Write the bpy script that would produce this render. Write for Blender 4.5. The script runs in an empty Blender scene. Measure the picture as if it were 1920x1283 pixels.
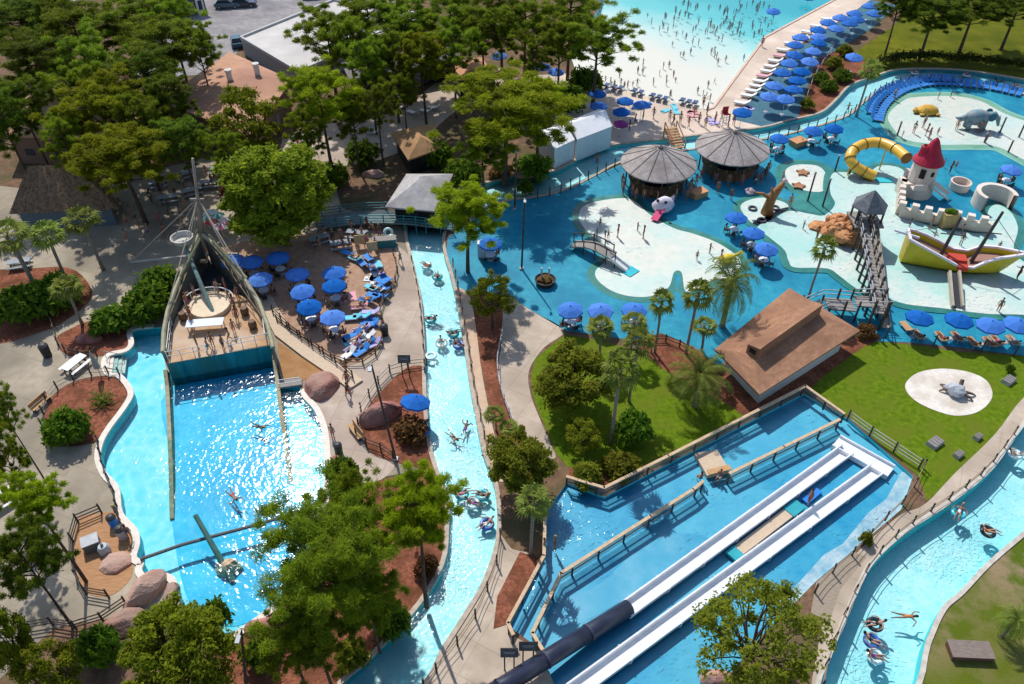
import bpy, math, random
import numpy as np
from mathutils import Vector, Matrix
from mathutils.geometry import delaunay_2d_cdt
random.seed(7)
SC = bpy.context.scene
COL = SC.collection
PI = math.pi
# ---------------------------------------------------------------- camera model
CAM_H, PITCH, FOC = 50.0, math.radians(42), 1500.0
CS, SN = math.cos(PITCH), math.sin(PITCH)
def ray(x, y):
    u = (x - 960) / FOC; v = (y - 641.5) / FOC
    return Vector((u, CS - v * SN, -SN - v * CS))
def G(x, y, z=0.0):
    d = ray(x, y); t = (z - CAM_H) / d.z
    return Vector((d.x * t, d.y * t, z))
def mpp(x, y, z=0.0):
    """metres across one photo pixel at that spot"""
    return (z - CAM_H) / ray(x, y).z / FOC
def rise(bx, by, ty, z0=0.0):
    """height of a vertical standing at (bx,by) whose top reaches row ty"""
    b = G(bx, by, z0); d = ray(bx, ty); t = b.y / d.y
    return CAM_H + d.z * t - z0
cam = bpy.data.cameras.new('camera'); cam.sensor_width = 36; cam.lens = 36 * FOC / 1920
cam.clip_end = 3000; cam.clip_start = 0.5
co = bpy.data.objects.new('camera', cam); COL.objects.link(co)
co.location = (0, 0, CAM_H); co.rotation_euler = (PI / 2 - PITCH, 0, 0)
SC.camera = co
# ---------------------------------------------------------------- light
SUN_EL = math.radians(50.5); SUN_AZ = math.atan2(-.36, .93)
w = bpy.data.worlds.new('World'); SC.world = w; w.use_nodes = True
nt = w.node_tree; bg = nt.nodes['Background']
sky = nt.nodes.new('ShaderNodeTexSky'); sky.sky_type = 'NISHITA'; sky.sun_disc = False
sky.sun_elevation = SUN_EL; sky.sun_rotation = SUN_AZ
nt.links.new(sky.outputs[0], bg.inputs[0]); bg.inputs[1].default_value = 0.15
sd = Vector((math.sin(SUN_AZ) * math.cos(SUN_EL), math.cos(SUN_AZ) * math.cos(SUN_EL), math.sin(SUN_EL)))
sl = bpy.data.lights.new('sun', 'SUN'); sl.energy = 4.1; sl.angle = math.radians(.53); sl.color = (1, .965, .90)
so = bpy.data.objects.new('sun', sl); COL.objects.link(so)
so.rotation_euler = sd.to_track_quat('Z', 'Y').to_euler(); so.location = (0, 60, 90)
SC.view_settings.view_transform = 'Standard'; SC.view_settings.look = 'None'
SC.view_settings.exposure = 0.06; SC.view_settings.gamma = 1
SC.cycles.use_denoising = True
SC.cycles.max_bounces = 8; SC.cycles.diffuse_bounces = 3; SC.cycles.glossy_bounces = 2
SC.cycles.transmission_bounces = 4; SC.cycles.transparent_max_bounces = 12
SC.cycles.caustics_reflective = False; SC.cycles.caustics_refractive = False
SC.cycles.sample_clamp_indirect = 6
# ---------------------------------------------------------------- materials
MATS = {}
def mat(name, a, b=None, scale=1.0, rough=.7, spec=.3, bump=0, bscale=None, detail=4, trans=0, metal=0, third=None, obj=False, stretch=None, lo=.35, hi=.65, joints=None):
    """Principled with a two (or three) colour noise mix in world or object space."""
    if name in MATS: return MATS[name]
    m = bpy.data.materials.new(name); m.use_nodes = True; MATS[name] = m
    n = m.node_tree.nodes; l = m.node_tree.links; p = n['Principled BSDF']
    p.inputs['Roughness'].default_value = rough; p.inputs['Specular IOR Level'].default_value = spec
    p.inputs['Metallic'].default_value = metal
    p.inputs['Base Color'].default_value = (*a, 1)
    m.diffuse_color = (*a, 1)
    vec = None
    if b is not None or bump:
        if obj: tc = n.new('ShaderNodeTexCoord'); vec = tc.outputs['Object']
        else: tc = n.new('ShaderNodeNewGeometry'); vec = tc.outputs['Position']
        if stretch:
            mp = n.new('ShaderNodeMapping'); mp.inputs['Scale'].default_value = stretch[:3]
            if len(stretch) > 3: mp.inputs['Rotation'].default_value = (0, 0, stretch[3])
            l.new(vec, mp.inputs[0]); vec = mp.outputs[0]
    out = None
    if b is not None:
        t = n.new('ShaderNodeTexNoise'); t.inputs['Scale'].default_value = scale; t.inputs['Detail'].default_value = detail
        t.inputs['Roughness'].default_value = .6
        l.new(vec, t.inputs['Vector'])
        r = n.new('ShaderNodeValToRGB'); r.color_ramp.elements[0].position = lo; r.color_ramp.elements[1].position = hi
        r.color_ramp.elements[0].color = (*a, 1); r.color_ramp.elements[1].color = (*b, 1)
        l.new(t.outputs['Fac'], r.inputs[0]); out = r.outputs[0]
        if third is not None:
            t2 = n.new('ShaderNodeTexNoise'); t2.inputs['Scale'].default_value = scale * .17; t2.inputs['Detail'].default_value = 3
            l.new(vec, t2.inputs['Vector'])
            mr = n.new('ShaderNodeMapRange'); mr.inputs[1].default_value = .42; mr.inputs[2].default_value = .66
            l.new(t2.outputs['Fac'], mr.inputs[0])
            mx = n.new('ShaderNodeMix'); mx.data_type = 'RGBA'
            l.new(mr.outputs[0], mx.inputs['Factor']); l.new(out, mx.inputs[6]); mx.inputs[7].default_value = (*third, 1)
            out = mx.outputs[2]
        if joints:
            bt_ = n.new('ShaderNodeTexBrick'); bt_.offset = joints[2]; bt_.inputs['Color1'].default_value = (1, 1, 1, 1); bt_.inputs['Color2'].default_value = (.95, .95, .95, 1); bt_.inputs['Mortar'].default_value = (.80, .80, .80, 1)
            bt_.inputs['Scale'].default_value = 1; bt_.inputs['Brick Width'].default_value = joints[0]; bt_.inputs['Row Height'].default_value = joints[1]; bt_.inputs['Mortar Size'].default_value = .035
            rot = n.new('ShaderNodeMapping'); rot.inputs['Rotation'].default_value = (0, 0, joints[3]); l.new(vec, rot.inputs[0]); l.new(rot.outputs[0], bt_.inputs['Vector'])
            mj = n.new('ShaderNodeMix'); mj.data_type = 'RGBA'; mj.blend_type = 'MULTIPLY'; mj.inputs['Factor'].default_value = 1
            l.new(out, mj.inputs[6]); l.new(bt_.outputs['Color'], mj.inputs[7]); out = mj.outputs[2]
        l.new(out, p.inputs['Base Color'])
    if bump:
        t3 = n.new('ShaderNodeTexNoise'); t3.inputs['Scale'].default_value = bscale or scale * 3; t3.inputs['Detail'].default_value = 5
        l.new(vec, t3.inputs['Vector'])
        bp = n.new('ShaderNodeBump'); bp.inputs['Strength'].default_value = bump; bp.inputs['Distance'].default_value = .1
        l.new(t3.outputs['Fac'], bp.inputs['Height']); l.new(bp.outputs[0], p.inputs['Normal'])
    if trans:
        tr = n.new('ShaderNodeBsdfTranslucent'); ms = n.new('ShaderNodeMixShader'); ms.inputs[0].default_value = trans
        if out: l.new(out, tr.inputs[0])
        else: tr.inputs[0].default_value = (*a, 1)
        l.new(p.outputs[0], ms.inputs[1]); l.new(tr.outputs[0], ms.inputs[2])
        l.new(ms.outputs[0], n['Material Output'].inputs[0])
    return m
def leafmat(name, a, b, trans=.38, scale=.9):
    m = mat(name, a, b, scale=scale, rough=.75, spec=.1, trans=trans)
    n = m.node_tree.nodes; l = m.node_tree.links
    oi = n.new('ShaderNodeObjectInfo'); hs = n.new('ShaderNodeHueSaturation')
    mr = n.new('ShaderNodeMapRange'); mr.inputs[3].default_value = .75; mr.inputs[4].default_value = 1.3
    mh = n.new('ShaderNodeMapRange'); mh.inputs[3].default_value = .485; mh.inputs[4].default_value = .515
    l.new(oi.outputs['Random'], mr.inputs[0]); l.new(oi.outputs['Random'], mh.inputs[0])
    l.new(mr.outputs[0], hs.inputs['Value']); l.new(mh.outputs[0], hs.inputs['Hue'])
    p = n['Principled BSDF']; src = p.inputs['Base Color'].links[0].from_socket
    l.new(src, hs.inputs['Color']); l.new(hs.outputs[0], p.inputs['Base Color'])
    for x in n:
        if x.type == 'BSDF_TRANSLUCENT': l.new(hs.outputs[0], x.inputs[0])
    return m
def water(name, tint, wave=2.2, strength=.5, rough=.06, caustic_tint=None, dist=.25, refl=1.0, wdet=3):
    """clear tinted water: see-through body plus mirror by Fresnel on a rippled surface"""
    if name in MATS: return MATS[name]
    m = bpy.data.materials.new(name); m.use_nodes = True; MATS[name] = m
    n = m.node_tree.nodes; l = m.node_tree.links; n.remove(n['Principled BSDF'])
    g = n.new('ShaderNodeNewGeometry')
    t = n.new('ShaderNodeTexNoise'); t.inputs['Scale'].default_value = wave; t.inputs['Detail'].default_value = wdet; t.inputs['Distortion'].default_value = .6
    l.new(g.outputs['Position'], t.inputs['Vector'])
    bp = n.new('ShaderNodeBump'); bp.inputs['Strength'].default_value = strength; bp.inputs['Distance'].default_value = dist
    l.new(t.outputs['Fac'], bp.inputs['Height'])
    big_ = n.new('ShaderNodeTexNoise'); big_.inputs['Scale'].default_value = .16; big_.inputs['Detail'].default_value = 2; l.new(g.outputs['Position'], big_.inputs['Vector'])
    br_ = n.new('ShaderNodeMapRange'); br_.inputs[1].default_value = .35; br_.inputs[2].default_value = .65; br_.inputs[3].default_value = strength * .35; br_.inputs[4].default_value = strength * 1.15
    l.new(big_.outputs['Fac'], br_.inputs[0]); l.new(br_.outputs[0], bp.inputs['Strength'])
    gl = n.new('ShaderNodeBsdfGlossy'); gl.inputs['Roughness'].default_value = rough; l.new(bp.outputs[0], gl.inputs['Normal'])
    gl.inputs['Color'].default_value = (refl, refl, refl, 1)
    fr = n.new('ShaderNodeFresnel'); fr.inputs['IOR'].default_value = 1.33; l.new(bp.outputs[0], fr.inputs['Normal'])
    tp = n.new('ShaderNodeBsdfTransparent'); tp.inputs[0].default_value = (*tint, 1)
    if caustic_tint is not None:
        # caustic net painted into the tint: bright lines where ripples would gather light
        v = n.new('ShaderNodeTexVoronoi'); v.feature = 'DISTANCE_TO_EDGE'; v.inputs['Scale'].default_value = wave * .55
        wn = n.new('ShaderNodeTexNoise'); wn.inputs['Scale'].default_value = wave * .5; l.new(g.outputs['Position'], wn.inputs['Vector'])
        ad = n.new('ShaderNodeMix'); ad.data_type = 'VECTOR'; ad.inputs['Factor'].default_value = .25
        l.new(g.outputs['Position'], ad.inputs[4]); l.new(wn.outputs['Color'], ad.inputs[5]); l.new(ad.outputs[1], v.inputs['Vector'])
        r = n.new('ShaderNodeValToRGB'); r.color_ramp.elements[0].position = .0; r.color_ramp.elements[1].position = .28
        r.color_ramp.elements[0].color = (*caustic_tint, 1); r.color_ramp.elements[1].color = (*tint, 1)
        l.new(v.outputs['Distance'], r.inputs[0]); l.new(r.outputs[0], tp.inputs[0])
    ms = n.new('ShaderNodeMixShader'); l.new(fr.outputs[0], ms.inputs[0]); l.new(tp.outputs[0], ms.inputs[1]); l.new(gl.outputs[0], ms.inputs[2])
    l.new(ms.outputs[0], n['Material Output'].inputs[0])
    return m
# ---------------------------------------------------------------- mesh builder
class MB:
    def __init__(s): s.v = []; s.f = []; s.m = []
    def add(s, vs, fs, mi=0):
        o = len(s.v); s.v += [tuple(x) for x in vs]
        s.f += [tuple(i + o for i in f) for f in fs]; s.m += [mi] * len(fs); return s
    def box(s, c, d, rz=0, mi=0, rx=0, ry=0, taper=1):
        hx, hy, hz = d[0] / 2, d[1] / 2, d[2] / 2
        M = Matrix.Rotation(rz, 3, 'Z') @ Matrix.Rotation(ry, 3, 'Y') @ Matrix.Rotation(rx, 3, 'X')
        vs = [Vector(c) + M @ Vector((x * (taper if z > 0 else 1), y * (taper if z > 0 else 1), z)) for z in (-hz, hz) for x, y in ((-hx, -hy), (hx, -hy), (hx, hy), (-hx, hy))]
        return s.add(vs, [(3, 2, 1, 0), (4, 5, 6, 7), (0, 1, 5, 4), (1, 2, 6, 5), (2, 3, 7, 6), (3, 0, 4, 7)], mi)
    def beam(s, a, b, wd, ht, mi=0):
        """rectangular bar from a to b"""
        a = Vector(a); b = Vector(b); d = b - a; L = d.length
        if L < 1e-6: return s
        d.normalize(); x = d.cross(Vector((0, 0, 1)))
        if x.length < 1e-3: x = Vector((1, 0, 0))
        x.normalize(); y = x.cross(d)
        vs = [p + x * sx * wd / 2 + y * sy * ht / 2 for p in (a, b) for sx, sy in ((-1, -1), (1, -1), (1, 1), (-1, 1))]
        return s.add(vs, [(3, 2, 1, 0), (4, 5, 6, 7), (0, 1, 5, 4), (1, 2, 6, 5), (2, 3, 7, 6), (3, 0, 4, 7)], mi)
    def tube(s, pts, r, n=8, mi=0, caps=True, closed=False):
        pts = [Vector(p) for p in pts]; k = len(pts)
        rs = r if isinstance(r, (list, tuple)) else [r] * k
        vs = []; prev = None
        for i, p in enumerate(pts):
            a = pts[i - 1] if (i > 0 or closed) else p; b = pts[(i + 1) % k] if (i < k - 1 or closed) else p
            d = (b - a).normalized()
            x = d.cross(Vector((0, 0, 1))) if prev is None else prev - d * prev.dot(d)
            if x.length < 1e-4: x = d.cross(Vector((0, 1, 0)))
            x.normalize(); prev = x; y = d.cross(x)
            vs += [p + (x * math.cos(2 * PI * j / n) + y * math.sin(2 * PI * j / n)) * rs[i] for j in range(n)]
        fs = []
        for i in range(k if closed else k - 1):
            i2 = (i + 1) % k
            fs += [(i * n + j, i * n + (j + 1) % n, i2 * n + (j + 1) % n, i2 * n + j) for j in range(n)]
        if caps and not closed: fs += [tuple(range(n - 1, -1, -1)), tuple(range((k - 1) * n, k * n))]
        return s.add(vs, fs, mi)
    def lathe(s, prof, c=(0, 0, 0), n=16, mi=0, sx=1, sy=1, a0=0, a1=2 * PI):
        full = abs(a1 - a0 - 2 * PI) < 1e-6; m = n if full else n + 1
        vs = [(c[0] + r * sx * math.cos(a0 + (a1 - a0) * j / n), c[1] + r * sy * math.sin(a0 + (a1 - a0) * j / n), c[2] + z) for r, z in prof for j in range(m)]
        fs = []
        for i in range(len(prof) - 1):
            for j in range(n):
                j2 = (j + 1) % m; q = (i * m + j, i * m + j2, (i + 1) * m + j2, (i + 1) * m + j)
                fs.append(q)
        return s.add(vs, fs, mi)
    def prism(s, poly, z0, z1, mi=0, mside=None):
        k = len(poly); vs = [(p[0], p[1], z0) for p in poly] + [(p[0], p[1], z1) for p in poly]
        area = sum(poly[i][0] * poly[(i + 1) % k][1] - poly[(i + 1) % k][0] * poly[i][1] for i in range(k))
        top = tuple(range(k, 2 * k)); 
        s.add(vs, [top if area > 0 else top[::-1]], mi)
        o = len(s.v) - 2 * k; fs = [(i, (i + 1) % k, k + (i + 1) % k, k + i) for i in range(k)]
        s.f += [tuple(o + i for i in f) for f in fs]; s.m += [mi if mside is None else mside] * k
        return s
    def blob(s, c, r, n=10, mi=0, seed=0, amp=.15, flat=False):
        rnd = random.Random(seed); ph = [rnd.uniform(0, 6.28) for _ in range(8)]
        rr = r if isinstance(r, (tuple, list)) else (r, r, r); vs = []; rings = max(5, n // 2 + 2); seg = n
        for i in range(rings + 1):
            th = PI * i / rings
            for j in range(seg):
                a = 2 * PI * j / seg
                k = 1 + amp * (math.sin(3 * a + ph[0] + 2 * th) * .5 + math.sin(5 * a + ph[1]) * math.sin(4 * th + ph[2]) * .6 + math.cos(2 * th * 2 + ph[3]) * .3 + rnd.uniform(-.5, .5)) * math.sin(th)
                z = math.cos(th) * k
                if flat and z < 0: z *= .15
                vs.append((c[0] + rr[0] * k * math.sin(th) * math.cos(a), c[1] + rr[1] * k * math.sin(th) * math.sin(a), c[2] + rr[2] * z))
        fs = [(i * seg + j, (i + 1) * seg + j, (i + 1) * seg + (j + 1) % seg, i * seg + (j + 1) % seg) for i in range(rings) for j in range(seg)]
        return s.add(vs, fs, mi)
    def build(s, name, mats, parent=None, off=(0, 0, 0), smooth=False):
        me = bpy.data.meshes.new(name); o = Vector(off)
        me.from_pydata([tuple(Vector(v) - o) for v in s.v], [], s.f)
        for m in (mats if isinstance(mats, (list, tuple)) else [mats]): me.materials.append(m)
        me.polygons.foreach_set('material_index', s.m)
        if smooth: me.polygons.foreach_set('use_smooth', [True] * len(s.f))
        me.update()
        ob = bpy.data.objects.new(name, me); COL.objects.link(ob)
        if parent is not None: ob.parent = parent
        return ob
def tag(o, label, cat, group=None):
    o['label'] = label; o['category'] = cat
    if group: o['group'] = group
    return o
def thing(name, label, cat, loc=(0, 0, 0), rz=0, group=None):
    o = bpy.data.objects.new(name, None); COL.objects.link(o)
    o.empty_display_size = .3; o.location = loc; o.rotation_euler = (0, 0, rz)
    return tag(o, label, cat, group)
def dup(root, loc, rz=0, sc=1, label=None, group=None, mats=None):
    """a copy of a thing with copies of its parts and sub-parts; mats: {part name stem: material}"""
    r = root.copy(); COL.objects.link(r); r.location = loc; r.rotation_euler = (0, 0, rz)
    r.scale = (sc, sc, sc) if not isinstance(sc, (tuple, list)) else sc
    if label: r['label'] = label
    if group: r['group'] = group
    def rec(src, dst):
        for ch in list(src.children):
            c = ch.copy(); COL.objects.link(c); c.parent = dst
            if mats and ch.name.split('.')[0] in mats: override(c, mats[ch.name.split('.')[0]])
            rec(ch, c)
    rec(root, r)
    if mats and '' in mats: override(r, mats[''])
    return r
def override(o, ms):
    ms = ms if isinstance(ms, (list, tuple)) else [ms]
    for i, m in enumerate(ms):
        if m is not None: o.material_slots[i].link = 'OBJECT'; o.material_slots[i].material = m
def struct(o): o['kind'] = 'structure'; return o
# ---------------------------------------------------------------- outlines and sheets
def cr(pts, n=5, closed=True):
    """Catmull-Rom through points"""
    P = [Vector(p) for p in pts]; k = len(P); out = []
    for i in range(k if closed else k - 1):
        p0 = P[(i - 1) % k] if closed or i > 0 else P[0]; p1 = P[i]; p2 = P[(i + 1) % k]
        p3 = P[(i + 2) % k] if closed or i + 2 < k else P[-1]
        for j in range(n):
            t = j / n
            out.append(.5 * ((2 * p1) + (p2 - p0) * t + (2 * p0 - 5 * p1 + 4 * p2 - p3) * t * t + (3 * p1 - p0 - 3 * p2 + p3) * t ** 3))
    if not closed: out.append(P[-1])
    return out
def px(pts, z=0.0): return [G(x, y, z) for x, y in pts]
def curve(pts, n=5, z=0.0, closed=True): return [Vector((p[0], p[1], z)) for p in cr(px(pts, z), n, closed)]
def inside(x, y, poly):
    c = False; k = len(poly); j = k - 1
    for i in range(k):
        xi, yi = poly[i][0], poly[i][1]; xj, yj = poly[j][0], poly[j][1]
        if (yi > y) != (yj > y) and x < (xj - xi) * (y - yi) / (yj - yi) + xi: c = not c
        j = i
    return c
def sheet(name, poly, z, m, holes=(), kind='structure', zf=None):
    loops = [poly] + list(holes); vs = []; es = []
    for lp in loops:
        o = len(vs); k = len(lp); vs += [Vector((p[0], p[1])) for p in lp]; es += [(o + i, o + (i + 1) % k) for i in range(k)]
    V, E, F, *_ = delaunay_2d_cdt(vs, es, [], 0, 1e-5)
    fs = []
    for f in F:
        cx = sum(V[i].x for i in f) / len(f); cy = sum(V[i].y for i in f) / len(f)
        if inside(cx, cy, poly) and not any(inside(cx, cy, h) for h in holes):
            a = sum(V[f[i]].x * V[f[(i + 1) % len(f)]].y - V[f[(i + 1) % len(f)]].x * V[f[i]].y for i in range(len(f)))
            fs.append(tuple(f) if a > 0 else tuple(f)[::-1])
    mb = MB(); mb.add([(v.x, v.y, z if zf is None else zf(v.x, v.y)) for v in V], fs)
    o = mb.build(name, m)
    if kind: o['kind'] = kind
    return o
def grow(poly, d):
    """offset a closed outline outwards by d"""
    k = len(poly); out = []
    area = sum(poly[i][0] * poly[(i + 1) % k][1] - poly[(i + 1) % k][0] * poly[i][1] for i in range(k)); sg = 1 if area > 0 else -1
    for i in range(k):
        a, b, c = poly[i - 1], poly[i], poly[(i + 1) % k]
        t = Vector((c[0] - a[0], c[1] - a[1])); t = t.normalized() if t.length > 1e-6 else Vector((1, 0))
        out.append(Vector((b[0] + t.y * d * sg, b[1] - t.x * d * sg, b[2] if len(b) > 2 else 0)))
    return out
def ribbon(name, path, wd, z0, z1, m, closed=False, kind='structure', parent=None):
    """kerb with a square section along a path"""
    mb = MB(); k = len(path); L = []
    for i in range(k):
        a = path[i - 1] if (i > 0 or closed) else path[i]; c = path[(i + 1) % k] if (i < k - 1 or closed) else path[i]
        t = Vector((c[0] - a[0], c[1] - a[1])); t.normalize(); nn = Vector((-t.y, t.x)) * wd / 2
        L.append((path[i][0] + nn.x, path[i][1] + nn.y, path[i][0] - nn.x, path[i][1] - nn.y))
    vs = []
    for a in L: vs += [(a[0], a[1], z0), (a[0], a[1], z1), (a[2], a[3], z1), (a[2], a[3], z0)]
    fs = []
    for i in range(k if closed else k - 1):
        o = 4 * i; q = 4 * ((i + 1) % k)
        fs += [(o, o + 1, q + 1, q), (o + 1, o + 2, q + 2, q + 1), (o + 2, o + 3, q + 3, q + 2)]
    if not closed: fs += [(0, 3, 2, 1), (4 * k - 4, 4 * k - 3, 4 * k - 2, 4 * k - 1)]
    mb.add(vs, fs); o = mb.build(name, m, parent)
    if kind: o['kind'] = kind
    return o
def wallring(name, poly, z0, z1, m):
    mb = MB(); k = len(poly)
    mb.add([(p[0], p[1], z0) for p in poly] + [(p[0], p[1], z1) for p in poly], [(i, (i + 1) % k, k + (i + 1) % k, k + i) for i in range(k)])
    return struct(mb.build(name, m))
def resample(path, step):
    out = [Vector(path[0])]; acc = 0
    for a, b in zip(path[:-1], path[1:]):
        a = Vector(a); b = Vector(b); L = (b - a).length; t = step - acc
        while t <= L: out.append(a.lerp(b, t / L)); t += step
        acc = (acc + L) % step if L < step - acc + 1e-9 or True else 0
        acc = L - (t - step)
    return out
# ================================================================ ground, pools, paths
M_ground = mat('ground_mulch', (.12, .07, .045), (.23, .135, .085), scale=1.3, rough=.95, spec=.1, bump=.5, bscale=6, third=(.10, .085, .04), detail=8)
M_pave = mat('grey_pavement', (.33, .275, .20), (.45, .38, .29), scale=.8, rough=.9, spec=.15, bump=.15, bscale=8, third=(.24, .205, .155), joints=(4, 4, 0, .4), detail=8)
M_walk = mat('pink_walkway', (.43, .34, .27), (.54, .44, .36), scale=.9, rough=.9, spec=.15, bump=.1, bscale=8, third=(.37, .29, .23), joints=(3, 3, 0, .2), detail=8)
M_path = mat('beige_path', (.46, .37, .285), (.56, .46, .37), scale=1.1, rough=.9, spec=.15, bump=.15, bscale=8, third=(.37, .30, .23), joints=(2.4, 2.4, 0, .5), detail=8)
M_terra = mat('terracotta_paving', (.33, .20, .135), (.45, .285, .195), scale=1.6, rough=.9, spec=.15, bump=.2, bscale=9)
M_mulch = mat('red_mulch', (.17, .06, .035), (.36, .135, .08), scale=3.5, rough=.95, spec=.05, bump=.8, bscale=14, third=(.14, .055, .03), detail=8)
M_lawn = mat('mown_lawn', (.07, .135, .005), (.15, .215, .012), scale=2.2, rough=.95, spec=.05, bump=.6, bscale=20, third=(.13, .165, .015), detail=9)
M_lawn2 = mat('dry_lawn', (.085, .125, .012), (.29, .21, .125), scale=.42, rough=.95, spec=.05, bump=.6, bscale=18, third=(.11, .135, .014), detail=9, lo=.42, hi=.6)
M_sand = mat('pale_sand', (.66, .60, .52), (.78, .72, .65), scale=3, rough=.95, spec=.1, bump=.4, bscale=9, third=(.55, .48, .40))
M_coping = mat('white_coping', (.72, .66, .59), (.62, .54, .46), scale=2, rough=.6)
M_bluedeck = mat('blue_painted_deck', (.006, .225, .345), (.022, .31, .425), scale=1.1, rough=.6, spec=.2, third=(.002, .185, .31), detail=8, joints=(5, 5, 0, .3))
M_pad = mat('white_pad', (.76, .77, .70), (.84, .82, .75), scale=.8, rough=.5, third=(.62, .79, .75), detail=7)
M_aqua = mat('aqua_pad', (.46, .75, .71), (.78, .82, .77), scale=.16, rough=.4, third=(.58, .80, .77), lo=.4, hi=.6)
M_rim = mat('green_rim', (.012, .165, .155), (.04, .25, .215), scale=.5, rough=.5)
M_rim2 = mat('pale_green_rim', (.17, .42, .30), (.26, .50, .38), scale=.4, rough=.5)
M_slidefloor = mat('slide_pool_paint', (.012, .32, .58), (.05, .41, .64), scale=.6, rough=.5, third=(.10, .49, .69), detail=8, bump=.05, bscale=2)
M_slideedge = mat('worn_edge', (.50, .66, .74), (.22, .45, .62), scale=1.0, rough=.6)
M_asph = mat('asphalt', (.24, .22, .22), (.33, .31, .30), scale=1.2, rough=.9, third=(.17, .16, .17))
M_sandwalk = mat('sand_concrete', (.64, .51, .40), (.73, .60, .49), scale=.7, rough=.9, third=(.54, .42, .33), joints=(3.5, 3.5, 0, .7), detail=8)
M_bluegrey = mat('slate_blue_deck', (.03, .115, .16), (.05, .15, .20), scale=.8, rough=.7)
M_wall = mat('pool_wall_paint', (.06, .60, .68), (.08, .66, .72), scale=.8, rough=.5)
M_flr_light = mat('light_pool_floor', (.46, .82, .86), (.62, .88, .90), scale=.9, rough=.6, third=(.40, .78, .85))
M_flr_blue = mat('blue_pool_floor', (.015, .50, .78), (.06, .60, .85), scale=.5, rough=.6, third=(.010, .41, .72))
W_river = water('river_water', (.78, .96, .975), wave=4.2, strength=.38, caustic_tint=(.92, 1, 1), rough=.10, dist=.16, refl=.5)
W_pool = water('lagoon_water', (.62, .93, .975), wave=2.1, strength=.235, caustic_tint=(.86, .985, 1), rough=.12, dist=.25, refl=.4, wdet=1.5)
W_thin = water('wading_water', (.93, .985, .985), wave=2.2, strength=.3, rough=.08, caustic_tint=(1, 1, 1))
W_wave = water('wave_pool_water', (.95, .985, .985), wave=1.5, strength=.22, rough=.1, refl=.7)

pool1 = [Vector((p.x, p.y)) for p in cr(px([(303, 614), (270, 616), (248, 622), (251, 645), (238, 660), (207, 668), (200, 682), (207, 700), (225, 702), (244, 722), (250, 742), (234, 770), (210, 802), (194, 830), (189, 858), (200, 888), (223, 915), (230, 962), (257, 993), (262, 1020), (256, 1045), (270, 1055), (266, 1070), (280, 1084), (302, 1076), (328, 1086), (338, 1130), (350, 1155), (388, 1180), (435, 1188), (500, 1145), (560, 1095), (598, 1000), (606, 940), (610, 870), (605, 810), (590, 770), (568, 745), (562, 722)]), 4, False)]
pool1 += [Vector(G(x, y).xy) for x, y in ((530, 716), (510, 662), (312, 698), (306, 655))]
river = curve([(640, 1295), (700, 1232), (775, 1152), (818, 1090), (838, 1040), (842, 985), (842, 930), (825, 890), (808, 830), (800, 750), (797, 650), (790, 560), (775, 490), (763, 432), (775, 395), (840, 360), (929, 340), (985, 325), (1042, 321), (1095, 293), (1149, 273), (1239, 263), (1330, 252), (1430, 240), (1480, 227), (1540, 212), (1570, 187), (1597, 160), (1647, 142), (1690, 131), (1800, 132), (1920, 150), (2000, 165), (2000, 195), (1920, 177), (1800, 154), (1730, 149), (1680, 155), (1643, 172), (1613, 195), (1580, 220), (1487, 248), (1420, 262), (1330, 276), (1240, 286), (1164, 303), (1116, 327), (1062, 354), (1005, 368), (955, 374), (900, 392), (846, 416), (830, 442), (832, 475), (845, 520), (858, 580), (870, 650), (880, 720), (893, 790), (905, 850), (922, 895), (931, 940), (931, 1000), (920, 1050), (900, 1100), (870, 1150), (830, 1212), (775, 1295)], 4)
riverb = curve([(1985, 735), (1920, 800), (1862, 880), (1790, 940), (1700, 1000), (1640, 1055), (1612, 1105), (1585, 1170), (1560, 1230), (1546, 1300), (1700, 1300), (1735, 1205), (1765, 1140), (1800, 1108), (1850, 1055), (1920, 995), (1990, 935)], 4)
slidepool = px([(1063, 905), (1133, 932), (1508, 738), (1590, 785), (1712, 893), (1690, 955), (1620, 1015), (1530, 1090), (1430, 1190), (1330, 1310), (1050, 1310), (1010, 1215), (955, 1175), (1018, 1048), (1024, 960)])
wavepool = px([(1070, 105), (1085, 150), (1200, 178), (1325, 206), (1337, 203), (1435, 70), (1580, -8), (1720, -80), (1140, -80), (1120, 20)])
big = [Vector((x, y)) for x, y in ((-700, -300), (700, -300), (700, 900), (-700, 900))]
sheet('ground', big, 0, M_ground, [pool1, river, riverb, slidepool, wavepool])

def pool(poly, depth, wz, fname, wname, mf, mw, mwat):
    sheet(fname, poly, -depth, mf); wallring(wname, poly, -depth, .0, mw)
    if mwat: sheet(fname.rsplit('_', 1)[0] + '_water', poly, wz, mwat)
pool(river, .6, -.06, 'river_floor', 'river_wall', M_flr_light, M_wall, W_river)
pool(riverb, 1.25, -.10, 'river_floor', 'river_wall', M_flr_light, M_wall, W_river)
pool(slidepool, .32, -.26, 'splash_pool_floor', 'splash_pool_wall', M_slidefloor, M_wall, W_thin)
# lagoon: shallow pale side, deep blue middle between the sunken hull walls
pool(pool1, 1.0, -.14, 'lagoon_floor', 'lagoon_wall', mat('cyan_pool_floor', (.20, .70, .86), (.34, .80, .90), scale=.9, rough=.6, third=(.50, .84, .88), detail=7), M_wall, W_pool)
sheet('lagoon_deep_floor', curve([(316, 730), (512, 690), (548, 900), (560, 1000), (520, 1120), (440, 1175), (360, 1140), (325, 1000), (318, 850)], 4, -.99), -.97, M_flr_blue)
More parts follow.
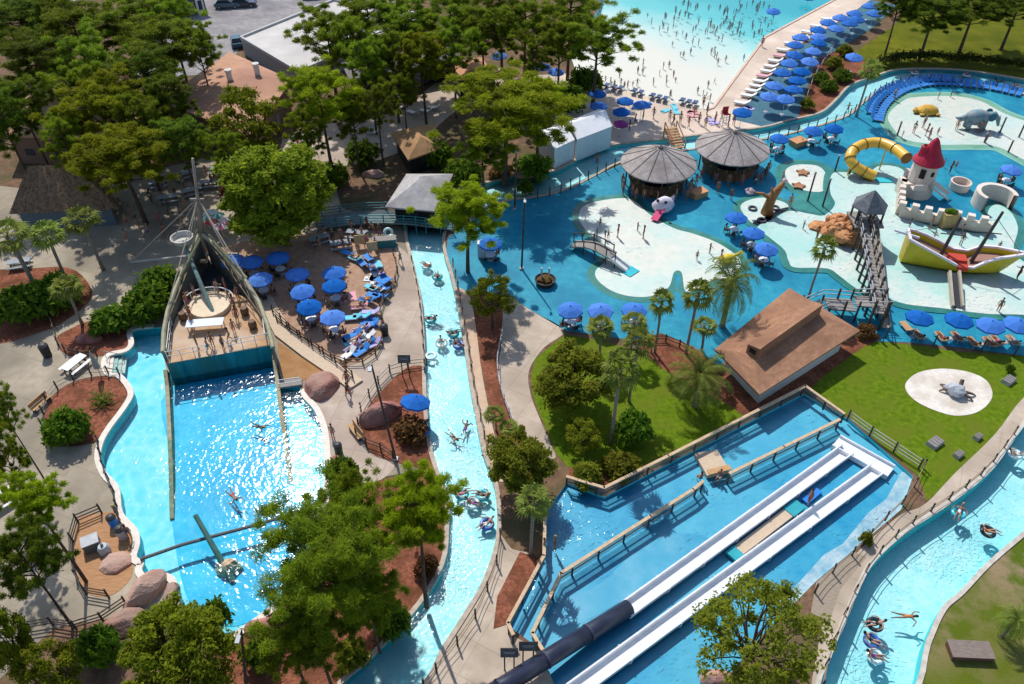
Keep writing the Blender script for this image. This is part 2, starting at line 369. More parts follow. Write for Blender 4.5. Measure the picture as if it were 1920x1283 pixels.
# worn pale margin of the splash pool
sheet('splash_pool_edge', px([(1716, 890), (1690, 957), (1620, 1017), (1530, 1092), (1470, 1150), (1452, 1135), (1500, 1090), (1545, 1040), (1580, 1020), (1628, 962), (1662, 935), (1690, 885)], -.31), -.312, M_slideedge)
sheet('splash_pool_edge', cr(px([(1018, 1075), (1050, 1180), (1240, 1080), (1330, 1010), (1225, 1010), (1100, 1110)], -.31), 4), -.309, mat('faded_blue_paint', (.06, .40, .62), (.14, .47, .67), scale=.5, rough=.5, third=(.02, .33, .58)))
# copings
lip = [Vector((p[0], p[1], 0)) for p in pool1]
ribbon('lagoon_coping', grow(lip[:-5], .2)[2:-1], .5, -.08, .12, M_coping)
k = len(river)
ribbon('river_coping', [p for p in grow(river, .16)], .34, -.1, .10, mat('grey_coping', (.50, .42, .34), (.36, .29, .23), scale=2.5, rough=.8), closed=True)
ribbon('river_coping', grow(riverb, .16), .32, -.1, .09, mat('pale_coping', (.58, .54, .48), (.42, .37, .31), scale=1.5, rough=.8), closed=True)
# wave pool: sloping floor, colour follows the depth of the water
pa = G(1210, 190); pb = G(1480, -10); ax = (pb - pa).xy; AL = ax.length; ax = ax.normalized()
def wz(x, y): return -.03 - 2.6 * max(0, min(1.3, ((x - pa.x) * ax.x + (y - pa.y) * ax.y) / AL))
mw = bpy.data.materials.new('wave_pool_floor'); mw.use_nodes = True
n = mw.node_tree.nodes; l = mw.node_tree.links
ge = n.new('ShaderNodeNewGeometry'); sx = n.new('ShaderNodeSeparateXYZ'); l.new(ge.outputs['Position'], sx.inputs[0])
nz = n.new('ShaderNodeTexNoise'); nz.inputs['Scale'].default_value = .12; nz.inputs['Detail'].default_value = 4; l.new(ge.outputs['Position'], nz.inputs['Vector'])
ma = n.new('ShaderNodeMath'); ma.operation = 'MULTIPLY_ADD'; l.new(nz.outputs['Fac'], ma.inputs[0]); ma.inputs[1].default_value = .8; l.new(sx.outputs['Z'], ma.inputs[2])
mr = n.new('ShaderNodeMapRange'); l.new(ma.outputs[0], mr.inputs[0]); mr.inputs[1].default_value = .4; mr.inputs[2].default_value = -2.3
rp = n.new('ShaderNodeValToRGB'); e = rp.color_ramp.elements; e[0].position = .33; e[0].color = (.88, .82, .74, 1); e[1].position = 1; e[1].color = (.0, .42, .52, 1)
q = e.new(.50); q.color = (.62, .82, .79, 1); q = e.new(.69); q.color = (.13, .64, .68, 1)
l.new(mr.outputs[0], rp.inputs[0]); l.new(rp.outputs[0], n['Principled BSDF'].inputs['Base Color']); n['Principled BSDF'].inputs['Roughness'].default_value = .6
wgrid = [Vector(wavepool[0]).lerp(wavepool[0], 0)] 
def dense(poly, step):
    out = []
    for a, b in zip(poly, list(poly[1:]) + [poly[0]]):
        m = max(1, int((Vector(b) - Vector(a)).length / step)); out += [Vector(a).lerp(Vector(b), i / m) for i in range(m)]
    return out
sheet('wave_pool_floor', dense(wavepool, 3), 0, mw, zf=wz)
wallring('wave_pool_wall', dense(wavepool, 3), -3.6, .0, M_wall)
sheet('wave_pool_water', wavepool, -.06, W_wave)
# ---- paving and beds
sheet('lawn', px([(1840, -80), (2900, -80), (2900, 1420), (1690, 1420), (1720, 1200), (1850, 1050), (1930, 900), (1930, 400), (1930, 160)]), .006, M_lawn2, [river, riverb])
sheet('pavement', curve([(-120, 380), (100, 360), (250, 330), (450, 285), (620, 300), (640, 390), (760, 412), (778, 490), (792, 560), (798, 650), (802, 760), (808, 840), (790, 880), (690, 905), (560, 1000), (330, 1135), (250, 1152), (100, 1178), (-120, 1220)], 3), .012, M_pave, [pool1, river])
sheet('walkway', curve([(742, 462), (775, 492), (790, 560), (796, 650), (799, 690), (755, 692), (700, 745), (678, 800), (690, 850), (740, 872), (700, 905), (615, 895), (615, 830), (600, 775), (585, 735), (620, 690), (690, 684), (720, 645), (716, 600), (738, 548), (748, 510)], 4), .024, M_walk, [pool1, river])
sheet('terrace', curve([(405, 470), (470, 452), (560, 440), (640, 440), (735, 468), (743, 510), (735, 547), (712, 573), (714, 602), (714, 645), (690, 672), (650, 684), (610, 668), (560, 628), (515, 600), (497, 560), (470, 515)], 4), .036, M_terra)
sheet('path', curve([(925, 560), (960, 560), (1000, 585), (1058, 620), (1020, 652), (992, 695), (995, 740), (1012, 785), (1032, 832), (1040, 860), (990, 850), (970, 805), (945, 745), (934, 690), (942, 625)], 4), .016, M_path)
sheet('riverside_paving', curve([(852, 540), (880, 555), (893, 620), (902, 690), (915, 760), (935, 850), (948, 900), (925, 896), (908, 850), (896, 790), (883, 720), (873, 650), (861, 580)], 4), .03, mat('tan_coping', (.60, .42, .29), (.50, .34, .23), scale=1.2, rough=.9, third=(.55, .45, .35)), [river])
sheet('planting_bed', curve([(884, 560), (940, 560), (938, 640), (934, 690), (945, 745), (970, 805), (985, 850), (1000, 900), (960, 900), (940, 850), (918, 760), (905, 690)], 4), .02, M_mulch)
sheet('lawn', px([(1004, 672), (1060, 628), (1130, 640), (1200, 660), (1245, 690), (1300, 725), (1372, 760), (1400, 785), (1140, 922), (1075, 888), (1042, 850), (1030, 820), (1000, 745), (996, 705)]), .02, M_lawn)
sheet('planting_bed', px([(1185, 640), (1240, 625), (1300, 650), (1350, 690), (1400, 740), (1500, 728), (1400, 785), (1370, 762), (1300, 727), (1240, 690)]), .028, M_mulch)
sheet('planting_bed', px([(1075, 885), (1135, 908), (1230, 862), (1275, 838), (1140, 916), (1130, 924)]), .03, M_mulch)
sheet('planting_bed', px([(1068, 875), (1120, 893), (1200, 868), (1215, 882), (1132, 926), (1066, 896)]), .034, M_mulch)
sheet('lawn', px([(1540, 700), (1600, 655), (1640, 640), (1700, 646), (1800, 660), (1990, 672), (1990, 720), (1920, 752), (1860, 835), (1738, 940), (1722, 893), (1590, 780), (1516, 735)]), .018, M_lawn)
sheet('planting_bed', px([(1590, 640), (1630, 622), (1655, 635), (1620, 650), (1545, 705), (1512, 737), (1425, 775), (1400, 770), (1420, 735)]), .026, M_mulch)
sheet('sand_circle', curve([(1697, 722), (1720, 700), (1765, 692), (1815, 698), (1850, 715), (1860, 745), (1835, 772), (1790, 780), (1740, 765), (1708, 745)], 6), .04, M_sand)
sheet('path', curve([(1990, 700), (1920, 745), (1865, 815), (1790, 888), (1735, 945), (1690, 965), (1640, 1005), (1590, 1055), (1555, 1110), (1540, 1180), (1520, 1300), (1545, 1300), (1562, 1225), (1585, 1168), (1612, 1103), (1642, 1053), (1700, 996), (1790, 936), (1860, 876), (1920, 796), (1990, 730)], 4), .022, M_path, [riverb])
sheet('lawn', curve([(1990, 940), (1920, 1005), (1850, 1065), (1790, 1130), (1745, 1210), (1715, 1300), (1990, 1300)], 4), .014, M_lawn2, [riverb])
sheet('boardwalk', px([(1530, 1092), (1600, 1035), (1625, 1045), (1575, 1105), (1555, 1165), (1520, 1150)]), .03, mat('weathered_boards', (.24, .19, .14), (.36, .29, .22), scale=3, stretch=(1, 8, 1, .6), rough=.9))
sheet('planting_bed', curve([(50, 505), (130, 503), (168, 535), (168, 565), (125, 600), (80, 622), (-30, 640), (-60, 520)], 4), .03, M_mulch)
sheet('planting_bed', curve([(105, 640), (122, 622), (180, 600), (240, 610), (247, 640), (232, 660), (195, 668), (130, 668)], 4), .03, M_mulch)
sheet('planting_bed', curve([(82, 790), (98, 745), (130, 720), (170, 708), (215, 706), (240, 725), (243, 742), (225, 772), (200, 805), (178, 830), (110, 838), (88, 820)], 4), .03, M_mulch)
sheet('deck', curve([(140, 1000), (150, 970), (192, 962), (225, 960), (240, 985), (250, 1010), (250, 1045), (245, 1085), (205, 1118), (158, 1108), (142, 1050)], 4), .035, mat('orange_deck', (.34, .17, .075), (.44, .24, .12), scale=1.5, rough=.85, stretch=(1, 5, 1, .5)))
sheet('planting_bed', curve([(800, 692), (760, 692), (705, 745), (678, 790), (690, 845), (745, 868), (800, 882), (828, 890), (812, 830), (801, 750)], 3), .045, M_mulch, [river])
sheet('planting_bed', px([(615, 885), (690, 905), (790, 885), (838, 905), (838, 1040), (775, 1150), (640, 1290), (440, 1290), (380, 1200), (440, 1200), (520, 1150), (600, 1010)]), .018, M_mulch, [river, pool1])
sheet('planting_bed', px([(520, 640), (560, 668), (625, 705), (580, 712), (530, 718)]), .03, mat('ochre_bank', (.30, .15, .055), (.38, .20, .085), scale=1, rough=.9))
sheet('riverside_paving', curve([(934, 1000), (960, 1030), (1000, 1050), (952, 1172), (1012, 1222), (1050, 1290), (800, 1300), (842, 1212), (880, 1150), (910, 1100), (926, 1050)], 3), .02, M_path, [river, slidepool])
sheet('planting_bed', px([(975, 1035), (1012, 1048), (950, 1172), (925, 1180), (932, 1120)]), .032, M_mulch)
# ---- kids' blue deck and its wading pools
bluedeck = px([(840, 446), (905, 396), (960, 376), (1010, 370), (1064, 356), (1120, 329), (1170, 306), (1240, 289), (1330, 279), (1420, 265), (1490, 251), (1582, 223), (1616, 198), (1646, 175), (1682, 158), (1732, 152), (1800, 157), (1920, 180), (2000, 198), (2000, 672), (1920, 667), (1800, 652), (1700, 642), (1625, 640), (1560, 600), (1400, 605), (1350, 690), (1300, 655), (1200, 640), (1060, 620), (1000, 585), (958, 558), (905, 545), (880, 550), (862, 560), (848, 520), (836, 475)])
sheet('blue_deck', bluedeck, .016, M_bluedeck, [river])
def pad(pts, rim, rimmat, padmat, z):
    c = curve(pts, 5, 0)
    sheet('wading_pool_rim', grow(c, rim), z, rimmat); sheet('wading_pool_floor', c, z + .012, padmat)
    sheet('wading_pool_water', grow(c, rim * .8), z + .03, W_thin)
    return c
w1 = [(1085, 405), (1098, 385), (1145, 374), (1185, 375), (1217, 402), (1262, 428), (1300, 439), (1345, 456), (1383, 482), (1388, 502), (1372, 520), (1330, 528), (1300, 546), (1284, 545), (1278, 512), (1264, 511), (1253, 540), (1220, 556), (1180, 556), (1145, 545), (1120, 525), (1117, 508), (1135, 490), (1142, 468), (1115, 447), (1093, 425)]
pad(w1, .85, M_rim, M_pad, .03)
pad([(1665, 217), (1690, 192), (1715, 183), (1790, 181), (1840, 191), (1880, 212), (1925, 228), (2000, 245), (2000, 340), (1925, 303), (1870, 276), (1820, 272), (1760, 272), (1700, 263), (1675, 242)], 1.3, M_rim2, M_pad, .03)
pad([(1472, 322), (1490, 310), (1530, 311), (1548, 325), (1553, 345), (1540, 360), (1505, 357), (1480, 345)], 1.2, M_rim, M_pad, .03)
sheet('wading_pool_floor', curve([(1483, 378), (1512, 362), (1550, 368), (1562, 385), (1540, 402), (1505, 398)], 5), .066, M_rim)
pad([(1388, 390), (1400, 378), (1430, 372), (1468, 380), (1478, 393), (1450, 410), (1445, 425), (1420, 425), (1400, 410)], .8, M_rim, M_pad, .078)
pad([(1556, 345), (1562, 326), (1590, 325), (1620, 330), (1650, 312), (1690, 318), (1700, 345), (1690, 400), (1755, 428), (1800, 436), (1850, 436), (1852, 397), (1870, 385), (1895, 400), (1908, 430), (1900, 470), (1925, 495), (2000, 515), (2000, 602), (1920, 592), (1850, 590), (1770, 580), (1700, 572), (1660, 560), (1610, 545), (1575, 520), (1550, 505), (1490, 503), (1478, 490), (1470, 470), (1440, 445), (1420, 427), (1450, 412), (1480, 397), (1520, 403), (1545, 405), (1565, 385), (1557, 365)], .8, M_rim, M_aqua, .09)
# ---- beach side
sheet('beach', px([(1040, 130), (1085, 150), (1200, 178), (1325, 206), (1440, 225), (1430, 238), (1330, 250), (1239, 261), (1149, 270), (1100, 285), (1040, 240)]), .014, M_sandwalk, [river, wavepool])
sheet('pool_deck', px([(1337, 203), (1435, 70), (1580, -8), (1650, -20), (1630, 5), (1560, 48), (1480, 95), (1430, 150), (1390, 205), (1372, 226), (1322, 214)]), .022, M_sandwalk, [wavepool])
sheet('pool_deck', px([(1632, 0), (1680, 10), (1640, 50), (1570, 95), (1532, 112), (1505, 190), (1495, 226), (1440, 240), (1372, 224), (1405, 192), (1436, 150), (1486, 98), (1562, 50)]), .03, M_bluegrey)
sheet('planting_bed', px([(1532, 112), (1570, 95), (1610, 105), (1640, 140), (1596, 158), (1568, 186), (1538, 210), (1495, 226), (1508, 190)]), .034, M_mulch)
sheet('lawn', px([(1600, 100), (1680, 45), (1720, -60), (2100, -60), (2100, 145), (1920, 147), (1800, 129), (1690, 128), (1645, 140)]), .012, mat('olive_lawn', (.085, .105, .006), (.17, .165, .014), scale=.4, rough=.95, spec=.05, bump=.5, bscale=12, third=(.07, .085, .008), detail=8))
ribbon('pool_coping', [G(*p) for p in ((1325, 207), (1337, 203), (1435, 70), (1580, -8), (1700, -70))], .35, -.02, .14, mat('salmon_coping', (.62, .40, .30), (.70, .50, .38), scale=1))
# ---- behind the pines
sheet('path', curve([(530, 260), (600, 235), (680, 225), (760, 205), (810, 160), (870, 130), (930, 150), (1040, 140), (1040, 180), (900, 190), (840, 220), (790, 265), (710, 300), (620, 312), (545, 300)], 3), .018, M_walk)
sheet('road', px([(330, -30), (800, -30), (700, 30), (450, 85), (440, 110), (380, 140), (250, 150), (300, 30)]), .016, M_asph)
# ================================================================ trees and plants
M_bark = mat('pine_bark', (.055, .036, .026), (.12, .085, .065), scale=4, rough=.95, bump=.5, bscale=10)
M_pbark = mat('palm_bark', (.20, .17, .14), (.32, .28, .23), scale=5, rough=.95, bump=.4, bscale=12)
L_pine = leafmat('pine_needles', (.135, .20, .014), (.27, .345, .016), trans=.56)
L_pineb = leafmat('bright_pine_needles', (.205, .26, .010), (.36, .41, .010), trans=.58)
L_dark = leafmat('dark_pine_needles', (.085, .135, .013), (.18, .23, .015), trans=.53)
L_oak = leafmat('oak_leaves', (.14, .19, .013), (.29, .32, .018), scale=1.3, trans=.55)
L_olive = leafmat('olive_leaves', (.145, .17, .016), (.27, .275, .022), scale=1.3, trans=.55)
L_shrub = leafmat('shrub_leaves', (.06, .13, .010), (.14, .22, .014), scale=1.5, trans=.5)
L_palm = leafmat('palm_fronds', (.14, .19, .03), (.30, .34, .07), scale=1.5, trans=.4)
L_palmy = leafmat('yellow_palm_fronds', (.30, .30, .02), (.45, .40, .03), scale=1.5, trans=.25)
L_hedge = leafmat('hedge_leaves', (.035, .055, .010), (.09, .10, .015), scale=1.2)
L_red = leafmat('red_shrub_leaves', (.10, .05, .02), (.20, .10, .03), scale=2)

def leaves(clumps, size, seed, aspect=.45, up=.5, shell=.55, needle=False):
    """many leaf-sized quads spread through ellipsoid clumps: [(centre, radii, count)]"""
    rng = np.random.default_rng(seed); C = []; O = []
    for c, r, n in clumps:
        d = rng.normal(size=(n, 3)); d /= np.linalg.norm(d, axis=1)[:, None]
        d[:, 2] = np.where(d[:, 2] < -.3, -d[:, 2] * .6, d[:, 2])
        rad = rng.random(n) ** (shell / 1.6) * (1 + .18 * rng.normal(size=n))
        C.append(np.array(c) + d * rad[:, None] * np.array(r)); O.append(d)
    C = np.concatenate(C); O = np.concatenate(O); n = len(C)
    nn = O * .6 + np.array([0, 0, up * 1.35]) + rng.normal(size=(n, 3)) * .5
    nn /= np.linalg.norm(nn, axis=1)[:, None]
    t = (O + rng.normal(size=(n, 3)) * .55 + np.array([0, 0, .25])) if needle else np.cross(nn, rng.normal(size=(n, 3)))
    if needle: t -= nn * (t * nn).sum(1)[:, None] * .75
    t /= np.linalg.norm(t, axis=1)[:, None]
    b = np.cross(nn, t); b /= np.linalg.norm(b, axis=1)[:, None] + 1e-9; s = size * (.6 + .8 * rng.random(n))[:, None]
    t = t * s; b = b * s * aspect
    bend = nn * s * .18
    V = np.stack([C - t, C + b - bend, C + t, C - b - bend], 1).reshape(-1, 3)
    return V, np.arange(4 * n).reshape(-1, 4)
def leafobj(name, V, F, m, parent):
    me = bpy.data.meshes.new(name); k = len(F)
    me.vertices.add(len(V)); me.vertices.foreach_set('co', V.astype(np.float32).ravel())
    me.loops.add(4 * k); me.loops.foreach_set('vertex_index', F.astype(np.int32).ravel())
    me.polygons.add(k); me.polygons.foreach_set('loop_start', np.arange(0, 4 * k, 4, dtype=np.int32))
    me.materials.append(m); me.update(calc_edges=True)
    o = bpy.data.objects.new(name, me); COL.objects.link(o); o.parent = parent; return o
def limb(mb, a, b, r0, r1, rnd, k=4, wob=.12, n=6):
    a = Vector(a); b = Vector(b); L = (b - a).length
    pts = [a.lerp(b, i / k) + Vector((rnd.uniform(-1, 1), rnd.uniform(-1, 1), rnd.uniform(-.4, .4))) * L * wob * (0 if i in (0, k) else .5) for i in range(k + 1)]
    mb.tube(pts, [r0 + (r1 - r0) * i / k for i in range(k + 1)], n, caps=False)
def pine(seed, H=13., zc=10., R=4., nl=17, dens=270, size=.25, lmat=None, flat=.85):
    """tall bare trunk, limbs and flattened needle clumps; crown centre at zc, radius R"""
    rnd = random.Random(seed); root = thing('pine_tree', '', 'tree')
    tr = MB(); lean = Vector((rnd.uniform(-.5, .5), rnd.uniform(-.5, .5), 0))
    pts = [Vector((0, 0, -.1)) + lean * (i / 6) ** 1.5 + Vector((0, 0, H * .93 * i / 6)) for i in range(7)]
    tr.tube(pts, [.24 - .032 * i for i in range(7)], 8, caps=False)
    cl = []
    for i in range(nl):
        a = i * 2.4 + rnd.uniform(-.4, .4); f = (i + .5) / nl
        z = zc - R * .62 + f * R * 1.25; k = math.sqrt(max(.05, 1 - ((z - zc) / (R * .95)) ** 2))
        rr = R * k * rnd.uniform(.35, .85); cr_ = R * rnd.uniform(.22, .34)
        p = Vector((lean.x * .8 + rr * math.cos(a), lean.y * .8 + rr * math.sin(a), z))
        t = min(.98, max(.2, (z - R * .28) / (H * .93))); q = pts[0].lerp(pts[-1], t)
        limb(tr, q, p, .09, .03, rnd)
        c3 = cr_ * .62; cl.append((p, (c3, c3, c3 * flat), int(dens * .9)))
        for s in range(7):
            d = Vector((rnd.gauss(0, .62), rnd.gauss(0, .62), rnd.uniform(-.35, .6) * flat)) * cr_ * 1.55
            c2 = cr_ * rnd.uniform(.34, .56); limb(tr, p, p + d, .03, .012, rnd, 2, n=4)
            cl.append((p + d, (c2, c2, c2 * .8), int(dens * .62)))
    for s in range(5): cl.append((pts[-1] + Vector((rnd.gauss(0, .16) * R, rnd.gauss(0, .16) * R, R * rnd.uniform(-.1, .18))), (R * .15, R * .15, R * .13), int(dens * .7)))
    V, F = leaves(cl, size, seed, aspect=.13, up=.85, needle=True)
    leafobj('crown', V, F, lmat or L_pine, root); tr.build('trunk', M_bark, root, smooth=True)
    return root
def broad(seed, H=8., zc=5., R=4., nl=34, dens=400, size=.15, lmat=None, zs=.85, gap=1., name='oak_tree', trunk=.26, cat='tree'):
    rnd = random.Random(seed); root = thing(name, '', cat); tr = MB()
    tr.tube([(0, 0, -.1), (.05, 0, zc * .35), (-.05, .05, zc * .75)], [trunk, trunk * .8, trunk * .55], 8, caps=False)
    cl = []
    for i in range(nl):
        a = i * 2.39996 + rnd.uniform(-.3, .3); u = 1 - 2 * (i + .5) / nl; u = u * .9 + .05
        k = math.sqrt(1 - u * u); f = rnd.uniform(.55, .82)
        p = Vector((R * f * k * math.cos(a), R * f * k * math.sin(a), zc + R * zs * f * u)); c = R * rnd.uniform(.16, .32) * gap
        limb(tr, (0, 0, zc * .55), p, trunk * .4, .03, rnd, 4)
        cl.append((p, (c, c, c * .8), int(dens * rnd.uniform(.8, 1.2))))
        for s in range(2):
            d = Vector((rnd.uniform(-1, 1), rnd.uniform(-1, 1), rnd.uniform(-.3, .9))) * c
            cl.append((p + d, (c * .45,) * 3, int(dens * .22)))
    V, F = leaves(cl, size, seed, aspect=.5, up=.35)
    leafobj('crown', V, F, lmat or L_oak, root); tr.build('trunk', M_bark, root, smooth=True)
    return root
def frond(mb, base, az, el, L, wid, n=7, droop=.9, leaf=True, pairs=9, rnd=random, thin=.026):
    """a feather frond: arched rib with leaflet pairs"""
    pts = []; p = Vector(base); e = el; d = L / n
    for i in range(n + 1):
        pts.append(p.copy()); p = p + Vector((math.cos(az) * math.cos(e), math.sin(az) * math.cos(e), math.sin(e))) * d; e -= droop / n * (1 + i * .25)
    mb.tube(pts, [.035 - .025 * i / n for i in range(n + 1)], 3, caps=False)
    side = Vector((-math.sin(az), math.cos(az), 0))
    for i in range(pairs):
        t = .15 + .85 * i / (pairs - 1); f = t * n; k = min(n - 1, int(f)); q = pts[k].lerp(pts[k + 1], f - k); dr = (pts[k + 1] - pts[k]).normalized()
        w = wid * (math.sin(PI * (.12 + .8 * t)) ** .7)
        for s in (-1, 1):
            tip = q + side * s * w + dr * w * .55 + Vector((0, 0, -w * rnd.uniform(.1, .5)))
            b0 = q - dr * L * thin; b1 = q + dr * L * thin
            m = (q + tip) / 2 + Vector((0, 0, .06))
            mb.add([b0, b1, m + dr * L * thin * .8, tip, m - dr * L * thin * .8], [(0, 1, 2, 3, 4)])
def palm(seed, H=7., L=1.9, nf=26, name='fan_palm', lmat=None, tr=.17, feather=False, skirt=True):
    rnd = random.Random(seed); root = thing(name, '', 'palm tree'); t = MB(); lean = Vector((rnd.uniform(-.35, .35), rnd.uniform(-.35, .35), 0))
    pts = [lean * (i / 5) ** 2 + Vector((0, 0, -.1 + (H + .1) * i / 5)) for i in range(6)]
    t.tube(pts, [tr * 1.25, tr, tr * .95, tr * .95, tr, tr * 1.2], 8)
    t.build('trunk', M_pbark, root, smooth=True); top = pts[-1]; m = MB()
    for i in range(nf):
        az = i * 2.39996 + rnd.uniform(-.2, .2); el = math.radians(78 - 115 * (i / nf) + rnd.uniform(-8, 8))
        if feather: frond(m, top, az, el, L * rnd.uniform(.9, 1.1), L * .15, 8, 1.15, pairs=20, rnd=rnd, thin=.011)
        else:
            # fan leaf on a stalk: blades spread from the stalk's end
            st = top + Vector((math.cos(az) * math.cos(el), math.sin(az) * math.cos(el), math.sin(el))) * L * .5
            m.tube([top, st], [.03, .02], 3, caps=False)
            out = (st - top).normalized(); side = Vector((-math.sin(az), math.cos(az), 0)); upv = side.cross(out)
            for j in range(9):
                a = (j - 4) * .34; dr = (out * math.cos(a) + side * math.sin(a)); le = L * .62 * (1 - .05 * abs(j - 4)) * rnd.uniform(.85, 1.1)
                tip = st + dr * le + Vector((0, 0, -le * rnd.uniform(.2, .55))); mid = st + dr * le * .55 + upv * .05; wv = dr.cross(upv) * .055 * L
                m.add([st, mid + wv, tip, mid - wv], [(0, 1, 2, 3)])
    m.build('crown', lmat or L_palm, root)
    if skirt:
        sk = MB()
        for i in range(14):
            az = i * 2.4; sk.beam(top + Vector((0, 0, -.15)), top + Vector((math.cos(az) * .45, math.sin(az) * .45, -.9 - rnd.random() * .4)), .16, .02)
        sk.build('dead_fronds', mat('dead_fronds', (.22, .15, .08), (.32, .23, .13), scale=5), root)
    return root
def bush(seed, R=1., n=9, dens=160, size=.13, lmat=None, name='shrub', zs=.8, cat='shrub'):
    rnd = random.Random(seed); root = thing(name, '', cat); cl = []; st = MB()
    for i in range(n):
        a = i * 2.4; f = math.sqrt((i + .5) / n) * .68; c = R * rnd.uniform(.34, .5)
        p = Vector((R * f * math.cos(a), R * f * math.sin(a), R * zs * (1 - f * .8) * rnd.uniform(.75, 1.1)))
        cl.append((p, (c, c, c * .85), dens)); limb(st, (0, 0, -.05), p, .04, .015, rnd, 3, n=4)
    V, F = leaves(cl, size, seed, aspect=.5, up=.5)
    leafobj('foliage', V, F, lmat or L_shrub, root); st.build('stem', M_bark, root)
    return root
def spiky(seed, L=.9, nf=22, lmat=None, name='spiky_plant'):
    rnd = random.Random(seed); root = thing(name, '', 'plant'); m = MB()
    for i in range(nf):
        az = i * 2.4; el = math.radians(80 - 70 * i / nf); frond(m, (0, 0, .05), az, el, L * rnd.uniform(.8, 1.1), L * .16, 5, 1.2, pairs=7, rnd=rnd)
    m.build('foliage', lmat or L_palm, root); return root

PROTO = {}
for k in range(3): PROTO['pine%d' % k] = ((pine, 11 + k, {}), 4., 10.)
for k in range(3): PROTO['bright%d' % k] = ((pine, 31 + k, dict(lmat=L_pineb, nl=20, R=4., flat=.95, dens=300)), 4., 10.)
for k in range(2): PROTO['dark%d' % k] = ((pine, 41 + k, dict(lmat=L_dark, nl=20, flat=.9)), 4., 10.)
PROTO['near0'] = ((pine, 51, dict(R=4.6, zc=10.5, H=14, nl=34, dens=420, size=.19, flat=.65)), 4.6, 10.5)
PROTO['near1'] = ((pine, 52, dict(R=3., zc=10.5, H=13, nl=20, dens=400, size=.18, flat=.65, lmat=L_pineb)), 3., 10.5)
PROTO['oak0'] = ((broad, 61, dict()), 4., 5.)
PROTO['oak1'] = ((broad, 62, dict(zs=1.1, nl=20)), 4., 5.)
PROTO['oak2'] = ((broad, 67, dict(zs=1.15, nl=46, dens=560, size=.17)), 4., 5.)
PROTO['olive0'] = ((broad, 63, dict(lmat=L_olive, R=3.2, zc=3.4, nl=26, size=.14, dens=460, trunk=.16)), 3.2, 3.4)
PROTO['sparse0'] = ((broad, 64, dict(lmat=L_olive, R=4.2, zc=6, nl=36, size=.13, dens=150, gap=.72, zs=1.15, trunk=.16)), 4.2, 6.)
PROTO['fan0'] = ((palm, 71, {}), 1.9, 7.)
PROTO['fan1'] = ((palm, 72, dict(nf=20)), 1.9, 7.)
PROTO['date0'] = ((palm, 73, dict(H=3.6, L=3.5, nf=42, feather=True, name='date_palm', tr=.30, skirt=False)), 3.3, 3.6)
PROTO['lemon0'] = ((palm, 74, dict(H=1.6, L=1.3, nf=14, feather=True, name='small_palm', tr=.10, skirt=False, lmat=L_palmy)), 1.3, 1.6)
PROTO['shrub0'] = ((bush, 81, {}), 1., .5)
PROTO['shrub1'] = ((bush, 82, dict(n=14, zs=.6)), 1., .4)
PROTO['redshrub0'] = ((bush, 83, dict(lmat=L_red)), 1., .5)
PROTO['oliveshrub0'] = ((bush, 84, dict(lmat=L_olive)), 1., .5)
PROTO['topiary0'] = ((bush, 85, dict(n=20, dens=200, zs=.9, name='topiary_bush')), 1., .6)
PROTO['spiky0'] = ((spiky, 86, {}), .9, .4)
USED = {}
def plant(kind, cx, cy, zc, rpx, label, group=None, rz=None, squash=1.):
    """stand a tree so that its crown centre (height zc) shows at the photo pixel"""
    (fn, seed, kw), R, Z = PROTO[kind]; c = G(cx, cy, zc); R_ = rpx * mpp(cx, cy, zc)
    loc = (c.x, c.y, 0); sc = (R_ / R, R_ / R, zc / Z * squash)
    if fn is pine: kf = .86 if cy > 800 else .98; sc = (sc[0] * kf, sc[1] * kf, sc[2])
    rnd = random.Random(int(cx * 13 + cy * 7)); rz = rnd.uniform(0, 6.28) if rz is None else rz
    if kind not in USED:
        r = fn(seed, **kw); USED[kind] = r; r.location = loc; r.rotation_euler = (0, 0, rz); r.scale = sc; r['label'] = label
        if group: r['group'] = group
    else: r = dup(USED[kind], loc, rz, sc, label, group)
    return r
GP = 'pine trees'
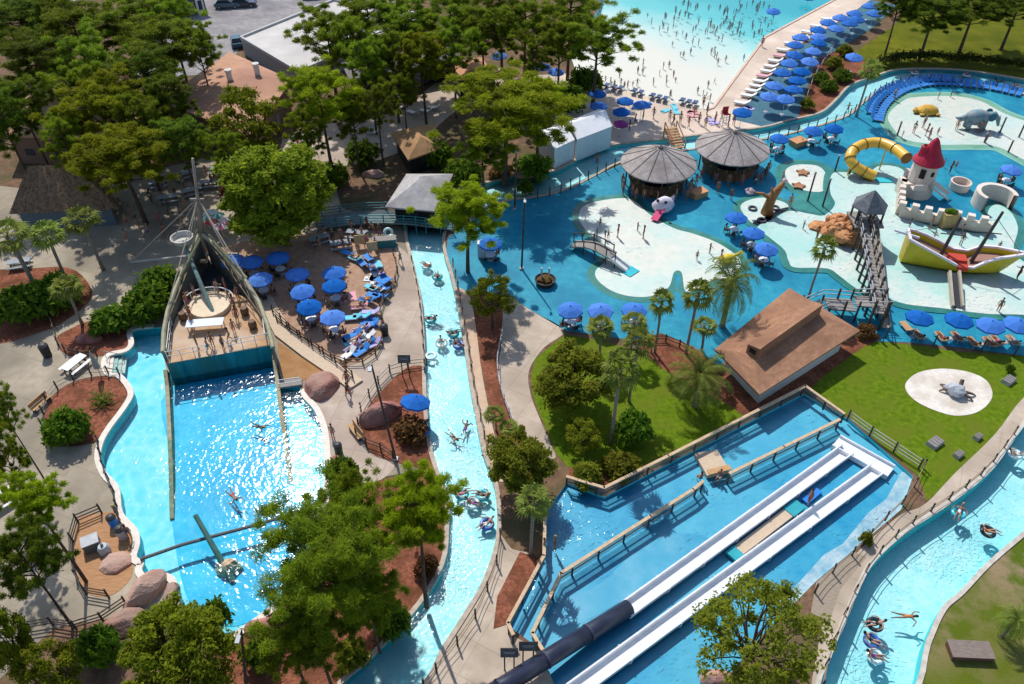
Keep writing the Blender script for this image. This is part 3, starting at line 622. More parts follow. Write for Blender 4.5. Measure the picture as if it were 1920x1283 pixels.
for t in [
 # pines of the dense wood, upper left
 ('dark0', 40, 40, 10, 95, 'dark pine crown filling the top left corner of the photo'),
 ('pine1', 140, 55, 10, 85, 'pine near the top edge, second in from the top left corner'),
 ('pine0', 240, 45, 10, 80, 'pine in front of the small dark house with white door frames'),
 ('pine2', 300, 85, 10, 80, 'pine just left of the brown flat roof with two white vents'),
 ('pine0', 372, 92, 9.5, 40, 'slim dark pine whose trunk crosses the end of the brown roof with vents'),
 ('dark1', 70, 115, 10, 70, 'dark pine at the left edge above the brown roof in the wood'),
 ('pine1', 160, 115, 10, 68, 'pine in the middle of the upper left wood'),
 ('dark0', 275, 140, 9.5, 62, 'dark pine behind the bright round-headed pine of the upper left wood'),
 ('dark1', 318, 185, 9, 45, 'dark pine against the near end of the brown roof with vents'),
 ('bright0', 195, 200, 9.5, 82, 'bright round-headed pine standing before the brown roof in the left wood'),
 ('bright1', 228, 292, 8.5, 92, 'broad bright pine with spreading arms beside the thatched hut'),
 ('pine2', 118, 262, 8.5, 42, 'small pine crown just above the thatched hut roof'),
 ('dark0', 5, 225, 10, 50, 'dark pine cut by the left edge above the thatched hut'),
 ('dark1', 340, 265, 8, 50, 'dark shaded pine in front of the doorway below the brown roof'),
 ('dark0', 100, 30, 10, 62, 'dark pine at the top edge, just right of the top left corner crown'),
 ('pine0', 318, 38, 10, 55, 'pine at the left of the small dark house by the car park'),
 ('dark1', 40, 195, 9.5, 55, 'dark pine over the left part of the brown lodge roof'),
 ('pine1', 145, 175, 9.5, 52, 'pine over the middle of the brown lodge roof'),
 ('pine2', 255, 225, 9, 48, 'pine over the right end of the brown lodge roof'),
 ('pine2', 655, 85, 10, 55, 'pine over the right end of the white flat roof'),
 ('pine0', 735, 100, 9.5, 50, 'pine over the middle of the long grey roof'),
 ('pine1', 850, 92, 9.5, 50, 'pine just left of the small orange roof'),
 ('pine2', 940, 15, 10, 58, 'pine at the top edge above the beach umbrellas seen between trunks'),
 ('pine0', 1050, 80, 9.5, 52, 'pine before the beach umbrellas at the left of the wave pool'),
 ('pine1', 1000, 105, 9, 40, 'short pine between the beach umbrellas and the largest bright pine'),
 ('shrub0', 485, 1225, 1.2, 34, 'shrub in the mulch below the lower end of the lagoon'),
 ('shrub1', 735, 1165, 1.2, 36, 'shrub in the mulch at the lower lazy river bank'),
 ('oliveshrub0', 660, 1225, 1.0, 36, 'olive shrub in the mulch near the bottom edge by the lazy river'),
 ('redshrub0', 800, 1060, .9, 26, 'reddish shrub on the lazy river bank below the foreground pine'),
 ('shrub0', 400, 1150, 1.3, 30, 'shrub at the lagoon rim beside the round dark tree'),
 ('shrub1', 180, 1210, 1.4, 40, 'shrub beside the broad red boulder at the lower left'),
 # oaks and pines between wood and river
 ('oak1', 470, 235, 6.5, 75, 'olive green broad tree in front of the brown roof with vents'),
 ('oak2', 518, 366, 6.2, 108, 'large loose green tree hanging over the umbrella terrace'),
 ('bright2', 600, 185, 10, 68, 'bright pine with bare trunk left of the striped white roof corner'),
 ('pine0', 612, 60, 10, 62, 'pine standing before the large white flat roof'),
 ('pine1', 690, 35, 10, 72, 'pine at the top edge right of the white flat roof'),
 ('pine2', 690, 120, 9.5, 40, 'small pine in the row before the long grey roof'),
 ('pine0', 760, 45, 10, 70, 'pine at the top edge over the long grey roof'),
 ('bright1', 790, 108, 9.5, 55, 'bright low pine in front of the long grey roof'),
 ('pine1', 845, 35, 10, 66, 'pine at the top edge above the small orange roof'),
 ('pine2', 905, 60, 9.5, 55, 'pine with open crown beside the small orange roof'),
 ('pine0', 985, 45, 10, 70, 'broad pine left of the wave pool, before the beach umbrellas'),
 ('pine2', 1070, 20, 10, 62, 'pine at the top edge at the corner of the wave pool'),
 ('pine1', 1120, 75, 9.5, 72, 'pine whose arms reach out over the wave pool'),
 ('pine1', 705, 195, 8, 40, 'small pine over the sunny path between the brown hut and grey roof'),
 ('pine2', 755, 170, 7, 32, 'smallest pine in the clearing by the pale loungers'),
 ('pine0', 660, 215, 7.5, 45, 'young pine left of the brown hut roof'),
 ('bright0', 945, 205, 9.5, 112, 'largest bright pine, right of the path and left of the white tents'),
 ('bright2', 1010, 190, 8.5, 55, 'pine touching the white tents on their left side'),
 ('pine2', 905, 285, 5.5, 50, 'low bushy pine under the largest bright pine'),
 ('bright1', 872, 395, 7.5, 76, 'bright pine over the bend of the lazy river by the grey pavilion'),
 # foreground
 ('near0', 622, 1050, 10, 136, 'big foreground pine hiding the lower right of the lagoon'),
 ('near1', 775, 955, 11, 82, 'bright foreground pine with dark trunk beside the lazy river'),
 ('pine2', 655, 940, 8, 62, 'pine at the edge of the lagoon behind the big foreground pine'),
 ('pine0', 540, 1200, 6, 70, 'lower foreground pine at the bottom between lagoon and lazy river'),
 ('oak0', 335, 1225, 5.5, 110, 'round dark green tree at the bottom edge below the red boulders'),
 ('near1', 66, 945, 9, 60, 'pine at the left edge over the pavement, near the orange deck'),
 ('dark0', 45, 1050, 8, 70, 'dark pine at the left edge beside the orange deck'),
 ('pine1', 5, 850, 8, 42, 'pine tip at the left edge level with the middle of the lagoon'),
 ('pine2', 0, 765, 8, 32, 'small pine tip at the left edge near the white tables'),
 ('oak1', 105, 1262, 4.0, 60, 'shaded tree in the bottom left corner'),
 ('oak0', 5, 1205, 6, 50, 'dark tree cut by the left edge near the bottom'),
 ('olive0', 975, 870, 3.4, 68, 'round olive tree between the lazy river and the splash pool corner'),
 ('olive0', 1076, 708, 3.4, 78, 'wide yellow green tree on the lawn beside the beige path'),
 ('oak1', 1092, 815, 1.8, 44, 'dark green bushy stand-in for the shaded side of the wide yellow green tree'),  # added crown, stands in for the shadow side of the wide tree above
 ('pine1', 690, 1125, 6.5, 68, 'low pine between the big foreground pine and the lazy river bank'),
 ('pine2', 590, 1190, 6.5, 75, 'low pine at the foot of the big foreground pine, bottom centre'),
 ('pine1', 425, 285, 7.5, 42, 'young pine beside the dark doorway under the brown roof'),
 ('pine2', 575, 250, 8, 40, 'slim pine over the sunny path left of the brown hut'),
 ('sparse0', 1420, 1190, 5.5, 142, 'sparse airy tree at the bottom in front of the white slides'),
 ('oak1', 922, 560, 3.6, 46, 'dense tree beside the lazy river at the top of the beige path'),
 ('dark1', 1755, 22, 7.5, 62, 'dark pine on the upper lawn left of its twin trunks'),
 ('dark0', 1830, 15, 7.5, 66, 'dark pine at the top edge of the upper lawn, right of centre'),
 ('dark1', 1690, 5, 8, 40, 'small dark pine at the end of the beach umbrella rows'),
 ('dark0', 1912, 8, 7, 55, 'dark pine in the top right corner'),
 # palms
 ('fan0', 1163, 690, 8.5, 40, 'tallest fan palm on the lawn, with a long pale trunk'),
 ('fan1', 1195, 640, 7, 32, 'fan palm just behind the tallest fan palm on the lawn'),
 ('fan1', 1130, 615, 4.5, 30, 'fan palm rising behind the wide yellow green tree'),
 ('fan0', 1243, 567, 6, 27, 'slim fan palm by the blue deck left of the two date palms'),
 ('fan1', 1190, 602, 4, 28, 'short fan palm under the third blue umbrella by the lawn'),
 ('fan0', 1308, 552, 7, 32, 'leaning fan palm left of the brown roofed building'),
 ('fan1', 1325, 612, 3, 28, 'low fan palm at the left corner of the brown roofed building'),
 ('date0', 1372, 535, 5, 58, 'feathery date palm shading the far side of the brown roofed building'),
 ('date0', 1315, 708, 3.4, 72, 'feathery date palm on the lawn before the brown roofed building'),
 ('fan0', 1545, 465, 6.5, 26, 'fan palm on the white wading pool edge beside the wooden bridge'),
 ('fan1', 998, 945, 6, 38, 'fan palm at the corner of the splash pool wall'),
 ('fan0', 1632, 132, 6.5, 24, 'fan palm beside the lazy river near the beach umbrellas'),
 ('fan1', 155, 415, 6, 38, 'fan palm in front of the thatched hut'),
 ('fan0', 85, 440, 6, 36, 'fan palm second from the left edge below the thatched hut'),
 ('fan1', 20, 445, 7, 48, 'fan palm at the left edge below the thatched hut'),
 ('fan0', 122, 540, 4.5, 34, 'fan palm at the right end of the large left planting bed'),
 ('date0', 1902, 1165, 2.0, 38, 'small palm on the dry grass by the right edge'),
 ('lemon0', 1225, 638, 1.6, 20, 'small yellow palm in the red mulch by the blue deck'),
 ('fan1', 930, 775, 2.2, 24, 'small fan palm in the mulch strip along the beige path'),
 ('fan0', 955, 800, 1.6, 22, 'smallest fan palm at the end of the mulch strip by the path'),
 # shrubs
 ('shrub0', 40, 570, 1.6, 62, 'big shrub in the left planting bed'),
 ('shrub1', 100, 545, 1.6, 45, 'shrub right of the big one in the left planting bed'),
 ('shrub0', 205, 600, 1.2, 42, 'dark shrub beside the far end of the lagoon'),
 ('shrub1', 270, 570, 1.5, 48, 'dark shrub against the left side of the shipwreck'),
 ('shrub0', 300, 530, 1.6, 45, 'shaded shrub behind the bow of the shipwreck'),
 ('shrub1', 118, 800, 1.4, 42, 'green shrub at the near end of the kidney shaped mulch bed'),
 ('spiky0', 188, 745, .8, 30, 'spiky plant in the kidney shaped mulch bed'),
 ('redshrub0', 770, 805, .9, 36, 'reddish shrub beneath the single tilted blue umbrella'),
 ('shrub0', 1190, 800, 1.5, 40, 'dark palmetto shrub behind the foot of the tall fan palm'),
 ('oliveshrub0', 1100, 890, .9, 32, 'low shrub at the corner of the splash pool wall'),
 ('oliveshrub0', 1165, 872, .8, 40, 'low shrub in the mulch along the splash pool wall'),
 ('shrub1', 640, 885, 1.4, 32, 'low green shrub between the small red rock and the foreground pine'),
 ('redshrub0', 1625, 620, .6, 22, 'dark red shrub at the corner of the brown roofed building'),
 ('topiary0', 1555, 160, .9, 18, 'bright round clipped bush beside the near beach umbrellas'),
 ('topiary0', 1540, 145, .9, 16, 'second clipped bush, just behind the bright round one'),
 ('topiary0', 1580, 140, .9, 20, 'clipped bush between the lone umbrella and the bright round one'),
 ('oliveshrub0', 1565, 118, .9, 18, 'loose bush at the middle of the clipped bush bed'),
 ('oliveshrub0', 1585, 95, .9, 17, 'loose bush at the far end of the clipped bush bed'),
 ('oliveshrub0', 1515, 195, .8, 14, 'small bush at the near corner of the clipped bush bed'),
 ('shrub0', 680, 285, 1.6, 35, 'dark shrub left of the brown hut roof'),
 ('shrub1', 820, 290, 1.6, 30, 'dark shrub right of the brown hut roof'),
 ('shrub1', 870, 325, 1.4, 36, 'dark shrub on the river bank below the largest bright pine'),
 ('shrub0', 1000, 310, 1.3, 38, 'green shrub beside the left white tent by the upper river'),
 ('redshrub0', 940, 320, .8, 26, 'reddish shrub on the upper river bank'),
 ('shrub1', 985, 352, .8, 16, 'small green shrub where the upper river bends'),
 ('shrub0', 1895, 690, .4, 9, 'tuft at the right side of the lawn by the umbrellas'),
 ('oliveshrub0', 1625, 1010, .6, 14, 'dark tuft among the posts by the beige riverside path'),
 ('shrub1', 1100, 150, 1.5, 32, 'dark green shrub at the left end of the beach'),
 ('shrub0', 1065, 185, 2.0, 36, 'tall dark shrub behind the white tents'),
 ('redshrub0', 440, 350, 1.3, 30, 'shaded shrub behind the mast'),
 ('shrub1', 620, 330, 1.3, 32, 'shaded shrub beside the river bridge'),
 ]:
    gr = GP if 'pine' in t[5] and t[0][:2] in ('pi', 'br', 'da', 'ne') else None
    plant(*t, group=gr)
# clipped hedge along the upper lazy river
hm = MB(); hroot = thing('hedge', 'long dark clipped hedge between the upper lawn and the lazy river', 'hedge', G(1770, 118))
hp = [G(x, y) for x, y in ((1650, 125), (1700, 116), (1760, 117), (1820, 121), (1880, 128), (1940, 136), (2000, 142))]
hcl = []
for q in resample(hp, 1.1): hcl.append((Vector(q) - hroot.location + Vector((random.uniform(-.3, .3), random.uniform(-.3, .5), .9)), (1.0, 1.0, .9), 230))
V, F = leaves(hcl, .2, 5, aspect=.5); leafobj('foliage', V, F, L_hedge, hroot)
# ================================================================ people
SKINS = [mat('skin_fair', (.42, .235, .16)), mat('skin_tan', (.30, .15, .09)), mat('skin_brown', (.14, .07, .042)), mat('skin_deep', (.09, .045, .03))]
HAIRS = [mat('hair_dark', (.02, .013, .01)), mat('hair_brown', (.07, .035, .02)), mat('hair_blond', (.40, .27, .11)), mat('hair_black', (.008, .007, .007))]
SUITS = [mat('swim_navy', (.015, .03, .12)), mat('swim_red', (.45, .03, .03)), mat('swim_black', (.012, .012, .015)), mat('swim_teal', (.02, .25, .30)), mat('swim_pink', (.60, .10, .25)), mat('swim_white', (.70, .70, .68)), mat('swim_orange', (.60, .20, .03)), mat('swim_purple', (.20, .05, .30)), mat('swim_lime', (.45, .65, .03))]
M_eye = mat('eye_dark', (.02, .015, .012))
def skinmesh(name, joints, edges, root, mats, sub=1):
    """one continuous surface grown round a skeleton"""
    names = list(joints); me = bpy.data.meshes.new(name)
    me.from_pydata([joints[n][0] for n in names], [(names.index(a), names.index(b)) for a, b in edges], [])
    ob = bpy.data.objects.new(name, me); COL.objects.link(ob)
    ob.modifiers.new('skin', 'SKIN')
    if not me.skin_vertices: me.skin_vertices.new()
    for i, nme in enumerate(names):
        r = joints[nme][1]; r = r if isinstance(r, tuple) else (r, r)
        me.skin_vertices[0].data[i].radius = r; me.skin_vertices[0].data[i].use_root = (nme == root)
    sb = ob.modifiers.new('sub', 'SUBSURF'); sb.levels = sub; sb.render_levels = sub
    dg = bpy.context.evaluated_depsgraph_get(); ev = ob.evaluated_get(dg)
    m2 = bpy.data.meshes.new_from_object(ev); bpy.data.objects.remove(ob); bpy.data.meshes.remove(me)
    m2.name = name; m2.materials.clear()
    for m in mats: m2.materials.append(m)
    m2.polygons.foreach_set('use_smooth', [True] * len(m2.polygons))
    return m2
POSE = {}
def P_(pel, bel, che, nec, hd, sh, el, wr, hn, hp, kn, an, to):
    return dict(pel=pel, bel=bel, che=che, nec=nec, hd=hd, sh=sh, el=el, wr=wr, hn=hn, hp=hp, kn=kn, an=an, to=to)
def sym(x, y, z): return ((-x, y, z), (x, y, z))
POSE['stand'] = P_((0, 0, .95), (0, 0, 1.10), (0, -.01, 1.30), (0, 0, 1.47), (0, .02, 1.62), sym(.17, -.01, 1.40), sym(.24, -.02, 1.13), sym(.25, .05, .88), sym(.24, .08, .79), sym(.09, 0, .89), sym(.10, .02, .48), sym(.10, -.02, .08), sym(.11, .13, .03))
POSE['walk'] = P_((0, 0, .93), (0, .01, 1.08), (0, .03, 1.28), (0, .05, 1.45), (0, .08, 1.60), sym(.17, .03, 1.38), ((-.23, -.10, 1.13), (.23, .12, 1.13)), ((-.23, -.04, .90), (.23, .30, 1.0)), ((-.22, -.01, .81), (.21, .38, 1.02)), sym(.09, 0, .87), ((-.10, .20, .50), (.10, .02, .46)), ((-.10, .24, .08), (.10, -.26, .14)), ((-.11, .40, .04), (.11, -.14, .03)))
POSE['wade'] = P_((0, 0, .95), (0, 0, 1.10), (0, 0, 1.30), (0, 0, 1.47), (0, .03, 1.62), sym(.17, 0, 1.40), sym(.40, .06, 1.24), ((-.52, .22, 1.10), (.56, .12, 1.22)), ((-.55, .30, 1.08), (.64, .15, 1.22)), sym(.10, 0, .89), ((-.13, .08, .48), (.12, .0, .48)), ((-.14, -.02, .08), (.13, -.06, .08)), ((-.16, .13, .03), (.15, .09, .03)))
POSE['sit'] = P_((0, 0, .52), (0, -.02, .67), (0, -.03, .87), (0, -.01, 1.03), (0, .02, 1.18), sym(.17, -.02, .96), sym(.23, .06, .72), ((-.15, .27, .60), (.18, .25, .60)), ((-.10, .34, .58), (.14, .33, .58)), sym(.09, .03, .50), sym(.12, .42, .50), sym(.11, .42, .10), sym(.12, .56, .04))
POSE['lounge'] = P_((0, 0, .44), (0, -.13, .53), (0, -.28, .66), (0, -.40, .78), (0, -.48, .90), sym(.17, -.34, .72), sym(.27, -.16, .58), sym(.25, .06, .50), sym(.23, .14, .48), sym(.09, .05, .43), ((-.12, .46, .56), (.11, .48, .44)), ((-.11, .82, .42), (.11, .90, .42)), ((-.12, .90, .54), (.12, .98, .54)))
POSE['float'] = P_((0, 0, .06), (0, -.14, .10), (0, -.32, .24), (0, -.46, .36), (0, -.54, .48), sym(.17, -.38, .30), sym(.42, -.28, .26), ((-.50, -.04, .26), (.52, -.08, .24)), ((-.50, .05, .24), (.53, .01, .20)), sym(.09, .06, .10), sym(.13, .44, .28), sym(.14, .80, .10), sym(.15, .92, .14))
POSE['swim'] = P_((0, 0, .0), (0, .15, .03), (0, .34, .05), (0, .50, .09), (0, .62, .15), sym(.17, .42, .05), ((-.40, .58, .02), (.34, .60, .04)), ((-.45, .82, .0), (.55, .44, -.02)), ((-.44, .92, -.02), (.62, .38, -.05)), sym(.09, -.04, -.01), sym(.13, -.46, -.06), ((-.16, -.82, .0), (.20, -.84, -.08)), ((-.17, -.96, .01), (.22, -.98, -.08)))
def human(pose, female):
    J = POSE[pose]; V = Vector; root = thing('person', '', 'person')
    h = V(J['hd']); nk = V(J['nec']); up = (h - nk).normalized(); ch = V(J['che']); be = V(J['bel']); pe = V(J['pel'])
    hips = .135 if female else .12; wa = .098 if female else .112
    jt = {'pel': (pe, (hips, .11)), 'bel': (be, (wa, .095)), 'che': (ch, (.135, .105)), 'nec': (nk, .055), 'jaw': (h - up * .05, (.068, .078)), 'skull': (h + up * .06, (.074, .088))}
    ed = [('pel', 'bel'), ('bel', 'che'), ('che', 'nec'), ('nec', 'jaw'), ('jaw', 'skull')]
    for s in (0, 1):
        for k, r in (('sh', .056), ('el', .042), ('wr', .030), ('hn', .030)): jt[k + str(s)] = (V(J[k][s]), r)
        for k, r in (('hp', .088), ('kn', .056), ('an', .040), ('to', .034)): jt[k + str(s)] = (V(J[k][s]), r)
        ed += [('che', 'sh%d' % s), ('sh%d' % s, 'el%d' % s), ('el%d' % s, 'wr%d' % s), ('wr%d' % s, 'hn%d' % s), ('pel', 'hp%d' % s), ('hp%d' % s, 'kn%d' % s), ('kn%d' % s, 'an%d' % s), ('an%d' % s, 'to%d' % s)]
    me = skinmesh('body', jt, ed, 'pel', [SKINS[0], M_eye])
    ob = bpy.data.objects.new('body', me); COL.objects.link(ob); ob.parent = root
    # fingers, nose, ears and eyes joined into the body surface
    x = MB(); fwd = V((0, 1, 0)); fwd = (fwd - up * fwd.dot(up)); fwd = fwd.normalized() if fwd.length > .1 else V((0, 0, -1)); rt = fwd.cross(up)
    for s in (0, 1):
        a = V(J['wr'][s]); b = V(J['hn'][s]); d = (b - a).normalized(); sd_ = d.cross(V((0, 0, 1))); sd_ = sd_.normalized() if sd_.length > .1 else V((0, 1, 0)); cu = sd_.cross(d) * (1 if s else -1)
        for i, ln in enumerate((.075, .085, .08, .062)):
            q = b + sd_ * (i - 1.5) * .017; x.tube([q - d * .02, q + d * ln * .55, q + d * ln + cu * .018], [.010, .009, .006], 5)
        q = a + d * .04 + sd_ * (-.026); x.tube([q, q - sd_ * .03 + d * .03, q - sd_ * .035 + d * .06], [.011, .010, .007], 5)
    x.tube([h + fwd * .08 + up * .03, h + fwd * .11 - up * .012], [.008, .016], 5)
    for s in (-1, 1): x.blob(h + rt * s * .078, (.012, .02, .03), 6, amp=0); x.blob(h + fwd * .078 + rt * s * .032 + up * .03, .011, 6, 1, amp=0)
    x.tube([h + fwd * .083 + rt * .025 - up * .045, h + fwd * .083 - rt * .025 - up * .045], .006, 4, 1)
    ex = x.build('features', [SKINS[0], M_eye])
    import bmesh
    bm = bmesh.new(); bm.from_mesh(me); bm.from_mesh(ex.data); bm.to_mesh(me); bm.free(); bpy.data.objects.remove(ex)
    # swimwear
    if female:
        sj = {'che': (ch, (.148, .118)), 'bel': (be, (wa * 1.08, .104)), 'pel': (pe, (hips * 1.08, .122))}; se = [('pel', 'bel'), ('bel', 'che')]
        for s in (0, 1): sj['hp%d' % s] = (V(J['hp'][s]).lerp(V(J['kn'][s]), .12), .094); se.append(('pel', 'hp%d' % s))
    else:
        sj = {'pel': (pe, (hips * 1.09, .122)), 'bel': (pe.lerp(be, .5), (.123, .108))}; se = [('pel', 'bel')]
        for s in (0, 1):
            sj['hp%d' % s] = (V(J['hp'][s]), .100); sj['th%d' % s] = (V(J['hp'][s]).lerp(V(J['kn'][s]), .7), .083); se += [('pel', 'hp%d' % s), ('hp%d' % s, 'th%d' % s)]
    sm = skinmesh('swimwear', sj, se, 'pel', [SUITS[0]]); o = bpy.data.objects.new('swimwear', sm); COL.objects.link(o); o.parent = root
    hb = MB(); hb.blob(h + up * .075 - fwd * .018, (.088, .098, .085), 10, 0, 3, .05)
    if female: hb.tube([h + up * .06 - fwd * .07, h - up * .06 - fwd * .10, h - up * .2 - fwd * .10], [.075, .06, .03], 7)
    hb.build('hair', HAIRS[0], root, smooth=True)
    return root
HUM = {}
RP = random.Random(99)
def person(pose, loc, rz, label, group=None, skin=None, suit=None, hair=None, fem=None, sc=1.):
    fem = RP.random() < .5 if fem is None else fem
    ms = {'body': [SKINS[RP.choice((0, 0, 1, 1, 2)) if skin is None else skin], None], 'swimwear': SUITS[RP.randrange(8) if suit is None else suit], 'hair': HAIRS[RP.randrange(4) if hair is None else hair]}
    key = (pose, fem)
    if key not in HUM:
        HUM[key] = r = human(pose, fem); r.location = loc; r.rotation_euler = (0, 0, rz); r.scale = (sc,) * 3; r['label'] = label
        if group: r['group'] = group
        for c in r.children: override(c, ms[c.name.split('.')[0]])
        return r
    return dup(HUM[key], loc, rz, sc * RP.uniform(.95, 1.04), label, group, ms)
def pp(pose, x, y, label, z=0., rz=None, group=None, **kw):
    return person(pose, G(x, y, z), RP.uniform(0, 6.28) if rz is None else rz, label, group, **kw)

# ================================================================ repeated furniture
M_umb = mat('blue_canvas', (.003, .145, .58), (.005, .175, .66), scale=2, rough=.8, spec=.1, trans=.15)
M_white = mat('white_plastic', (.78, .78, .76), (.70, .70, .68), scale=3, rough=.4)
M_dk = mat('dark_metal', (.035, .035, .04), rough=.5)
M_grey = mat('grey_metal', (.33, .34, .36), (.42, .43, .45), scale=3, rough=.45)
M_wood = mat('warm_wood', (.40, .22, .09), (.55, .33, .16), scale=3, rough=.7, stretch=(1, 6, 1))
M_post = mat('dark_post_wood', (.05, .04, .032), (.10, .08, .065), scale=4, rough=.9)
M_rope = mat('rope', (.22, .17, .12), (.30, .24, .17), scale=6, rough=.95)
M_bl = mat('blue_sling', (.012, .17, .55), (.02, .22, .62), scale=3, rough=.7)
M_towel = [mat('towel_white', (.75, .75, .76)), mat('towel_blue', (.03, .22, .62)), mat('towel_aqua', (.15, .55, .68)), mat('towel_pink', (.70, .35, .38)), mat('towel_lilac', (.45, .40, .68))]
_n = M_umb.node_tree.nodes; _l = M_umb.node_tree.links; _hs = _n.new('ShaderNodeHueSaturation'); _oi = _n.new('ShaderNodeObjectInfo'); _mr = _n.new('ShaderNodeMapRange'); _mr.inputs[3].default_value = .72; _mr.inputs[4].default_value = 1.15
_ms = _n.new('ShaderNodeMapRange'); _ms.inputs[3].default_value = 1.0; _ms.inputs[4].default_value = .86
_src = _n['Principled BSDF'].inputs['Base Color'].links[0].from_socket; _l.new(_oi.outputs['Random'], _mr.inputs[0]); _l.new(_oi.outputs['Random'], _ms.inputs[0]); _l.new(_mr.outputs[0], _hs.inputs['Value']); _l.new(_ms.outputs[0], _hs.inputs['Saturation']); _l.new(_src, _hs.inputs['Color']); _l.new(_hs.outputs[0], _n['Principled BSDF'].inputs['Base Color'])
for _x in _n:
    if _x.type == 'BSDF_TRANSLUCENT': _l.new(_hs.outputs[0], _x.inputs[0])
def umbrella_proto():
    r = thing('sun_umbrella', '', 'umbrella'); c = MB(); N = 8
    for i in range(N):
        a0 = 2 * PI * i / N; a1 = 2 * PI * (i + 1) / N
        for (r0, z0), (r1, z1) in (((.05, 2.62), (.65, 2.42)), ((.65, 2.42), (1.22, 2.10))):
            c.add([(r0 * math.cos(a0), r0 * math.sin(a0), z0), (r1 * math.cos(a0), r1 * math.sin(a0), z1), (r1 * math.cos(a1), r1 * math.sin(a1), z1), (r0 * math.cos(a1), r0 * math.sin(a1), z0)], [(0, 1, 2, 3)])
        c.add([(1.22 * math.cos(a0), 1.22 * math.sin(a0), 2.10), (1.23 * math.cos(a0), 1.23 * math.sin(a0), 1.95), (1.23 * math.cos(a1), 1.23 * math.sin(a1), 1.95), (1.22 * math.cos(a1), 1.22 * math.sin(a1), 2.10)], [(0, 1, 2, 3)])
    c.build('canopy', M_umb, r)
    p = MB(); p.tube([(0, 0, 0), (0, 0, 2.6)], .028, 6); p.build('pole', M_white, r)
    b = MB(); b.lathe([(0, .10), (.06, .10), (.28, .06), (.30, 0)], n=12); b.build('base', M_grey, r)
    f = MB(); f.lathe([(.05, 2.60), (.06, 2.68), (0, 2.74)], n=8); f.build('finial', M_umb, r)
    s = MB()
    for i in range(N): a = 2 * PI * i / N; s.tube([(0, 0, 2.25), (.62 * math.cos(a), .62 * math.sin(a), 2.40)], .010, 3); s.tube([(.05 * math.cos(a), .05 * math.sin(a), 2.58), (.66 * math.cos(a), .66 * math.sin(a), 2.40), (1.2 * math.cos(a), 1.2 * math.sin(a), 2.08)], .010, 3)
    s.build('ribs', M_white, r)
    return r
import bmesh
UMB = []
def umbrella(x, y, label, group, z=2.25, base=0., sc=1., tilt=None):
    g = G(x, y, z + base); loc = (g.x, g.y, base)
    if not UMB:
        UMB.append(umbrella_proto()); r = UMB[0]; r.location = loc; r['label'] = label; r['group'] = group; r.rotation_euler.z = .2; r.scale = (sc,) * 3
    else: r = dup(UMB[0], loc, RP.uniform(0, .7), sc, label, group)

    r.rotation_euler.x = RP.gauss(0, .035); r.rotation_euler.y = RP.gauss(0, .035)
    if tilt: r.rotation_euler = (tilt[0], tilt[1], .3)
    return r
def lounger_proto():
    r = thing('sun_lounger', '', 'lounger'); m = MB()
    m.box((0, .35, .34), (.62, 1.25, .05)); m.build('seat', M_white, r)
    b = MB(); b.box((0, -.52, .54), (.62, .66, .05), rx=math.radians(-38)); b.build('backrest', M_white, r)
    f = MB()
    for s in (-1, 1): f.beam((s * .33, .98, .31), (s * .33, -.30, .31), .04, .05); f.beam((s * .33, -.30, .31), (s * .33, -.78, .72), .04, .04)
    f.build('frame', M_grey, r)
    for sx in (-1, 1):
        for y in (.85, -.35): q = MB(); q.beam((sx * .33, y, .30), (sx * .33, y, 0), .04, .04); q.build('leg', M_grey, r)
    return r
LNG = []; rw0 = random.Random(17)
def lounger(x, y, rz, label, group, fab=None, z=0., sc=1.):
    fab = fab or M_white; ms = {'seat': fab, 'backrest': fab}
    if not LNG:
        LNG.append(lounger_proto()); r = LNG[0]; r.location = G(x, y, z); r.rotation_euler.z = rz; r['label'] = label; r['group'] = group; r.scale = (sc,) * 3
        for c in r.children:
            if c.name.split('.')[0] in ms: override(c, fab)
        return r
    return dup(LNG[0], G(x, y, z), rz, sc, label, group, ms)
def chair_proto():
    r = thing('patio_chair', '', 'chair'); m = MB(); m.box((0, 0, .43), (.46, .46, .04)); m.build('seat', M_grey, r)
    b = MB(); b.box((0, -.23, .70), (.44, .03, .46), rx=.15); b.build('backrest', M_grey, r)
    for sx in (-1, 1):
        for sy in (-1, 1): q = MB(); q.beam((sx * .2, sy * .2, .42), (sx * .22, sy * .22, 0), .03, .03); q.build('leg', M_dk, r)
    return r
def table_proto():
    r = thing('patio_table', '', 'table'); m = MB(); m.lathe([(0, .74), (.50, .74), (.52, .72), (.50, .70), (0, .70)], n=16); m.build('table_top', M_white, r)
    q = MB(); q.lathe([(.05, .70), (.05, .06), (.26, .03), (.28, 0)], n=8); q.build('leg', M_dk, r)
    return r
CH = []; TB = []
def chair(loc, rz, label, group, m=None):
    ms = {'seat': m, 'backrest': m} if m else None
    if not CH:
        CH.append(chair_proto()); r = CH[0]; r.location = loc; r.rotation_euler.z = rz; r['label'] = label; r['group'] = group; return r
    return dup(CH[0], loc, rz, 1, label, group, ms)
def table(loc, label, group, m=None):
    if not TB:
        TB.append(table_proto()); r = TB[0]; r.location = loc; r['label'] = label; r['group'] = group; return r
    return dup(TB[0], loc, RP.uniform(0, 1), 1, label, group, {'table_top': m} if m else None)
def dining(u, where, group, n=4, m=None, people=0, base=0.):
    """table and chairs below one umbrella"""
    L = u.location; t = Vector((L.x, L.y, base))
    table(t, 'table under the ' + where, 'tables under the blue umbrellas')
    a0 = RP.uniform(0, 1.5)
    for i in range(n):
        a = a0 + i * 2 * PI / n; q = t + Vector((math.cos(a), math.sin(a), 0)) * .86
        chair(q, a + PI / 2, 'chair under the blue ' + where, 'chairs under the ' + where, m)
        if i < people: person('sit', q + Vector((0, 0, -.05)), a + PI / 2, 'person seated under the ' + where, 'people under the ' + where)
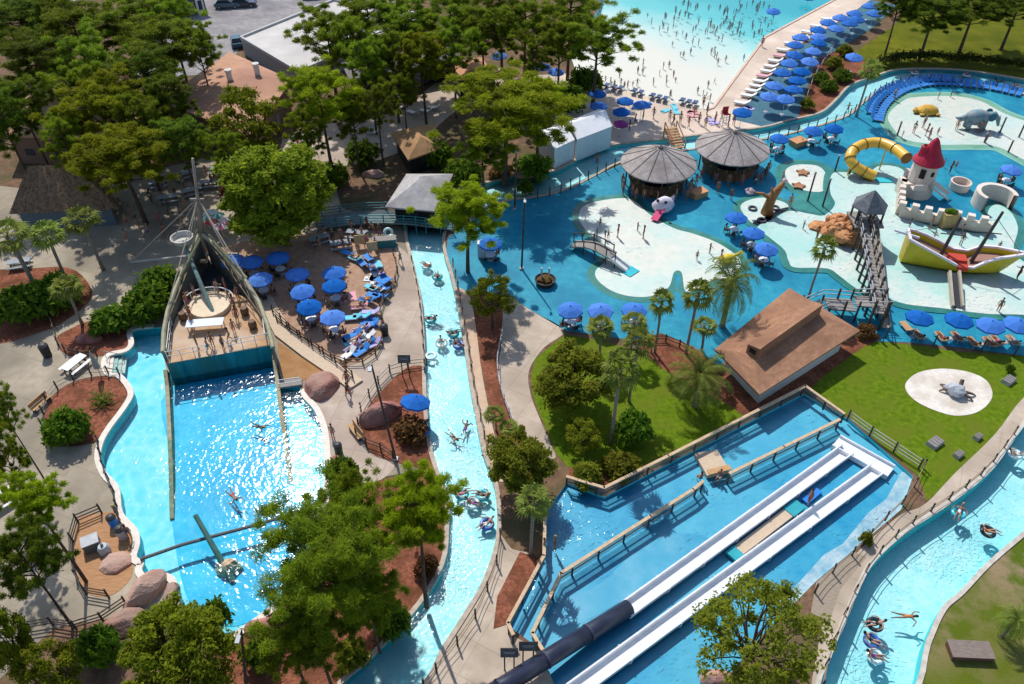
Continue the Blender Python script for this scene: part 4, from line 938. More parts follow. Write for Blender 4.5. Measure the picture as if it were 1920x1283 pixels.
def ordn(i): return ('first', 'second', 'third', 'fourth', 'fifth', 'sixth', 'seventh', 'eighth', 'ninth', 'tenth', 'eleventh', 'twelfth', 'thirteenth', 'fourteenth', 'fifteenth', 'sixteenth', 'seventeenth', 'eighteenth', 'nineteenth', 'twentieth')[i]
GU = 'blue sun umbrellas'
TER = [(470, 489, 'umbrella of the terrace nearest the mast, beside the ship wall', 2), (437, 487, 'umbrella half hidden behind the ship wall of the terrace', 0), (488, 521, 'terrace umbrella right above the stern rail of the ship', 3), (520, 481, 'shaded umbrella beneath the loose green tree', 1), (556, 513, 'umbrella at the tree side in the middle of the terrace', 3), (568, 544, 'umbrella touching the brightest pair on the terrace', 2), (626, 510, 'rear umbrella of the overlapping pair on the terrace', 2), (625, 535, 'front umbrella of the overlapping pair on the terrace', 3), (578, 573, 'bright umbrella second nearest to the terrace rail', 3), (622, 594, 'bright umbrella at the near end of the terrace', 4)]
for x, y, s, npl in TER:
    u = umbrella(x, y, 'blue ' + s, 'blue umbrellas on the terrace', base=.036); dining(u, s, GU, 4, M_dk, npl, .036)
umbrella(770, 760, 'single tilted blue umbrella in the red mulch by the lazy river', GU, sc=1.05, tilt=(-.18, .22))
for x, y, s, npl in [(1072, 578, 'first umbrella from the left above the beige path', 3), (1127, 580, 'middle umbrella of three by the round wading pool', 4), (1190, 580, 'umbrella behind the short fan palm', 2), (1382, 407, 'farthest of three umbrellas between the wading pools', 2), (1415, 436, 'middle of three umbrellas between the wading pools', 3), (1438, 464, 'nearest of three umbrellas between the wading pools', 3), (1462, 258, 'umbrella right of the round huts', 2), (1527, 243, 'umbrella left in the pair by the upper lazy river', 1), (1565, 239, 'umbrella right in the pair by the upper lazy river', 2), (1897, 316, 'umbrella at the right edge beyond the castle', 3), (919, 455, 'umbrella beside the white lockers under the pine', 1)]:
    u = umbrella(x, y, 'blue ' + s, GU); dining(u, s, GU, 4, M_dk, npl, .016)
for i, (x, y) in enumerate([(1726, 597), (1801, 601), (1862, 611), (1907, 608)]):
    u = umbrella(x, y, 'blue umbrella by the lawn edge, %s from the left of four' % ordn(i), 'blue umbrellas along the lawn edge', sc=1.05)
    for j in (-1, 1):
        q = u.location + Vector((j * .75 - .3, -.3, 0)); r = dup(LNG[0], q, .2, 1, 'tan lounger %s the %s umbrella of the lawn edge row' % ('left below' if j < 0 else 'right below', ordn(i)), 'loungers along the lawn edge', {'seat': M_wood, 'backrest': M_wood}) if LNG else lounger(1700, 620, .2, 'tan lounger left below the first umbrella of the lawn edge row', 'loungers along the lawn edge', M_wood)
        if not (i == 0 and j < 0): person('lounge', q + Vector((0, 0, -.05)), .2, 'person lying on the %s lounger under the %s lawn edge umbrella' % ('left' if j < 0 else 'right', ordn(i)), 'people under the lawn edge umbrellas')
ROWF = [(1392, 211), (1442, 181), (1452, 161), (1467, 137), (1481, 119), (1488, 103), (1492, 85), (1502, 71), (1534, 57), (1553, 43), (1577, 34), (1603, 26), (1632, 12)]
ROWB = [(1473, 186), (1489, 169), (1496, 152), (1504, 135), (1518, 115), (1525, 97), (1534, 81), (1536, 70), (1568, 54), (1593, 45), (1606, 37), (1638, 26)]
for i, (x, y) in enumerate(ROWF): umbrella(x, y, 'blue umbrella, %s from the near end of the row beside the white loungers' % ordn(i), 'blue umbrellas in two rows by the wave pool', sc=1.08)
for i, (x, y) in enumerate(ROWB): umbrella(x, y, 'blue umbrella, %s from the near end of the row beside the clipped bushes' % ordn(i), 'blue umbrellas in two rows by the wave pool', sc=1.08)
umbrella(1601, 107, 'lone blue umbrella on the grass behind the clipped bushes', GU, sc=1.08)
for x, y, s in [(1120, 174, 'farthest left of five beach umbrellas'), (1122, 197, 'beach umbrella next to the white tents'), (1172, 188, 'beach umbrella in the middle of five, above another'), (1166, 208, 'nearest beach umbrella, above the purple one'), (1203, 195, 'rightmost of five beach umbrellas'), (937, 103, 'umbrella left of three seen between pine trunks'), (1018, 124, 'umbrella in the middle of three seen between pine trunks'), (1042, 133, 'umbrella right of three seen between pine trunks')]:
    umbrella(x, y, 'blue ' + s, 'blue umbrellas on the beach')
for x, y, s in [(1449, 30, 'nearer blue umbrella standing in the wave pool'), (1514, 4, 'farther blue umbrella standing in the wave pool')]:
    umbrella(x, y, s, GU, z=1.3, base=-1.2)
pu = umbrella(1164, 226, 'purple umbrella between the beach umbrellas and the tents', GU, sc=.85)
for c in pu.children:
    if c.name.startswith(('canopy', 'finial')): override(c, mat('purple_canvas', (.22, .02, .16), rough=.7))
# beach loungers: along the pool deck, and in front of the beach umbrellas
ROWL = [(1392, 198), (1404, 184), (1412, 175), (1420, 166), (1426, 157), (1433, 147), (1440, 138), (1446, 129), (1454, 119), (1464, 109), (1470, 98), (1484, 86), (1500, 75), (1516, 64), (1532, 53), (1552, 40)]
for i, (x, y) in enumerate(ROWL): lounger(x, y, 1.15, '%s lounger, %s from the near end of the row along the wave pool deck' % ('pale pink' if i in (5, 9) else 'white', ordn(i)), 'loungers along the wave pool deck', M_towel[3] if i in (5, 9) else M_white, sc=1.25)
for i, (x, y) in enumerate([(1112, 160), (1124, 160), (1136, 165), (1150, 168), (1162, 170), (1188, 175), (1200, 178), (1222, 184), (1234, 187), (1246, 190), (1278, 193), (1290, 196), (1302, 198)]):
    lounger(x, y, -.4, 'dark blue lounger on the beach, %s from the left' % ordn(i), 'dark loungers on the beach', mat('navy_sling', (.03, .06, .16), (.08, .12, .25), scale=3))
# curved rows of blue loungers round the upper wading pool
GBL = 'blue loungers packed round the upper wading pool'
pA = curve([(1640, 232), (1648, 205), (1668, 183), (1700, 166), (1745, 158), (1800, 160), (1860, 167), (1925, 182)], 8, 0, False); pB = curve([(1628, 218), (1640, 195), (1662, 174), (1695, 161), (1745, 153), (1800, 155)], 8, 0, False)
for rowi, pth in ((0, pA), (1, pB)):
    pts = resample(pth, .86)
    for i in range(1, len(pts) - 1):
        t = (pts[i + 1] - pts[i - 1]); q = pts[i]
        dup(LNG[0], q, math.atan2(t.y, t.x) + PI + RP.uniform(-.08, .08), 1, 'blue lounger packed in the curved row round the upper wading pool', GBL, {'seat': M_bl, 'backrest': M_bl})
# terrace loungers with towels and people
for i, (x, y, rz, tm, who) in enumerate([(668, 490, 1.0, 2, 1), (682, 500, .6, 1, 0), (700, 508, .4, 1, 1), (715, 516, .5, 4, 1), (718, 534, .9, 1, 0), (710, 548, 1.0, 0, 1), (704, 560, 1.1, 1, 0), (690, 568, 1.2, 1, 1), (676, 580, 1.7, 3, 1), (682, 597, 1.6, 2, 0), (680, 622, 1.9, 4, 1), (690, 636, 2.1, 0, 0), (672, 640, 2.2, 0, 1), (664, 655, 2.4, 4, 1), (690, 650, 2.3, 1, 1)]):
    cn = ('white', 'blue', 'aqua', 'pink', 'lilac')[tm]
    lounger(x, y, rz, '%s covered lounger on the terrace edge, %s from the far end' % (cn, ordn(i)), 'loungers on the terrace', M_towel[tm], .036)
    if who: person('lounge', G(x, y, 0), rz, 'person lying on the %s lounger from the far end of the terrace' % ordn(i), 'sunbathers on the terrace')
for i, (x, y) in enumerate([(752, 205), (775, 215), (800, 212), (815, 205), (700, 252), (740, 190)]):
    lounger(x, y, .8 + i * .2, 'pale lounger in the clearing among the pines, %s of six' % ordn(i), 'pale loungers among the pines', M_white)
for i, (x, y, rz, tm) in enumerate([(694, 490, .7, 1), (712, 504, .4, 2), (727, 528, .8, 1), (722, 545, .9, 1), (700, 545, 1.0, 2), (716, 560, 1.1, 1), (698, 590, 1.6, 4), (664, 600, 1.7, 2), (696, 612, 1.8, 1), (664, 632, 2.1, 1), (702, 650, 2.2, 4), (655, 668, 2.5, 0), (680, 662, 2.4, 1), (655, 480, 1.0, 1)]):
    lounger(x, y, rz, '%s covered lounger wedged into the crowded terrace row, %s from the far end' % (('white', 'blue', 'aqua', 'pink', 'lilac')[tm], ordn(i)), 'loungers on the terrace', M_towel[tm], .036)
for i in range(26):
    x, y = [(x_ + rw0.uniform(-12, 12), y_ + rw0.uniform(-6, 6)) for x_, y_ in [((1130, 172), (1200, 200), (1260, 205), (1300, 215), (1400, 205), (690, 520), (700, 600), (660, 640), (650, 560), (1330, 230))[i % 10]]][0]
    cn = ('white', 'blue', 'aqua', 'pink', 'lilac')[i % 5]; m = MB(); m.box((0, 0, .06), (.75, 1.5, .05)); m.box((.1, .5, .12), (.4, .3, .12)); o = m.build('beach_towel', M_towel[i % 5]); o.location = G(x, y, .03); o.rotation_euler.z = rw0.uniform(0, 6.28); tag(o, '%s towel spread on the %s' % (cn, 'terrace floor' if x < 800 else 'sand by the beach loungers'), 'towel', 'spread beach towels')
# inner tubes
def torus(R, r, n=20, k=8):
    m = MB(); m.tube([(R * math.cos(2 * PI * i / n), R * math.sin(2 * PI * i / n), 0) for i in range(n)], r, k, closed=True); return m
M_tube = [mat('clear_tube', (.62, .80, .82), rough=.2, spec=.6), mat('aqua_tube', (.05, .45, .52), rough=.25, spec=.6), mat('blue_tube', (.03, .12, .45), rough=.3, spec=.6), mat('dark_tube', (.03, .04, .05), rough=.3)]
TUBE = torus(.42, .15).build('inner_tube', M_tube[0], smooth=True); TUBE_USED = [False]
def tube(loc, m, label, group='inner tubes'):
    if not TUBE_USED[0]: o = TUBE; TUBE_USED[0] = True
    else: o = TUBE.copy(); COL.objects.link(o)
    o.location = loc; tag(o, label, 'inner tube', group); override(o, M_tube[m]); return o
WR = -.14
RIV = [(800, 500, 'float', 0, 'left of two below the river bridge'), (820, 520, 'float', 1, 'right of two below the river bridge'), (808, 600, 'float', 1, 'level with the near end of the terrace'), (850, 627, 'float', 1, 'at the right bank, in front of the group'), (828, 646, 'float', 0, 'left in the group of the middle river'), (860, 648, 'float', 2, 'right in the group of the middle river'), (850, 820, 'swim', None, 'left of the two dark swimmers mid river'), (873, 804, 'swim', None, 'right of the two dark swimmers mid river'), (866, 928, 'float', 1, 'leftmost of four near the foreground pine'), (886, 945, 'float', 0, 'centre of four near the foreground pine'), (913, 984, 'float', 2, 'nearest of four by the right bank'), (905, 930, 'float', 1, 'farthest right of four near the foreground pine'),
       (1120, 300, 'wade', None, 'in the upper river by the white tents'), (1590, 205, 'wade', None, 'in the upper river by the palm'), (1715, 138, 'float', 0, 'first from the left in the far river bend'), (1745, 147, 'float', 0, 'second from the left in the far river bend'), (1812, 142, 'float', 0, 'in the middle of the far river bend'), (1872, 155, 'float', 1, 'at the right of the far river bend'), (1905, 165, 'float', 3, 'at the right edge of the far river bend'),
       (1797, 963, 'float', 1, 'topmost in the right hand river'), (1852, 998, 'float', 3, 'near the far bank of the right hand river'), (1903, 853, 'float', 0, 'at the right edge of the right hand river'), (1698, 1156, 'swim', None, 'stretched out alone in the right hand river'), (1640, 1172, 'float', 3, 'farthest of three together in the right hand river'), (1634, 1203, 'float', 2, 'middle of three together in the right hand river'), (1640, 1232, 'float', 0, 'nearest of three together in the right hand river')]
for x, y, po, tb, s in RIV:
    z = WR if po != 'wade' else -.95
    g = G(x, y, WR); g.z = z
    person(po, g + Vector((0, 0, .04)), RP.uniform(0, 6.28), 'person %s %s' % ({'float': 'floating in a tube', 'swim': 'swimming', 'wade': 'standing'}[po], s), 'people in the lazy river')
    if tb is not None: tube((g.x, g.y, WR + .06), tb, '%s inner tube carrying the person %s' % (('clear', 'aqua', 'blue', 'dark')[tb], s))
tube(G(808, 668, WR + .05), 0, 'empty white inner tube drifting by the left bank of the lazy river')
for i, (x, y) in enumerate([(728, 436), (734, 449)]):
    t_ = tube(G(x, y, .5), 0, 'white inner tube hung upright by the bridge, %s of the two' % ('upper', 'lower')[i]); t_.rotation_euler = (1.2, 0, .2)
for i, (x, y) in enumerate([(790, 800), (796, 808)]):
    tube(G(x, y, .2 + .2 * i), 2 * i and 2, '%s inner tube left in the mulch under the tilted umbrella' % ('white', 'blue')[i])
pp('swim', 485, 800, 'swimmer in the deep part of the lagoon near the ship', -.12, suit=2)
pp('swim', 437, 930, 'red suited swimmer in the middle of the lagoon', -.12, suit=1)
# walkers and idlers
for x, y, po, s in [(648, 703, 'walk', 'first of three walking down the walkway past the red rock'), (652, 722, 'walk', 'second of three walking down the walkway past the red rock'), (654, 745, 'walk', 'third of three walking down the walkway past the red rock'), (625, 822, 'stand', 'standing beside the lagoon coping in pink'), (752, 496, 'walk', 'walking by the upper end of the terrace wall'), (720, 622, 'stand', 'standing with a bag outside the terrace wall'), (1020, 1035, 'stand', 'left of two standing in the shade at the splash pool wall'), (1040, 1030, 'stand', 'right of two standing in the shade at the splash pool wall'), (1312, 905, 'sit', 'sitting on the left of the tan platform'), (1348, 900, 'sit', 'sitting on the right of the tan platform'), (1428, 88, 'stand', 'standing on the corner of the wave pool deck'), (1515, 945, 'stand', 'in red standing between the white slides'), (245, 1010, 'stand', 'standing on the orange deck'), (225, 975, 'stand', 'in blue at the lagoon edge of the orange deck'),
                  (1870, 585, 'stand', 'standing in the wading pool below the ship bow'), (1905, 525, 'wade', 'wading at the right of the yellow ship'), (1640, 410, 'stand', 'standing on the wading pool left of the castle wall')]:
    pp(po, x, y, 'person ' + s, 0.0 if po != 'sit' else -.2, suit=4 if 'pink' in s else (1 if 'red' in s else (0 if 'blue' in s else None)))
for i, (x, y) in enumerate([(1125, 425), (1119, 446), (1134, 450), (1140, 449), (1158, 445), (1195, 433), (1206, 447), (1330, 475), (1306, 487), (1350, 492)]): pp('wade' if i % 2 else 'stand', x, y, 'bather playing in the round wading pool', .04, group='people in the round wading pool', sc=RP.choice((.62, .7, 1.)))
for i, (x, y) in enumerate([(1690, 260), (1712, 250), (1730, 240), (1735, 255), (1757, 253), (1792, 245), (1758, 186), (1782, 182), (1847, 268), (1835, 250), (1870, 232), (1740, 262), (1675, 188)]): pp('stand', x, y, 'person standing in the upper wading pool', .04, group='people in the upper wading pool', sc=RP.choice((.65, 1., 1.)))
for i, (x, y) in enumerate([(1705, 425), (1742, 430), (1802, 438), (1712, 452), (1764, 425), (1800, 460), (1750, 448), (1640, 545), (1530, 450), (1505, 430), (1640, 470), (1780, 325), (1790, 318), (1768, 312), (1870, 470)]): pp('wade' if i % 3 == 0 else 'stand', x, y, 'person playing in the castle wading pool', .1, group='people in the castle wading pool', sc=RP.choice((.65, .7, 1.)))
for i, (x, y) in enumerate([(1480, 388), (1370, 375), (1345, 362), (1340, 345), (1436, 330), (1425, 345), (1465, 345)]): pp('stand', x, y, 'person on the blue deck between the huts and the wading pools', .02, group='people on the blue deck near the huts')
for i in range(16):
    a = PI + (i + .5) * PI / 16; c = G(1235, 306, 2.9); c.z = 0; r = 4.1 + RP.uniform(-.2, .7); pp_ = c + Vector((r * math.cos(a), r * math.sin(a), 0)); person('stand', pp_, RP.uniform(0, 6.28), 'person crowding round the bar of the left round hut', 'people at the left round hut')
for i in range(8):
    a = PI + (i + .5) * PI / 8; c = G(1373, 277, 2.9); c.z = 0; r = 4.2 + RP.uniform(-.2, .6); pp_ = c + Vector((r * math.cos(a), r * math.sin(a), 0)); person('stand', pp_, RP.uniform(0, 6.28), 'person at the bar of the right round hut', 'people at the right round hut')
# the wave pool crowd
def inw(x, y):
    g = G(x, y); return inside(g.x, g.y, wavepool)
rw = random.Random(4); n_ = 0; spots = []
man = [(1206, 118), (1196, 134), (1205, 136), (1244, 124), (1255, 121), (1237, 137), (1263, 140), (1250, 145), (1267, 150), (1249, 157), (1300, 72), (1311, 74), (1335, 91), (1345, 100), (1347, 112), (1362, 106), (1396, 102), (1308, 173), (1325, 180), (1328, 160), (1340, 150), (1319, 192), (1331, 188)]
spots += man
while len(spots) < 125:
    if rw.random() < .62 or len(spots) < 30: cx_, cy_ = rw.gauss(1345, 62), rw.gauss(38, 28)
    x = rw.gauss(cx_, 7); y = rw.gauss(cy_, 4)
    if 1215 < x < 1520 and -4 < y < 105 and inw(x, y + 4) and x + y * .7 < 1510: spots.append((x, y))
for i in range(14):
    x = rw.uniform(1130, 1320); spots.append((x, 150 + (x - 1130) * .20 + rw.uniform(-14, 10)))
WP = []
for x, y in spots:
    g = G(x, y); z = max(-1.15, wz(g.x, g.y)); g = G(x, y, max(z, -.1)); 
    WP.append((rw.choice(('stand', 'wade', 'stand', 'walk')), (g.x, g.y, z), rw.uniform(0, 6.28), rw.choice((.7, .7, .66, .5))))
WP.sort(key=lambda t: t[1][1])
for po, lc, rz, sc in WP[:85]: person(po, lc, rz, 'bather standing in the water of the wave pool', 'bathers in the wave pool', sc=sc)
import bmesh
bm = bmesh.new()
for po, lc, rz, sc in WP[85:]:
    src = HUM[(po, rw.random() < .5 and (po, True) in HUM)] if (po, False) in HUM else HUM[(po, True)]
    for c in src.children:
        k0 = len(bm.verts); f0 = len(bm.faces); bm.from_mesh(c.data); bm.verts.ensure_lookup_table(); bm.faces.ensure_lookup_table()
        M_ = Matrix.Translation(lc) @ Matrix.Rotation(rz, 4, 'Z') @ Matrix.Scale(sc, 4); mi = {'body': rw.choice((0, 1)), 'swimwear': rw.choice((2, 3, 4)), 'hair': 5}[c.name.split('.')[0]]
        for v in bm.verts[k0:]: v.co = M_ @ v.co
        for f in bm.faces[f0:]: f.material_index = mi
cme = bpy.data.meshes.new('far_crowd'); bm.to_mesh(cme); bm.free()
for mm_ in (SKINS[1], SKINS[2], SUITS[0], SUITS[1], SUITS[2], HAIRS[0]): cme.materials.append(mm_)
fc = bpy.data.objects.new('far_crowd', cme); COL.objects.link(fc); fc['kind'] = 'stuff'; fc['label'] = 'far crowd of bathers in the turquoise part of the wave pool'; fc['category'] = 'crowd'
for i, (x, y) in enumerate([(1255, 228), (1262, 236), (1275, 232), (1300, 222), (1310, 232), (1290, 240), (1340, 232), (1352, 226), (1365, 238), (1375, 235), (1325, 215), (1318, 200), (1322, 240), (1190, 235), (1205, 228), (1225, 222), (1180, 245)]): pp('walk' if i % 2 else 'stand', x, y, 'person on the sand between the beach and the huts', .02, group='people on the sand')
# people under the trees, upper left plaza and the shady tables behind the terrace
for i, (x, y) in enumerate([(690, 432), (700, 440), (712, 446), (680, 447), (668, 455), (655, 462), (640, 450), (625, 455), (645, 470), (610, 448), (600, 470), (660, 437), (690, 462), (705, 470), (270, 335), (295, 345), (310, 360), (330, 370), (345, 350), (390, 335), (400, 350), (410, 345), (285, 380), (250, 410), (262, 430), (280, 445), (240, 455), (320, 400), (340, 410), (560, 275), (580, 262), (600, 270), (615, 285), (640, 255), (660, 262), (230, 395), (240, 425), (300, 420), (350, 395), (372, 405), (310, 445), (345, 430)]):
    pp('walk' if i % 2 else 'stand', x, y, 'person in the shade under the trees', .02, group='people under the trees')
# ================================================================ buildings
M_shing = mat('brown_shingles', (.27, .135, .075), (.385, .205, .12), scale=1.8, rough=.9, stretch=(1, 1, 6), third=(.24, .12, .07), detail=8, bump=.3, bscale=7)
M_pinkroof = mat('pinkish_roof', (.42, .22, .14), (.50, .28, .18), scale=.7, rough=.9, third=(.36, .19, .13))
M_thatch = mat('grey_shakes', (.31, .27, .255), (.46, .41, .385), scale=3, rough=.95, bump=.6, bscale=12, third=(.27, .235, .22))
M_straw = mat('brown_thatch', (.15, .095, .055), (.27, .18, .115), scale=3, rough=1, bump=.8, bscale=12)
M_wallp = mat('pale_wall', (.55, .54, .50), (.62, .61, .57), scale=1.5, rough=.8)
M_stone = mat('castle_plaster', (.70, .60, .51), (.78, .69, .60), scale=1.6, rough=.85, third=(.60, .50, .42), bump=.2, bscale=6)
M_whiteroof = mat('white_membrane', (.50, .47, .44), (.60, .565, .53), scale=.5, rough=.8, third=(.42, .39, .37), detail=8)
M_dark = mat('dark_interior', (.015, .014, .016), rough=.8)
M_boards = mat('grey_boards', (.20, .185, .17), (.33, .30, .27), scale=4, rough=.9, stretch=(1, 5, 1))
M_planks = mat('pale_planks', (.50, .38, .27), (.62, .49, .36), scale=3, rough=.85, stretch=(1, 7, 1, .7))
def quadbox(mb, base, top, mi=0):
    k = len(base); mb.add(list(base) + list(top), [tuple(range(k, 2 * k))] + [(i, (i + 1) % k, k + (i + 1) % k, k + i) for i in range(k)], mi)
def hip(name, label, cat, eaves_px, ez, rz, inset, rm, wm, ov=.6, ridge_in=.25, monitor=False, thick=.18, walls=True, openings=True):
    """hipped building from its four eave corners (photo order: A,B along one end, then C,D); ridge runs AB-mid to DC-mid"""
    A, B, C, D = [G(x, y, ez) for x, y in eaves_px]; cen = (A + B + C + D) / 4
    r = thing(name, label, cat, (cen.x, cen.y, 0)); o = r.location
    m1 = (A + B) / 2; m2 = (D + C) / 2; R1 = m1.lerp(m2, ridge_in); R2 = m2.lerp(m1, ridge_in); R1.z = R2.z = rz
    mb = MB(); dz = Vector((0, 0, thick))
    mb.add([A, B, C, D, R1, R2, A - dz, B - dz, C - dz, D - dz], [(1, 0, 4), (2, 1, 4, 5), (3, 2, 5), (0, 3, 5, 4), (0, 1, 7, 6), (1, 2, 8, 7), (2, 3, 9, 8), (3, 0, 6, 9), (6, 7, 8, 9)])
    roof = mb.build('roof', rm, r, o)
    if walls:
        w = [p.lerp(cen, ov / (p - cen).length) for p in (A, B, C, D)]
        ww = MB(); quadbox(ww, [Vector((p.x, p.y, -.05)) for p in w], [Vector((p.x, p.y, ez - .02)) for p in w]); ww.build('wall', wm, r, o)
        # doors and windows on the two sides towards the camera
        for a, b in ((w[1], w[2]), (w[2], w[3])) if openings else ():
            d = (b - a); L = d.length; d.normalize(); n = Vector((d.y, -d.x, 0)); n = n if n.dot((a + b) / 2 - cen) > 0 else -n; az = math.atan2(d.y, d.x)
            k = max(1, int(L / 3.2))
            for i in range(k):
                q = a.lerp(b, (i + .5) / k); q.z = 0
                if i % 3 == 1:
                    dm = MB(); dm.box(q + n * .04 + Vector((0, 0, 1.05)), (.95, .08, 2.1), az); dm.build('door', mat('grey_door', (.18, .20, .21)), r, o)
                else:
                    wm_ = MB(); wm_.box(q + n * .03 + Vector((0, 0, 1.6)), (1.1, .08, .8), az); wm_.build('window', mat('dark_glass', (.03, .04, .05), rough=.1), r, o)
    return r, (A, B, C, D, R1, R2)
hb, (A, B, C, D, R1, R2) = hip('roofed_building', 'building with hipped brown shingle roof and a raised ridge box on the lawn', 'building', ((1480, 540), (1613, 620), (1424, 740), (1340, 655)), 2.4, 3.2, 0, M_shing, M_wallp, ov=1.4, ridge_in=.16, openings=False)
# raised box along the ridge
d = (R2 - R1).normalized(); nrm = Vector((d.y, -d.x, 0)); mb = MB()
a0 = R1 - d * .2; b0 = R2 + d * .2
base = [a0 + nrm * .6, b0 + nrm * .6, b0 - nrm * .6, a0 - nrm * .6]
base = [Vector((p.x, p.y, 2.5)) for p in base]; top = [Vector((p.x, p.y, 4.0)) for p in base]; top[2].z = top[3].z = 4.25
quadbox(mb, base, top); mb.build('ridge_box', M_shing, hb, hb.location)
op = MB(); e_ = (base[1] + base[2]) / 2 + d * .03; op.box(Vector((e_.x, e_.y, 3.6)), (.6, .06, .45), math.atan2(d.y, d.x) + PI / 2); op.build('louvre', M_dark, hb, hb.location)
wd_ = MB(); wa_ = (B.lerp(C, .62)); wc_ = wa_ + ((A + D) / 2 - (B + C) / 2).normalized() * 1.36; wd_.box(Vector((wc_.x, wc_.y, 1.1)), (3.2, .1, 2.15), math.atan2((C - B).y, (C - B).x)); wd_.build('open_front', M_dark, hb, hb.location)
def hut(cx, cy, rpx, label):
    c = G(cx, cy, 2.9); R = rpx * mpp(cx, cy, 2.9); r = thing('round_hut', label, 'hut', (c.x, c.y, 0), 0, 'round bar huts'); m = MB(); n = 24
    m.lathe([(R, 2.78), (R, 2.92), (R * .5, 3.95), (R * .12, 4.75), (0, 4.95)], n=n); 
    m.lathe([(R, 2.78), (0, 2.9)], n=n)
    rf = m.build('roof', M_thatch, r)
    rd = MB()
    for i in range(12):
        a = 2 * PI * i / 12 + .1; rd.tube([(R * 1.0 * math.cos(a), R * 1.0 * math.sin(a), 2.96), (R * .5 * math.cos(a), R * .5 * math.sin(a), 4.0), (R * .1 * math.cos(a), R * .1 * math.sin(a), 4.83)], .035, 4)
    rd.build('hip_ridge', mat('dark_shakes', (.15, .13, .125)), rf)
    cap = MB(); cap.lathe([(.35, 4.75), (.3, 5.05), (0, 5.25)], n=8); cap.build('cap', mat('dark_shakes'  , (.15, .13, .125)), rf)
    b = MB(); b.lathe([(R * .70, 0), (R * .70, 1.05), (R * .76, 1.05), (R * .76, 1.13), (R * .55, 1.13), (R * .55, 0)], n=20); b.build('counter', mat('bar_wood', (.14, .07, .03), (.22, .12, .06), scale=3), r)
    k = MB(); k.lathe([(R * .28, 0), (R * .28, 2.85)], n=10); k.build('core', M_dark, r)
    for i in range(8):
        a = 2 * PI * i / 8; p = MB(); p.tube([(R * .82 * math.cos(a), R * .82 * math.sin(a), 0), (R * .82 * math.cos(a), R * .82 * math.sin(a), 3.1)], .09, 6); p.build('post', M_post, r)
    lg = MB()
    for i in range(9): a = PI + i * PI / 9 + .2; lg.box((R * .68 * math.cos(a), R * .68 * math.sin(a), 1.25), (.2, .2, .25)); 
    lg.build('bar_stock', mat('bar_stock', (.35, .25, .10), (.10, .20, .08), scale=5), r)
    return r
hut(1235, 306, 71, 'left round bar hut with conical grey shingle roof on the blue deck')
hut(1373, 277, 69, 'right round bar hut with conical grey shingle roof on the blue deck')
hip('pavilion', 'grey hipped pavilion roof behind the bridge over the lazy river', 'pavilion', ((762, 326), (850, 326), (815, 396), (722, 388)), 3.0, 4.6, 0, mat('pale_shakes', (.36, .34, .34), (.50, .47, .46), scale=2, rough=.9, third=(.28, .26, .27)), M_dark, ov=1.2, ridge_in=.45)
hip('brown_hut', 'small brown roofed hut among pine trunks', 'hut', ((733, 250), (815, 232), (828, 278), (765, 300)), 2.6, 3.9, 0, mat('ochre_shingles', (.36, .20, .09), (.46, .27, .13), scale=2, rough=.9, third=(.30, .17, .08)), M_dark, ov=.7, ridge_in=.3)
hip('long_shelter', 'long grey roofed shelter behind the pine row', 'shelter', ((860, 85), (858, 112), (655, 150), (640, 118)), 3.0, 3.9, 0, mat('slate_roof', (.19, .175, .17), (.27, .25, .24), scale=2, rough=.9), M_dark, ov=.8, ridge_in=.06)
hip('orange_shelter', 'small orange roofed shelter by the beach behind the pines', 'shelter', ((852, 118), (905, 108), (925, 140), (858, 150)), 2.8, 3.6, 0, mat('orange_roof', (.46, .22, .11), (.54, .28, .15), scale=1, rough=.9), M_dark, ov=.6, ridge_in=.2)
hip('brown_hall', 'large pinkish brown roofed hall with two white roof vents', 'building', ((430, 97), (548, 150), (470, 255), (300, 190)), 4.2, 5.0, 0, M_pinkroof, mat('brown_wall', (.16, .10, .07)), ov=.8, ridge_in=.3)
hall = bpy.data.objects['brown_hall']
for x, y in ((432, 140), (483, 128)):
    g = G(x, y + 12, 4.7); v = MB(); v.lathe([(.38, 4.5), (.38, 6.0), (.46, 6.0), (.46, 6.25), (0, 6.45)], (g.x, g.y, 0), n=12); v.build('roof_vent', M_white, hall, hall.location)
hip('brown_lodge', 'brown roofed lodge half hidden beneath the bright pines at the left', 'building', ((45, 158), (275, 180), (250, 262), (0, 255)), 4.0, 5.6, 0, mat('tan_roof', (.33, .19, .105), (.43, .27, .16), scale=1, rough=.95), mat('brown_wall', (.16, .10, .07)), ov=.8, ridge_in=.25)
# big flat white roof
fr = thing('flat_roofed_building', 'long building with a huge white flat roof and grey parapet', 'building', G(620, 80)); q4 = [G(x, y, 2.6) for x, y in ((452, 72), (625, 2), (800, 30), (560, 136))]
m = MB(); quadbox(m, [Vector((p.x, p.y, 0)) for p in q4], [Vector((p.x, p.y, 2.58)) for p in q4]); m.build('wall', mat('grey_wall', (.30, .30, .32)), fr, fr.location)
m = MB(); m.add([Vector((p.x, p.y, 2.6)) for p in q4], [(3, 2, 1, 0)]); m.build('roof', M_whiteroof, fr, fr.location)
pr = MB()
for a, b in zip(q4, q4[1:] + q4[:1]): pr.beam(a + Vector((0, 0, .1)), b + Vector((0, 0, .1)), .3, .45)
pr.build('parapet', mat('parapet_grey', (.48, .47, .47)), fr, fr.location)
